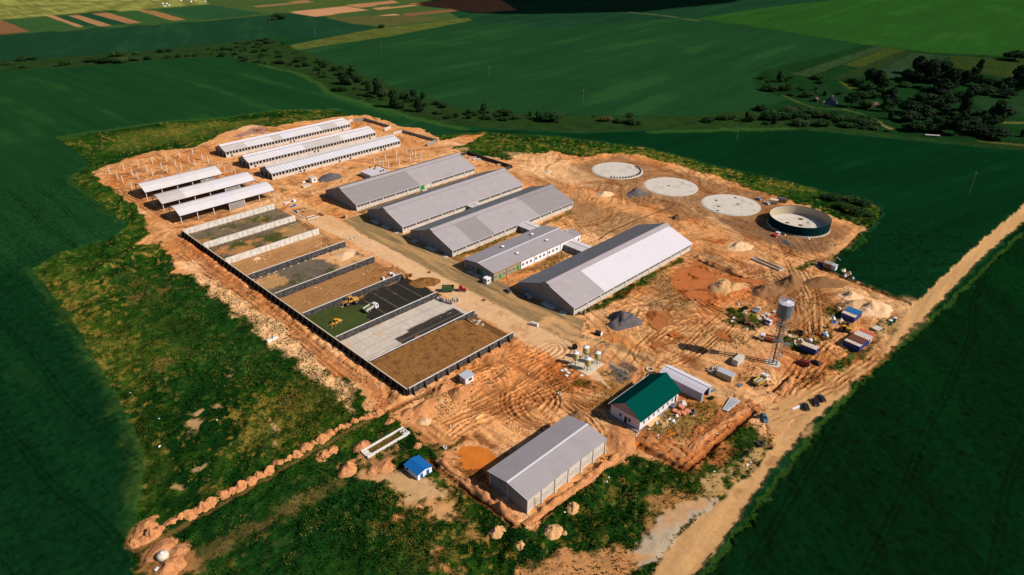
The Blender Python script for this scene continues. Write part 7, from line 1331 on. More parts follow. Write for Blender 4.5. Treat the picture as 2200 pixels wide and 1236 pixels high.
o = bpy.data.objects.new('rubble_bag', heap_mesh(2.0, 1.6, 1.2, mat('pale_rubble', alb((206, 194, 180)), var=.35, scale=4, bump=.5), 77, 'rubble_bag', .7, .6)); COL.objects.link(o); put(o, W5, (665, 680), 0, 'heap of pale rubble between the tin hall and the white wall', 'rubble heap')
put(MB().box(-1.1, 1.1, -.8, .8, 0, 1.1).box(-1.0, 1.0, -.5, -.3, 1.1, 1.3).build('covered_stack', mat('grey_blue_cover', alb((96, 104, 118)), var=.2)), W5, (490, 735), rad(10), 'grey-blue covered stack against the white wall', 'stack')
b = MB()
for k in range(9): a = k * .7; b.bar((-1.6 * math.cos(a), -1.1 * math.sin(a), .15 + .06 * k), (1.5 * math.cos(a + .2), 1.2 * math.sin(a + .2), .35 + .06 * k), .16)
put(b.build('steel_scrap', M_GALV), W5, (1610, 390), 0, 'tangle of grey steel sections behind the yellow-bedded truck', 'steel scrap'); b = MB()
for k in range(6): b.bar((-1.2, -.5 + .2 * k, .1), (1.3, -.4 + .2 * k, .14 + .02 * k), .12)
put(b.build('steel_bars', M_GALV), W5, (1180, 465), rad(-20), 'bundle of steel bars at the open end of the tin hall', 'steel bars')
def tyre_at(zm, p, R_, label, m=M_TYRE):
    b = MB(); rr_ = R_ * .32; n = 20; vs = []; k2 = 8
    for i in range(n):
        for j in range(k2): a, c = 6.283 * i / n, 6.283 * j / k2; vs.append(((R_ - rr_ + rr_ * math.cos(c)) * math.cos(a), (R_ - rr_ + rr_ * math.cos(c)) * math.sin(a), rr_ + rr_ * math.sin(c)))
    b.add(vs, [(i * k2 + j, ((i + 1) % n) * k2 + j, ((i + 1) % n) * k2 + (j + 1) % k2, i * k2 + (j + 1) % k2) for i in range(n) for j in range(k2)]); put(b.build('old_tyre', m, None, True), zm, p, 0, label, 'tyre')
tyre_at(Y4, (1643, 930), 1.6, 'big black tyre in the grass beside the dirt road'); tyre_at(Y4, (1612, 716), .7, 'tyre lying left of the steel blue car'); tyre_at(W5, (2065, 390), .75, 'tyre lying behind the yellow-bedded truck')
def hose(zm, P_, w_, label, m=M_TARB):
    W_ = pts(zm, *P_); b = MB()
    for a, c in zip(W_[:-1], W_[1:]): b.bar((a[0] - W_[0][0], a[1] - W_[0][1], max(0, ground_z(*a)) + w_ * .5), (c[0] - W_[0][0], c[1] - W_[0][1], max(0, ground_z(*c)) + w_ * .5), w_, n=6)
    o = b.build('black_hose', m, None, False, (*W_[0], 0)); tag(o, label, 'hose')
hose(Y4, ((1500, 1040), (1550, 985), (1600, 945), (1640, 928)), .22, 'black hose running to the big tyre in the grass'); hose(Z7, ((335, 648), (400, 600), (460, 570), (540, 538), (600, 512), (680, 480), (760, 450), (835, 425)), .45, 'long black hose across the earth beyond the white-roofed barn')
o = MB().box(-2.2, 2.2, -.45, .45, 0, .15).build('white_board', M_SHEET); put(o, WC, (1055, 465), face(at(*WC(960, 505)), at(*WC(1155, 420))), 'long white board on the ground beside the black car', 'board')
for p, lx, ly, rz, lb in (((300, 245), 4.6, 2.0, .1, 'bigger blue tarpaulin spread on the sand at the bay ends'), ((345, 212), 3.0, 1.2, .2, 'smaller blue tarpaulin beside the bigger one')):
    me = heap_mesh(lx / 2, ly / 2, .35, M_BLT, int(p[0]), 'tarpaulin', .4, .7, 8, 16); o = bpy.data.objects.new('tarpaulin', me); COL.objects.link(o); put(o, W8, p, rz, lb, 'tarpaulin')
for p, s, lb in (((330, 150), (1.6, 1.3, 1.5), 'white crate beside the blue tarpaulins'), ((130, 190), (1.2, 1.2, 1.0), 'dark-sided crate left of the blue tarpaulins'), ((190, 180), (2.0, .8, .6), 'pale crate between the dark crate and the tarpaulins')): put(MB().box(-s[0] / 2, s[0] / 2, -s[1] / 2, s[1] / 2, 0, s[2]).box(-s[0] / 2 - .04, s[0] / 2 + .04, -.06, .06, .1, s[2] + .05).build('crate', M_SHEET), W8, p, .3, lb, 'crate')
for a, c, lb in (((600, 500), (800, 437), 'white concrete beam between the two dark pits'), ((630, 545), (880, 470), 'white concrete beam at the outer edge of the pits'), ((380, 330), (580, 295), 'dark beam edging the small foundation'), ((240, 345), (570, 520), 'pale foundation edge beam facing the silage wall')):
    A_, B_ = at(*W8(*a)), at(*W8(*c)); b = MB().box(0, math.dist(A_, B_), -.25, .25, 0, .4); o = b.build('concrete_beam', M_WHITEC if 'dark' not in lb.split()[0] else M_RUSTM); o.location = (*A_, .0); o.rotation_euler = (0, 0, face(A_, B_)); tag(o, lb, 'beam')
for k, p in enumerate(((345, 360), (400, 355), (385, 385), (520, 335), (540, 370), (420, 395))): put(MB().box(-.5, .5, -.4, .4, 0, .6).build('concrete_block', M_CONC if k % 2 else M_TARB), W8, p, rr.uniform(0, 1), '%s block from the left on the small foundation by the silage walls' % ('dark' if k % 2 == 0 else 'pale') + (' (%s row)' % ('upper' if p[1] < 360 else 'lower')), 'block', 'loose blocks on the small foundation')
for p, lb, m, R_ in (((1105, 205), 'pale rolled bale on top of the dark wall end', M_SHEET, .7), ((1085, 195), 'second pale roll beside the dark wall end', M_SHEET, .7), ((1020, 235), 'pale drum lying on the tan bay floor by the wall', M_SHEET, .7), ((1190, 230), 'brown bale at the end of the dark wall', M_STRAW, 1.0), ((1215, 215), 'brown bale behind the wall-end bale', M_STRAW, 1.0), ((1245, 212), 'brown bale nearest the spilled silage', M_STRAW, .9)):
    b = MB(); b.hull([(R_ * math.cos(t), -.7, R_ + R_ * math.sin(t)) for t in np.linspace(0, 6.283, 15)[:-1]], [(R_ * math.cos(t), .7, R_ + R_ * math.sin(t)) for t in np.linspace(0, 6.283, 15)[:-1]]); put(b.build('round_bale', m, None), Z5, p, rr.uniform(0, 3), lb, 'bale')
# tarpaulin edge and sacks at the brown bay's open end
for k, p in enumerate(((1740, 590), (1770, 575), (1800, 590), (1815, 580), (1835, 610), (1790, 610))): me = heap_mesh(1.3, .8, .9, mat('grey_sack', alb((176, 160, 132)), var=.25), 300 + k, 'sand_sack', .7, .6, 6, 14); o = bpy.data.objects.new('sand_sack', me); COL.objects.link(o); put(o, Z5, p, rr.uniform(0, 3), 'grey lumpy sack at the open end of the brown bay, %s from the left' % ordinal(sorted([1740, 1770, 1800, 1815, 1835, 1790]).index(p[0])), 'sack', 'sacks at the open end of the brown bay')
A_, B_, C2_ = at(*Z5(1690, 575)), at(*Z5(1800, 650)), at(*Z5(1920, 740)); b = MB().bar((0, 0, .9), (B_[0] - A_[0], B_[1] - A_[1], .6), .5, .8).bar((B_[0] - A_[0], B_[1] - A_[1], .6), (C2_[0] - A_[0], C2_[1] - A_[1], .3), .4, .5); put(b.build('rolled_tarpaulin', M_TARB), Z5, (1690, 575), 0, 'dark rolled tarpaulin along the open end of the brown bay', 'tarpaulin'); b = MB().lathe([(.35, 0), (.38, .9), (.05, .95)], n=12); put(b.build('blue_barrel', M_BLT), Z5, (1790, 540), 0, 'small blue barrel at the end of the white-topped wall', 'barrel')
# scrap plot
for k, (p, s, m, lb) in enumerate((((1300, 440), (1.6, .9, .7), M_CONC, 'pale concrete slab on the scrap plot, topmost in the stack'), ((1240, 470), (1.5, .8, .5), M_CONC, 'pale concrete slab at the lower side of the slab stack'), ((1370, 465), (1.6, .9, .6), M_CONC, 'pale concrete slab nearest the orange truck bed'), ((1200, 480), (1.0, .8, .5), M_CONC, 'small pale block beside the slab stack'), ((1270, 520), (1.4, .7, .5), M_CONC, 'pale slab below the slab stack'),
        ((1300, 565), (.8, 1.4, .5), M_CONC, 'upright pale slab just behind the white truck cab'), ((1130, 580), (1.4, 1.0, .6), M_CONC, 'pale slab between the slab stack and the barrel'), ((1520, 380), (1.2, .9, .4), M_STEELW, 'flat white plate beyond the orange truck bed'), ((760, 425), (1.4, .7, .4), M_CONC, 'pale slab below the scrap-plot shrub'), ((740, 350), (1.2, .5, .4), M_CONC, 'small slab touching the scrap-plot shrub'), ((580, 200), (2.6, .6, .4), M_CONC, 'long pale beam above the scrap-plot shrub'),
        ((440, 545), (1.2, .6, .5), M_STEELW, 'white scrap piece on the grass of the scrap plot'), ((400, 640), (1.3, .8, .4), M_CONC, 'pale boulder-like slab at the grass edge'), ((800, 820), (1.0, .6, .3), M_CONC, 'pale slab at the track edge of the scrap plot'), ((905, 720), (1.6, 1.4, 1.1), M_RUSTM, 'brownish crate beside the rusty tank'), ((1000, 770), (1.5, 1.1, .8), M_RUSTM, 'brown crate lower right of the rusty tank'), ((1090, 490), (1.3, .6, .4), M_PLK, 'pale timber piece below the round lid'), ((1210, 660), (1.6, .8, .6), M_RUSTM, 'rust-coloured box in front of the white truck cab'), ((1110, 300), (1.5, 1.2, .7), M_STEELW, 'white box behind the round lid'))):
    b = MB(); b.rbox((0, 0, s[2] / 2), (s[0] * 1.15, s[1] * 1.15, s[2]), (rr.uniform(-.1, .1), rr.uniform(-.1, .1), 0)); put(b.build('scrap_piece' if m is not M_CONC else 'concrete_slab', m), WJ, p, rr.uniform(-.4, .9), lb, 'scrap' if m is not M_CONC else 'slab', 'pieces lying on the scrap plot')
b = MB().lathe([(1.5, .7), (1.55, .95), (.3, 1.1), (.05, 1.1)], n=20).box(-.9, .9, -.9, .9, 0, .7); put(b.build('tank_cover', M_GALV), WJ, (1020, 380), 0, 'round grey tank lid on the scrap plot', 'lid'); b = MB(); b.hull([(-1.3, 1.1 * math.cos(t), 1.1 + 1.1 * math.sin(t)) for t in np.linspace(0, 6.283, 17)[:-1]], [(1.3, 1.1 * math.cos(t), 1.1 + 1.1 * math.sin(t)) for t in np.linspace(0, 6.283, 17)[:-1]]); put(b.build('rusty_tank', M_RUSTM), WJ, (760, 660), rad(50), 'rusty brown tank lying on the scrap plot', 'tank')
b = MB()
for k in range(8): b.bar((0, -1 + .28 * k, .15), (3.4, -1 + .28 * k, .15), .1)
put(b.build('steel_grating', M_GALV), Zm(1600, 620, 1760, 1099), (560, 830), rad(-30), 'grey steel grating beside the water tower legs', 'grating')
for p, s, rz, lb in (((740, 790), (2.2, .7, .4), .3, 'pale concrete post above the blue container, lower one'), ((755, 835), (2.6, .6, .4), .9, 'pale concrete post nearest the blue container'), ((845, 770), (2.4, .8, .5), .8, 'pale concrete post touching the bulldozer shadow'), ((795, 765), (1.2, .8, .4), .2, 'short pale post between the longer ones'), ((660, 710), (2.4, 1.2, .6), .2, 'pile of pale posts left of the bulldozer')): put(MB().box(-s[0] / 2, s[0] / 2, -s[1] / 2, s[1] / 2, 0, s[2]).build('concrete_post', M_CONC), Zm(1600, 620, 1760, 1099), p, rz, lb, 'post', 'concrete posts by the bulldozer')
put(MB().lathe([(.8, 0), (.85, .9), (.5, 1.15), (.05, 1.2)], n=14).build('white_tank', M_WHITE), Zm(1600, 620, 1760, 1099), (960, 800), 0, 'small white tank on the grass above the blue container', 'tank')
for p, m, nm, lb in (((320, 740), M_WHITE, 'white_tank', 'white tank beside the blue barrel near the excavator'), ((300, 690), M_SHEET, 'white_crate', 'cream crate behind the blue barrel'), ((255, 700), mat('light_blue_plastic', alb((60, 150, 200)), var=.05), 'blue_barrel', 'light blue barrel between the white tanks'), ((172, 695), mat('red_plastic', alb((206, 66, 40)), var=.05), 'red_barrel', 'small red barrel in the grass near the excavator arm')): put(MB().lathe([(.6, 0), (.65, .2), (.65, .9), (.4, 1.1), (.05, 1.12)], n=12).build(nm, m), WV, p, 0, lb, 'barrel' if 'barrel' in nm else 'tank' if 'tank' in nm else 'crate')
for p, m, s, nm, lb in (((455, 465), mat('sky_blue_sheet', alb((40, 130, 200)), var=.2), 1.6, 'blue_sheet', 'crumpled blue sheet on the scrap pile by the excavator'), ((440, 395), M_SHEET, 1.5, 'white_scrap', 'white scrap heap above the blue sheet'), ((590, 440), M_CONC, 1.6, 'rubble_pile', 'pale rubble between the blue sheet and the blue-roofed container'), ((370, 385), M_PLK, 1.6, 'timber_scrap', 'pale timber scrap left of the white scrap heap'), ((540, 200), M_PLK, 1.3, 'straw_pile', 'yellowish litter in the grass above the blue-roofed container'), ((520, 260), M_RUSTM, 1.2, 'rusty_scrap', 'rusty scrap in the grass left of the blue-roofed container')):
    o = bpy.data.objects.new(nm, heap_mesh(s, s * .7, .9, m, 500 + int(p[0]), nm, .7, .9, 7, 14)); COL.objects.link(o); put(o, WV, p, rr.uniform(0, 3), lb, 'scrap', None)
for p, lb in (((640, 510), 'larger dark drum between excavator and blue-roofed container'), ((705, 515), 'darker drum right beside the larger one')): b = MB().lathe([(.9, 0), (.95, 1.3), (.5, 1.4), (.05, 1.4)], n=14); put(b.build('steel_drum', M_RUSTM if 'larger dark' in lb else M_CHAS), WV, p, 0, lb, 'drum')
put(MB().box(-1.9, 1.9, -1.5, 1.5, 0, .25).build('concrete_slab', M_CONC), WV, (1265, 605), rad(-10), 'square pale slab lying between the containers and the toilets', 'slab')
for k, p in enumerate(((140, 605), (75, 630), (165, 640), (208, 680), (168, 735), (470, 735), (705, 625))): put(MB().box(-.55, .55, -.55, .55, 0, .14).build('paving_slab', M_SHEET if k < 6 else M_TRIM), W4, p, .1, 'square pale slab lying beside the silo foundation, %s from the left' % ordinal(sorted([140, 75, 165, 208, 168, 470, 705]).index(p[0])), 'slab', 'loose slabs round the silo foundation', .25 if k == 6 else 0)
for k, (a, c) in enumerate((((710, 1080), (870, 1130)), ((740, 1110), (900, 1160)), ((760, 1130), (950, 1190)), ((770, 1145), (945, 1205)))): A_, B_ = at(*WT(*a)), at(*WT(*c)); o = MB().bar((0, 0, .2), (math.dist(A_, B_), 0, .2), .4, n=8).build('grey_pipe', M_GALV); o.location = (*A_, 0); o.rotation_euler = (0, 0, face(A_, B_)); tag(o, 'grey pipe on the ground by the green tank, %s from the tank' % ordinal(k), 'pipe', 'grey pipes by the green tank')
for p, m, s, lb in (((1310, 1075), M_SHEET, 1.2, 'white bags in front of the green tank'), ((1230, 1105), M_CHAS, .6, 'dark box beside the white bags'), ((850, 1075), M_RUSTM, .8, 'dark scrap beside the red and white machine'), ((820, 1000), M_PLK, 1.6, 'pale boards along the tank foundation'), ((460, 830), M_GALV, 1.3, 'grey plate in the shadow of the green tank'), ((35, 755), M_CHAS, .6, 'small dark box between tank floor and green tank')):
    o = bpy.data.objects.new('loose_material', heap_mesh(s, s * .5, .6, m, 700 + int(p[0]), 'loose_material', .5, .6, 6, 12)); COL.objects.link(o); put(o, WT, p, .5, lb, 'material')
# white buried tank and its pipe, pair of concrete blocks, slabs, wells
x, y = at(*WB(650, 900)); r = empty('buried_tank', (x, y, ground_z(x, y)), 0, 'white domed tank half buried in the orange spoil, with a hatch on top', 'tank'); M_CRM = mat('cream_plastic', alb((220, 206, 180)), rough=.5, var=.06, dirt=alb((170, 140, 100)), dirt_amt=.4)
b = MB(); b.lathe([(1.5, -.4), (1.6, 1.5), (1.4, 2.0), (.5, 2.3), (.05, 2.32)], n=24); b.build('shell', M_CRM, r, True); b = MB(); b.lathe([(.45, 0), (.45, .3), (.05, .32)], (0, 0, 2.2), 12); b.build('hatch', M_WHITE, r); b = MB(); b.bar((1.4, .2, .8), (5.2, .9, .6), .22, n=8); b.build('inlet_pipe', M_GALV, r)
put(MB().box(-.6, .6, -.35, .35, 0, .5).build('white_scrap', M_WHITE), WB, (520, 1130), .4, 'small white piece below the buried tank', 'scrap'); put(MB().box(-.5, .5, -.3, .3, 0, .3).build('pink_sack', mat('pale_pink', alb((226, 190, 176)), var=.06)), WB, (500, 825), .4, 'pale sack left of the buried tank', 'sack')
for p, lb in (((78, 745), 'white concrete block on the grass edge, lower of the pair'), ((118, 728), 'white concrete block on the grass edge, upper of the pair')): put(MB().hull([(-1.5, -.7, 0), (1.5, -.7, 0), (1.5, .7, 0), (-1.5, .7, 0)], [(-1.4, -.5, 1.0), (1.4, -.5, 1.0), (1.4, .5, 1.0), (-1.4, .5, 1.0)]).build('concrete_block', M_WHITEC), Z5, p, .1, lb, 'block', 'pair of white concrete blocks on the meadow edge')
put(MB().box(-3.2, 3.2, -1.4, 1.4, 0, .8).box(-3.2, -2.6, -1.4, 1.4, .8, 1.1).build('concrete_slab', M_CONC), WH, (930, 480), rad(8), 'flat pale slab in front of the small concrete hut', 'slab'); put(MB().box(-1.2, 1.2, -.5, .5, 0, .8).build('white_tub', M_WHITE), WH, (880, 405), rad(20), 'white tub beside the small concrete hut', 'tub')
for k, p in enumerate(((1055, 668), (20, 138))): put(MB().lathe([(.9, 0), (.9, .35), (.5, .36), (.5, .1), (.05, .1)], n=14, cap=False).build('manhole', M_RUSTM), W7, p, 0, ('manhole in the pale yard road near the red tractor', 'manhole in the pale yard road near the dark wall end')[k], 'manhole')
for k, p in enumerate(((395, 735), (425, 725), (445, 718))): put(MB().box(-.6, .6, -.5, .5, 0, .6).build('kerb_block', M_CONC), Z4, p, .4, 'pale kerb block on the yard road island, %s from the left' % ordinal(k), 'block', 'kerb blocks on the yard road')
for p, lb in (((1855, 240), 'white rubble heap between the barns and the round tank floors'),): o = bpy.data.objects.new('rubble_heap', heap_mesh(3.2, 1.6, 1.0, M_CONC, 901, 'rubble_heap', .7, .8)); COL.objects.link(o); put(o, Z4, p, 0, lb, 'rubble heap')
for p, rz, lb in (((1290, 140), -.6, 'pale slab stack inside the yard wall behind the green-doored barn'), ((1500, 190), -.6, 'reddish slab stack at the far end inside the yard wall'), ((1320, 150), -.6, 'long pale slab beside the slab stack in the walled yard')): put(MB().box(-3.0, 3.0, -.8, .8, 0, .7).box(-2.8, 2.6, -.7, .6, .7, 1.0).build('slab_stack', M_CONC if 'red' not in lb else mat('pinkish_slabs', alb((206, 164, 146)), var=.1)), Z4, p, rz, lb, 'slab stack')
# fallen panels / debris heap beyond the field huts
for p, m, s, lb in (((760, 530), mat('cream_tarp', alb((220, 196, 156)), var=.1), 2.2, 'cream folded cover beside the tin hut at the field edge'), ((840, 640), M_RUSTM, 2.4, 'brown scrap heap beyond the field huts'), ((930, 620), mat('cream_tarp', None), 1.4, 'cream panel lying on the brown scrap heap'), ((800, 670), M_SHEET, 1.4, 'white litter in front of the brown scrap heap'), ((1000, 740), M_GALV, 1.5, 'grey scrap at the end of the field-edge litter')):
    o = bpy.data.objects.new('scrap_heap', heap_mesh(s, s * .6, 1.0, m, 1000 + int(p[0]), 'scrap_heap', .6, .9, 7, 14)); COL.objects.link(o); put(o, WF, p, .4, lb, 'scrap')
# white litter in the lower meadow
for k, (zm, p) in enumerate(((Y7, (1040, 250)), (Y7, (1110, 265)), (Y7, (1120, 235)), (Y7, (860, 450)), (Y7, (1745, 200)), (Y7, (1940, 160)), (Y7, (1960, 145)), (Y6, (245, 245)), (Y6, (60, 72)), (Y6, (245, 410)), (Y6, (615, 258)), (WG, (1255, 820)), (WG, (1260, 890)), (WG, (760, 775)), (WG, (730, 840)), (WG, (1040, 685)), (Y5, (385, 575)), (Y5, (415, 500)), (Y5, (350, 505)), (Y5, (1270, 805)))):
    o = bpy.data.objects.new('litter_scrap', heap_mesh(.5, .28, .14, M_SHEET, 60 + k % 4, 'litter_scrap', .5, .9, 5, 9)); COL.objects.link(o); put(o, zm, p, rr.uniform(0, 3), 'small scrap of white litter lying on the grass or earth', 'litter', 'white litter scraps')
for p in ((910, 4), (963, 28), (985, 28), (1002, 38), (975, 42), (1070, 10), (1130, 16), (1152, 5), (1215, 15)):
    b = MB(); b.hull([(1.0 * math.cos(t), -.9, 1.0 + 1.0 * math.sin(t)) for t in np.linspace(0, 6.283, 13)[:-1]], [(1.0 * math.cos(t), .9, 1.0 + 1.0 * math.sin(t)) for t in np.linspace(0, 6.283, 13)[:-1]]); x, y = at(*Y1(*p)); o = b.build('hay_bale', M_WHITE); o.location = (x, y, 0); o.rotation_euler = (0, 0, rr.uniform(0, 3)); o.scale = (1.4, 1.4, 1.4); tag(o, 'white wrapped hay bale on the striped mown field', 'hay bale', 'wrapped hay bales on the mown field')

# ================================================================== PEOPLE
M_SKIN = mat('skin', alb((206, 150, 120)), var=.04); M_HAIR = mat('dark_hair', alb((40, 32, 28)), var=.2)
def skin_body(name, J, E_, root_i, m, parent):
    me = bpy.data.meshes.new(name); me.from_pydata([j[0] for j in J], E_, []); o = bpy.data.objects.new(name, me); COL.objects.link(o); o.parent = parent
    sk = o.modifiers.new('skin', 'SKIN'); sk.use_smooth_shade = True
    for i, j in enumerate(J): v = me.skin_vertices[0].data[i]; v.radius = (j[1], j[1]); v.use_root = (i == root_i)
    sb = o.modifiers.new('smooth', 'SUBSURF'); sb.levels = sb.render_levels = 1; me.materials.append(m); return o
def person(x, y, z, rz, label, top, legs_c, pose='stand'):
    r = empty('person', (x, y, z), rz, label, 'person'); sit = pose == 'ride'
    hip = (0, 0, .95) if not sit else (-.15, 0, .98); ch = (0, 0, 1.38) if not sit else (.15, 0, 1.38); hd = (.02, 0, 1.68) if not sit else (.28, 0, 1.68)
    J = [(hip, .15), ((0.02 + (hip[0] + ch[0]) / 2, 0, 1.15), .14), (ch, .16), ((hd[0] * .7, 0, 1.5), .06), (hd, .105), ((hd[0], 0, hd[2] + .09), .095)]; E_ = [(0, 1), (1, 2), (2, 3), (3, 4), (4, 5)]
    for s in (-1, 1):
        k = len(J); kn = (hip[0] + (.05 if not sit else .32), s * .11, .5 if not sit else (.62 if s > 0 else .78)); ft = (hip[0] + (.0 if not sit else .22), s * .12, .08 if not sit else (.22 if s > 0 else .42)); J += [((hip[0], s * .1, hip[2] - .08), .095), (kn, .065), (ft, .045), ((ft[0] + .16, ft[1], ft[2] - .03), .04)]; E_ += [(0, k), (k, k + 1), (k + 1, k + 2), (k + 2, k + 3)]
        k = len(J); sh = (ch[0], s * .2, 1.42); el = (ch[0] + (.02 if not sit else .2), s * (.26 if not sit else .3), 1.15 if not sit else 1.2); wr = (ch[0] + (.12 if not sit else .42), s * (.24 if not sit else .27), .92 if not sit else 1.07); J += [(sh, .06), (el, .045), (wr, .035), ((wr[0] + .07, wr[1], wr[2] - .06), .035)]; E_ += [(2, k), (k, k + 1), (k + 1, k + 2), (k + 2, k + 3)]
        for f in range(5): k2 = len(J); J += [((wr[0] + .13, wr[1] + (f - 2) * .018, wr[2] - .11 - (.02 if f in (1, 2) else 0)), .009)]; E_ += [(k + 3, k2)]
    skin_body('body', J, E_, 0, M_SKIN, r)
    T = [((hip[0], 0, hip[2] - .02), .165), (((hip[0] + ch[0]) / 2, 0, 1.15), .16), (ch, .18)]; TE = [(0, 1), (1, 2)]
    for s in (-1, 1): k = len(T); T += [((ch[0], s * .2, 1.42), .075), ((ch[0] + (.02 if not sit else .2), s * (.26 if not sit else .3), 1.17 if not sit else 1.22), .062)]; TE += [(2, k), (k, k + 1)]
    skin_body('shirt', T, TE, 0, top, r)
    L2 = [((hip[0], 0, hip[2]), .17)]; LE = []
    for s in (-1, 1): kn = (hip[0] + (.05 if not sit else .32), s * .11, .5 if not sit else (.62 if s > 0 else .78)); ft = (hip[0] + (0 if not sit else .22), s * .12, .16 if not sit else (.28 if s > 0 else .48)); k = len(L2); L2 += [((hip[0], s * .1, hip[2] - .08), .11), (kn, .08), (ft, .06)]; LE += [(0, k), (k, k + 1), (k + 1, k + 2)]
    skin_body('trousers', L2, LE, 0, legs_c, r)
    b = MB(); b.lathe([(.118, -.02), (.125, .06), (.08, .14), (.02, .16)], (hd[0] - .01, 0, hd[2] + .03), 14); b.build('hair', M_HAIR, r); b = MB(); b.box(hd[0] + .09, hd[0] + .13, -.015, .015, hd[2] - .02, hd[2] + .03); b.build('nose', M_SKIN, r); return r
M_SHT = mat('pale_shirt', alb((206, 196, 170)), var=.1); M_TRS = mat('dark_trousers', alb((56, 60, 70)), var=.1)
x, y = at(*WC(480, 500)); x2, y2 = at(*WC(560, 560)); a = face((x, y), (x2, y2)); px_, py_ = (x + x2) / 2, (y + y2) / 2
r = empty('bicycle', (px_, py_, .02), a, 'bicycle ridden by a person on the site road near the blue car', 'bicycle')
for wx in (-.52, .52):
    b = MB(); n = 24
    for k in range(n): t0, t1 = 6.283 * k / n, 6.283 * (k + 1) / n; b.bar((wx + .34 * math.cos(t0), 0, .34 + .34 * math.sin(t0)), (wx + .34 * math.cos(t1), 0, .34 + .34 * math.sin(t1)), .045)
    for k in range(8): b.bar((wx, 0, .34), (wx + .33 * math.cos(k * .785), 0, .34 + .33 * math.sin(k * .785)), .008)
    b.build('wheel', M_TYRE, r)
b = MB()
for p, q in (((-.52, 0, .34), (-.15, 0, .9)), ((-.15, 0, .8), (.38, 0, .8)), ((-.1, 0, .3), (.4, 0, .75)), ((-.52, 0, .34), (-.1, 0, .3)), ((-.1, 0, .3), (-.15, 0, .9)), ((.52, 0, .34), (.38, 0, 1.0))): b.bar(p, q, .04)
b.build('frame', mat('bicycle_red', alb((150, 50, 40)), var=.05), r); b = MB(); b.bar((.4, -.3, 1.04), (.4, .3, 1.04), .035); b.bar((.38, 0, .98), (.4, 0, 1.04), .035); b.build('handlebar', M_CHAS, r); b = MB(); b.box(-.28, -.02, -.07, .07, .9, .97); b.build('saddle', M_CHAS, r)
person(px_, py_, .04, a, 'person in a pale shirt riding a bicycle along the site road', M_SHT, M_TRS, 'ride')
x, y = at(*WT(352, 348)); person(x, y, .05, 1.0, 'person in dark clothes standing beside the white car by the green tank', mat('dark_jacket', alb((60, 60, 66)), var=.1), M_TRS)
# ================================================================== TREES AND BUSHES
def leafm(name, a, b_, tr=0):
    m = bpy.data.materials.new(name); m.use_nodes = True; n = m.node_tree; N, L = n.nodes, n.links; p = N['Principled BSDF']; p.inputs['Roughness'].default_value = .7; p.inputs['Specular IOR Level'].default_value = 0.05
    t = N.new('ShaderNodeTexCoord'); q = N.new('ShaderNodeTexNoise'); q.inputs['Scale'].default_value = 5; q.inputs['Detail'].default_value = 4; L.new(t.outputs['Object'], q.inputs['Vector'])
    oi = N.new('ShaderNodeObjectInfo'); ad = N.new('ShaderNodeMath'); ad.operation = 'MULTIPLY_ADD'; ad.inputs[1].default_value = .5; L.new(oi.outputs['Random'], ad.inputs[0]); L.new(q.outputs[0], ad.inputs[2])
    r = N.new('ShaderNodeMapRange'); r.inputs[1].default_value = .45; r.inputs[2].default_value = 1.05; L.new(ad.outputs[0], r.inputs[0])
    mx = N.new('ShaderNodeMixRGB'); L.new(r.outputs[0], mx.inputs[0]); mx.inputs[1].default_value = (*a, 1); mx.inputs[2].default_value = (*b_, 1); L.new(mx.outputs[0], p.inputs['Base Color']); return m
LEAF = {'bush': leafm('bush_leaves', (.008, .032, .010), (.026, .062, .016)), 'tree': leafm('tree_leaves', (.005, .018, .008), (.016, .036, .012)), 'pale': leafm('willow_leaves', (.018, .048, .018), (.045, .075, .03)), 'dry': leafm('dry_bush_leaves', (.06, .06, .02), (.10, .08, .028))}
M_BARK = mat('bark', (.05, .04, .03), var=.3, scale=4)
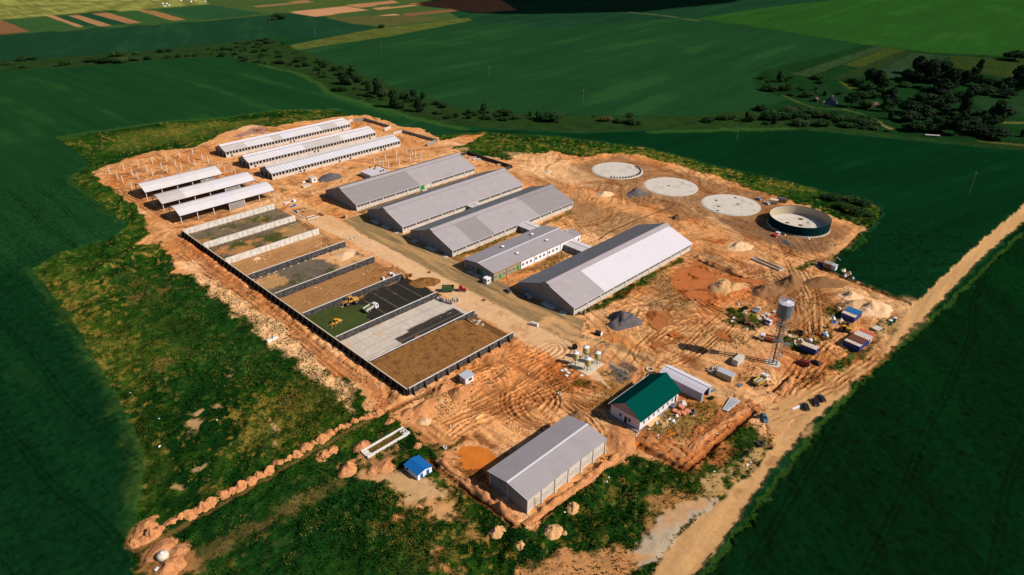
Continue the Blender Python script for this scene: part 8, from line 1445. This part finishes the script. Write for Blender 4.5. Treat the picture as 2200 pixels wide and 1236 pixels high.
def crown_mesh(kind, seed, leaf, n=1500):
    """leaf clumps through a lumpy volume, unit size: 1 wide, 1 high, standing on z = 0"""
    rs = np.random.RandomState(seed); C_ = []
    if kind == 'bush':
        for k in range(9): a = rs.rand() * 6.28; q = .30 * rs.rand() ** .5; C_.append((q * math.cos(a), q * math.sin(a), .34 + .22 * rs.rand(), .20 + .12 * rs.rand(), .26 + .14 * rs.rand()))
        C_.append((0, 0, .45, .3, .45))
    elif kind == 'tall':
        for k in range(11): z = .2 + .68 * k / 10; q = .16 * rs.rand(); a = rs.rand() * 6.28; C_.append((q * math.cos(a), q * math.sin(a), z, (.34 - .22 * max(0, z - .55)) * (.75 + .4 * rs.rand()), .13))
        C_.append((0, 0, .92, .14, .09))
    else:
        for k in range(13): a = rs.rand() * 6.28; q = .33 * rs.rand() ** .6; z = .36 + .44 * rs.rand() * (1 - q); C_.append((q * math.cos(a), q * math.sin(a), z, .15 + .12 * rs.rand(), .13 + .09 * rs.rand()))
        C_.append((0, 0, .6, .3, .3)); C_.append((0, 0, .85, .16, .13))
    C_ = np.array(C_); wgt = C_[:, 3] ** 2 * C_[:, 4]; ci = rs.choice(len(C_), n, p=wgt / wgt.sum()); d = rs.randn(n, 3); d /= np.linalg.norm(d, axis=1)[:, None]; rad_ = (.55 + .5 * rs.rand(n) ** .6)[:, None]
    c = C_[ci]; P_ = c[:, :3] + d * rad_ * np.stack([c[:, 3], c[:, 3], c[:, 4]], 1); P_[:, 2] = np.maximum(P_[:, 2], .03 + .04 * rs.rand(n))
    nrm = d + .6 * rs.randn(n, 3); nrm /= np.linalg.norm(nrm, axis=1)[:, None]; u = np.cross(nrm, rs.randn(n, 3)); u /= np.linalg.norm(u, axis=1)[:, None]; v = np.cross(nrm, u); s = (.030 + .035 * rs.rand(n))[:, None]
    V = np.stack([P_ + u * s, P_ + v * s * .7, P_ - u * s, P_ - v * s * .7], 1).reshape(-1, 3)
    me = bpy.data.meshes.new('crown'); me.from_pydata(V.tolist(), [], [(4 * i, 4 * i + 1, 4 * i + 2, 4 * i + 3) for i in range(n)]); me.materials.append(LEAF[leaf]); return me
def trunk_mesh(kind, seed):
    rs = random.Random(seed); b = MB(); t = .05 if kind != 'bush' else .035; top = {'bush': .45, 'tall': .85, 'broad': .6}[kind]
    zs = [0, top * .3, top * .65, top]; x = y = 0; p0 = (0, 0, -.03); r0 = t
    for z in zs[1:]: x += rs.uniform(-.02, .02); y += rs.uniform(-.02, .02); r1 = t * (1 - .8 * z / top); d = [(math.cos(k * 1.047), math.sin(k * 1.047)) for k in range(6)]; b.hull([(p0[0] + r0 * c, p0[1] + r0 * s, p0[2]) for c, s in d], [(x + r1 * c, y + r1 * s, z) for c, s in d]); p0 = (x, y, z); r0 = r1
    for k in range(6): a = k * 1.05 + rs.random(); z = top * (.3 + .1 * k); b.bar((0, 0, z), (.28 * math.cos(a), .28 * math.sin(a), z + .2), .022, n=5)
    return b.mesh('trunk', M_BARK)
CR = {(k, l): [(crown_mesh(k, 10 * i + len(k), l, 2400 if k != 'bush' else 1600), trunk_mesh(k, i)) for i in range(nv)] for k, l, nv in (('bush', 'bush', 4), ('bush', 'dry', 1), ('bush', 'pale', 2), ('tall', 'tree', 3), ('tall', 'bush', 2), ('broad', 'tree', 4), ('broad', 'bush', 2), ('broad', 'pale', 2))}
FOREST = [
 (Y1, 'scrub strip at the upper left', 'bush', '35,383,35,18 130,360,60,28 190,355,40,14 130,404,35,16 375,388,55,25 330,395,18,12 535,370,60,45 615,378,80,22 700,375,70,45 690,338,70,25 795,323,35,15 790,362,45,22 870,355,40,28 945,310,40,12 1000,307,35,15 995,345,30,28 1055,340,35,28 1105,335,25,18 1150,335,25,16'),
 (Zm(440, 60, 700, 2200), 'scrub thicket below the yellowish strip', 'bush', '60,390,40,40 150,415,40,35 225,430,30,40 120,488,40,45 310,525,110,95 255,530,60,50 365,500,50,50 320,410,80,70 410,405,70,60 500,415,80,80 580,290,70,40 600,360,110,60 660,325,80,60 560,495,100,75 505,530,30,50 650,560,70,60 715,420,100,80 655,435,60,50 740,310,60,45 800,285,90,50 900,255,70,40 955,250,80,50 1040,245,70,55 1115,240,110,60 1125,290,130,45 1240,280,60,30 955,315,90,50 1030,325,50,45 895,365,80,50 990,370,60,45 910,455,100,75 1080,430,110,85 1170,405,35,55 1045,515,90,70 1020,550,70,50 750,610,110,130 930,635,80,50 975,635,80,60 1100,660,50,50 1285,640,100,60 1230,670,60,40 1385,665,130,110 1350,540,120,60 1350,470,60,50 1300,445,50,35 1165,510,50,30 1405,325,40,60 1440,295,60,30 1610,478,40,30 1670,460,35,30 1480,645,45,40 1555,685,70,60 1690,630,150,110 1800,585,120,85 1840,700,150,110 1700,715,90,70 2060,640,90,95 2160,735,140,150'),
 (Zm(600, 120, 960, 2200), 'tree belt behind the long barns', 'mix', '730,205,90,80 800,195,80,70 590,240,35,30 520,250,30,40 570,290,70,40 870,260,180,80 960,300,100,140 850,385,180,130 920,390,90,100 1030,355,120,100 1130,380,80,60 1165,460,70,100 810,470,150,85 710,460,70,50 995,445,60,40 1290,545,110,195 1370,545,100,110 1190,540,120,40 1240,560,60,50 1515,690,140,210 1600,700,90,100 1640,570,110,100 1730,610,90,90 1760,580,90,115 1880,580,65,85 1830,745,110,160 1770,670,60,50 1910,665,65,50 2085,650,100,75 2150,685,110,75 2075,765,100,50 1175,580,50,30 1065,560,40,25 1350,580,50,45 1665,620,60,50 500,195,90,60'),
 (Zm(940, 210, 1400, 2200), 'bush row above the round tank floors', 'bush', '120,218,80,60 200,205,60,55 25,165,70,45 330,180,70,70 385,190,50,55 325,222,50,60 470,165,65,90 430,165,40,40 525,165,50,40 510,225,110,60 620,200,80,45 640,180,90,60 700,190,110,85 675,240,80,45 740,225,45,35 800,222,90,45 955,192,35,45 1030,225,35,75 1130,252,190,110 1240,218,90,75 1205,190,70,45 1235,265,40,20 1735,248,110,40 1970,235,75,85 1895,262,110,55 2020,282,130,60 1605,210,18,28'),
 (Zm(1600, 120, 1960, 2200), 'hedges and trees round the farm cottage', 'mix', '465,350,90,120 545,345,60,70 240,310,80,50 620,298,60,35 310,355,50,30 970,315,150,80 990,370,80,50 340,470,170,110 490,465,80,90 575,465,100,105 720,435,35,35 780,460,80,45 935,455,50,60 840,550,120,95 755,550,70,55 625,530,80,50 930,500,70,45 1255,515,70,65 1415,355,110,75 1510,410,120,110 1660,400,160,200 1640,470,170,120 1760,440,150,200 1850,450,130,130 1830,540,160,130 1690,560,150,110 1550,565,170,110 1410,680,140,170 1590,700,140,130 1840,740,100,180 1920,840,70,100 1940,560,100,110 2120,420,120,70 600,745,150,90 725,710,100,55 230,725,160,80 390,855,250,105 500,770,80,60 550,850,100,110 690,840,190,120 800,840,100,90 910,800,200,110 1010,820,150,100 1080,830,90,90 1170,830,160,110 1230,880,150,110 1400,890,200,110 1330,850,120,80 1430,830,80,55 1530,830,100,60 1610,850,90,60 1590,930,200,110 1740,945,130,75 1710,870,70,50 730,930,190,110 900,925,60,60 1035,935,180,70 1330,945,150,80 1430,950,110,70 395,905,70,90 290,905,80,40 100,865,130,100 15,870,50,110 1710,980,110,40 1880,1000,60,30 1550,965,70,30 -180,840,160,60 -260,850,110,80 -330,845,90,60 -480,880,130,60'),
 (Zm(1900, 100, 2200, 1612), 'dark wood to the right of the hamlet', 'wood', '400,330,150,170 260,400,120,110 450,400,170,180 550,430,150,200 650,420,140,180 720,420,110,170 380,430,180,130 600,500,160,150 700,560,170,150 780,520,130,190 860,430,110,130 930,440,90,120 1000,420,80,130 1080,330,60,130 1100,470,100,110 1180,560,170,90 1050,570,140,100 1245,430,95,65 1335,525,95,105 1440,480,110,100 1550,480,120,190 1590,520,90,150 1430,595,150,65 660,590,120,90 740,690,150,110 430,625,110,80 540,625,80,70 510,525,90,50 240,470,80,60 100,600,100,100 890,640,120,100 570,760,170,150 440,760,120,100 350,800,150,130 260,780,150,130 300,880,180,120 500,850,130,110 720,800,160,110 800,850,130,110 900,850,100,240 970,810,90,70 1050,820,80,60 1120,810,90,75 1290,830,110,120 1340,860,130,170 1440,830,90,90 1030,940,170,110 1210,930,150,110 1270,940,110,120 640,900,100,80 850,1040,170,180 800,960,130,120 720,1000,100,110 630,990,80,80 540,1000,150,100 390,1000,150,110 280,975,110,80 1110,1035,180,120 1200,1040,70,45 1320,1080,210,80 1540,170,180,60 1600,1050,50,70 130,700,100,90 60,720,80,90'),
 (None, 'open fields far off', 'bush', '819,61,12,9 600,42,26,8 585,44,14,6'),
 (None, 'grass beside the green tank', 'bush', '1795,432,26,14 1772,428,20,9 1830,438,30,16 1860,446,30,16 1812,450,28,16 1845,462,30,18 1870,470,18,12')]
for zm, where, mode, txt in FOREST:
    L_ = []
    for e in txt.split(): px_, py_, w_, h_ = map(float, e.split(',')); sc = (zm(1, 0)[0] - zm(0, 0)[0]) if zm else 1.0; p = zm(px_, py_) if zm else (px_, py_); L_.append((p[0], p[1], w_ * sc, h_ * sc))
    cls = {}
    for p in sorted(L_):
        asp = p[3] / p[2]; x, y = at(p[0], p[1]); dep = np.dot(RW[:, 2], np.array([x, y, -CAM_H])); wm_ = p[2] * dep / FPX; hm__ = max(.45 * wm_, p[3] * dep / FPX * 1.02 - .16 * wm_)
        k = 'tall' if asp > 1.25 else 'broad' if (hm__ > (5.5 if mode == 'wood' else 8) and mode != 'bush') or hm__ > 10 else 'bush'; big = 'tall slender tree' if k == 'tall' else 'broad dark tree' if k == 'broad' else 'low wide bush' if asp < .62 else 'rounded bush'
        cls.setdefault(big, []).append((p, x, y, wm_, hm__, k))
    for big, items in cls.items():
        for n_, (p, x, y, wm_, hm__, k) in enumerate(items):
            lf = 'tree' if mode == 'wood' and k != 'bush' or (mode == 'mix' and k != 'bush' and rr.random() < .6) else 'bush'
            if lf == 'bush' and k != 'tall' and rr.random() < .14: lf = 'pale'
            if where.startswith('bush row') and abs(p[0] - 1303) < 3: lf = 'dry'
            if (k, lf) not in CR: lf = 'bush' if (k, 'bush') in CR else 'tree'
            cm_, tm_ = rr.choice(CR[(k, lf)]); x2, y2 = x + .35 * wm_ * .6, y + .35 * wm_ * .6
            r = empty('bush' if k == 'bush' else 'tree', (x2, y2, 0), rr.uniform(0, 6.28)); bs = 1.6 if mode == 'wood' else 1.32; r.scale = (wm_ * bs, wm_ * bs, hm__ * (1.42 if mode == 'wood' else 1.28 if k != 'bush' else 1.1))
            lb = '%s in the %s' % (big, where) if len(items) > 12 else '%s, %s from left, in the %s' % (big, ordinal(n_), where) if len(items) > 1 else 'only %s in the %s' % (big, where)
            if where.startswith('hedges') or where.startswith('open') or where.startswith('grass'): lb = lb.replace(' in the ', ' among the ')
            tag(r, lb, 'bush' if k == 'bush' else 'tree', '%ss: %s' % (big, where))
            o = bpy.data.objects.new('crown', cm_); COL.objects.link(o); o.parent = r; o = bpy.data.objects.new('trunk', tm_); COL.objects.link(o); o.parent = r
# shrubs on the scrap plot
for zm, p, w_, h_, lb in ((WJ, (750, 320), 3.2, 2.2, 'green shrub among the scrap near the brown soil ridge'), (WJ, (640, 380), 2.6, 1.4, 'low green shrub beside the scrap-plot shrub'), (W5, (1150, 600), 2.4, 1.5, 'green shrub at the open end of the white tin hall')):
    cm_, tm_ = CR[('bush', 'bush')][1]; r = empty('bush', at(*zm(*p)), 1.0, lb, 'bush'); r.scale = (w_, w_, h_)
    o = bpy.data.objects.new('crown', cm_); COL.objects.link(o); o.parent = r; o = bpy.data.objects.new('trunk', tm_); COL.objects.link(o); o.parent = r

# ================================================================== GRASS TUFTS AND CLODS (beyond counting)
def ground_zs(x, y):
    i = np.clip(np.searchsorted(GX, x) - 1, 0, NX - 2); j = np.clip(np.searchsorted(GY, y) - 1, 0, NY - 2); tx_ = (x - GX[i]) / (GX[i + 1] - GX[i]); ty_ = (y - GY[j]) / (GY[j + 1] - GY[j])
    return (H[i * NY + j] * (1 - tx_) + H[(i + 1) * NY + j] * tx_) * (1 - ty_) + (H[i * NY + j + 1] * (1 - tx_) + H[(i + 1) * NY + j + 1] * tx_) * ty_, i * NY + j
def pick(wt, n, rs):
    p = wt / wt.sum(); k = rs.choice(len(wt), n, p=p); return X[k] + rs.uniform(-.4, .4, n), Y[k] + rs.uniform(-.4, .4, n)
def colmat(name, rough):
    m = bpy.data.materials.new(name); m.use_nodes = True; n = m.node_tree; a = n.nodes.new('ShaderNodeAttribute'); a.attribute_name = 'soil'; q = n.nodes.new('ShaderNodeTexNoise'); q.inputs['Scale'].default_value = 2.0
    r = n.nodes.new('ShaderNodeMapRange'); r.inputs[3].default_value = .75; r.inputs[4].default_value = 1.25; n.links.new(q.outputs[0], r.inputs[0]); s = n.nodes.new('ShaderNodeVectorMath'); s.operation = 'SCALE'; n.links.new(a.outputs['Color'], s.inputs[0]); n.links.new(r.outputs[0], s.inputs['Scale'])
    p = n.nodes['Principled BSDF']; p.inputs['Roughness'].default_value = rough; p.inputs['Specular IOR Level'].default_value = 0.0; n.links.new(s.outputs[0], p.inputs['Base Color']); return m
def scatter(name, V, F, C_, m):
    me = bpy.data.meshes.new(name); me.from_pydata(V.reshape(-1, 3).tolist(), [], F.tolist()); a = me.attributes.new('soil', 'FLOAT_COLOR', 'POINT'); a.data.foreach_set('color', np.concatenate([C_, np.ones((len(C_), 1))], 1).astype(np.float32).ravel()); me.materials.append(m); me.update()
    o = bpy.data.objects.new(name, me); COL.objects.link(o); o['kind'] = 'stuff'; return o
rs = np.random.RandomState(5); nearw = sstep(470, 250, np.hypot(X, Y)) * (GR > .15) * np.clip(GR, 0, 1) * (X < 430) * (Y < 530) * (.25 + np.maximum(0, fbm(X, Y, 7, 3, 9) + .35))
NT = 52000; tx_, ty_ = pick(nearw, NT, rs); tz, gi = ground_zs(tx_, ty_); hh = .22 + .5 * rs.rand(NT) ** 2; B4 = 4
V = np.zeros((NT, B4, 3, 3)); 
for k in range(B4):
    a = rs.rand(NT) * 6.28; w_ = .12 + .16 * rs.rand(NT); sp = .15 + .3 * rs.rand(NT); ca, sa = np.cos(a), np.sin(a)
    V[:, k, 0] = np.stack([tx_ - sa * w_, ty_ + ca * w_, tz - .05], 1); V[:, k, 1] = np.stack([tx_ + sa * w_, ty_ - ca * w_, tz - .05], 1); V[:, k, 2] = np.stack([tx_ + ca * sp, ty_ + sa * sp, tz + hh * (.7 + .5 * rs.rand(NT))], 1)
Ct = CO[gi] * (.65 + .8 * rs.rand(NT))[:, None]; yl = (rs.rand(NT) < .3) & (fbm(tx_, ty_, 11, 3, 5) > .35); Ct[yl] = (lin((118, 116, 48)) / E_SUN) * (.5 + .6 * rs.rand(yl.sum()))[:, None]; dk = rs.rand(NT) < .2; Ct[dk] = (lin((34, 72, 20)) / E_SUN) * (.7 + .6 * rs.rand(dk.sum()))[:, None]
scatter('grass', V, np.arange(NT * B4 * 3).reshape(-1, 3), np.repeat(np.clip(Ct, .003, .6), B4 * 3, 0), colmat('grass_blades', .8))
# clods and stones on the bare earth
bad = np.isin(KL, (ROAD, ASPH, APRON)) | ((X > 118) & (X < 178) & (Y > 172) & (Y < 250)); cw = DM * (~bad) * (KL == EARTH) * (.1 + np.maximum(0, fbm(X, Y, 13, 4, 6) + .1)) * sstep(520, 260, np.hypot(X, Y)) * (H > -.5)
for cx, cy in ((377.7, 271.5), (377.5, 227.8), (377, 184), (376.5, 140.7)): cw = cw * (np.hypot(X - cx, Y - cy) > 19)
for r_ in (rect(207, 304, 166, 201), rect(207, 304, 248, 285), rect(207, 304, 290, 326), rect(207, 304, 336, 371), rect(204, 270, 214, 237), rect(109, 148, 101, 119), rect(163, 190, 98, 114), rect(197, 304, 484, 504), rect(197, 305, 451, 469), rect(197, 304, 420, 438)):
    cw = cw * ~((X > r_[0][0]) & (X < r_[1][0]) & (Y > r_[0][1]) & (Y < r_[2][1]))
NC = 26000; tx_, ty_ = pick(cw, NC, rs); tz, gi = ground_zs(tx_, ty_); s = .11 + .42 * rs.rand(NC) ** 3; OCT = np.array([(1, 0, 0), (0, 1, 0), (-1, 0, 0), (0, -1, 0), (0, 0, .8)]); V = np.zeros((NC, 5, 3)); a = rs.rand(NC) * 6.28
for k in range(5):
    j = .7 + .6 * rs.rand(NC); x, y, z = OCT[k]; V[:, k] = np.stack([tx_ + s * j * (x * np.cos(a) - y * np.sin(a)), ty_ + s * j * (x * np.sin(a) + y * np.cos(a)), tz - .03 + s * j * z], 1)
F = (np.arange(NC)[:, None, None] * 5 + np.array([(0, 1, 4), (1, 2, 4), (2, 3, 4), (3, 0, 4)])[None]).reshape(-1, 3); Ct = CO[gi] * (.6 + .6 * rs.rand(NC))[:, None]; wh = rs.rand(NC) < .04; Ct[wh] = .5
scatter('rubble', V, F, np.repeat(np.clip(Ct, .01, .7), 5, 0), colmat('clods', .95))
# weeds standing on the bare earth as separate leafy specks
ww = DM * (~bad) * (KL == EARTH) * (np.maximum(0, fbm(X, Y, 16, 4, 4) - .15)) * sstep(420, 250, np.hypot(X, Y))
for r_ in (rect(119, 176, 172, 376), rect(207, 304, 166, 201), rect(109, 148, 101, 119), rect(163, 190, 98, 114)): ww = ww * ~((X > r_[0][0]) & (X < r_[1][0]) & (Y > r_[0][1]) & (Y < r_[2][1]))
NW = 3000; tx_, ty_ = pick(ww, NW, rs); tz, gi = ground_zs(tx_, ty_); V = np.zeros((NW, 5, 3, 3))
for k in range(5):
    a = rs.rand(NW) * 6.28; w_ = .1 + .16 * rs.rand(NW); sp = .2 + .3 * rs.rand(NW); ca, sa = np.cos(a), np.sin(a)
    V[:, k, 0] = np.stack([tx_ - sa * w_, ty_ + ca * w_, tz - .03], 1); V[:, k, 1] = np.stack([tx_ + sa * w_, ty_ - ca * w_, tz - .03], 1); V[:, k, 2] = np.stack([tx_ + ca * sp, ty_ + sa * sp, tz + .15 + .3 * rs.rand(NW)], 1)
Ct = (lin((84, 82, 36)) / E_SUN)[None] * (.5 + .9 * rs.rand(NW))[:, None]; scatter('weeds', V, np.arange(NW * 15).reshape(-1, 3), np.repeat(np.clip(Ct, .003, .6), 15, 0), colmat('weed_leaves', .85))
# the cloud whose shadow lies on the far fields
cl = MB(); M_CLOUD = mat('cloud_white', (.8, .8, .8), rough=1, var=.02, scale=.01); tcl = 750 / SUN_DIR.z
for px_, py_, ra, rb_, in ((1010, 6, 90, 90), (1110, 4, 150, 150), (1240, -2, 210, 190), (1330, 10, 110, 70), (1420, -6, 170, 120), (1180, 20, 60, 45)):
    gx, gy = at(px_, py_); cxy = (gx + SUN_DIR.x * tcl, gy + SUN_DIR.y * tcl); vs = []; na, nr_ = 20, 8
    for i in range(nr_ + 1):
        for j in range(na): ph = math.pi * i / nr_; th = 2 * math.pi * j / na; q = 1 + .25 * float(fbm(np.array([cxy[0] + 80 * math.cos(th)]), np.array([80 * math.sin(th) + 40 * ph]), 60, 3, 2)[0]); vs.append((cxy[0] + ra * q * math.sin(ph) * math.cos(th), cxy[1] + rb_ * q * math.sin(ph) * math.sin(th), 750 + 35 * math.cos(ph)))
    cl.add(vs, [(i * na + j, i * na + (j + 1) % na, (i + 1) * na + (j + 1) % na, (i + 1) * na + j) for i in range(nr_) for j in range(na)])
o = cl.build('cloud', M_CLOUD, None, True); o['kind'] = 'structure'
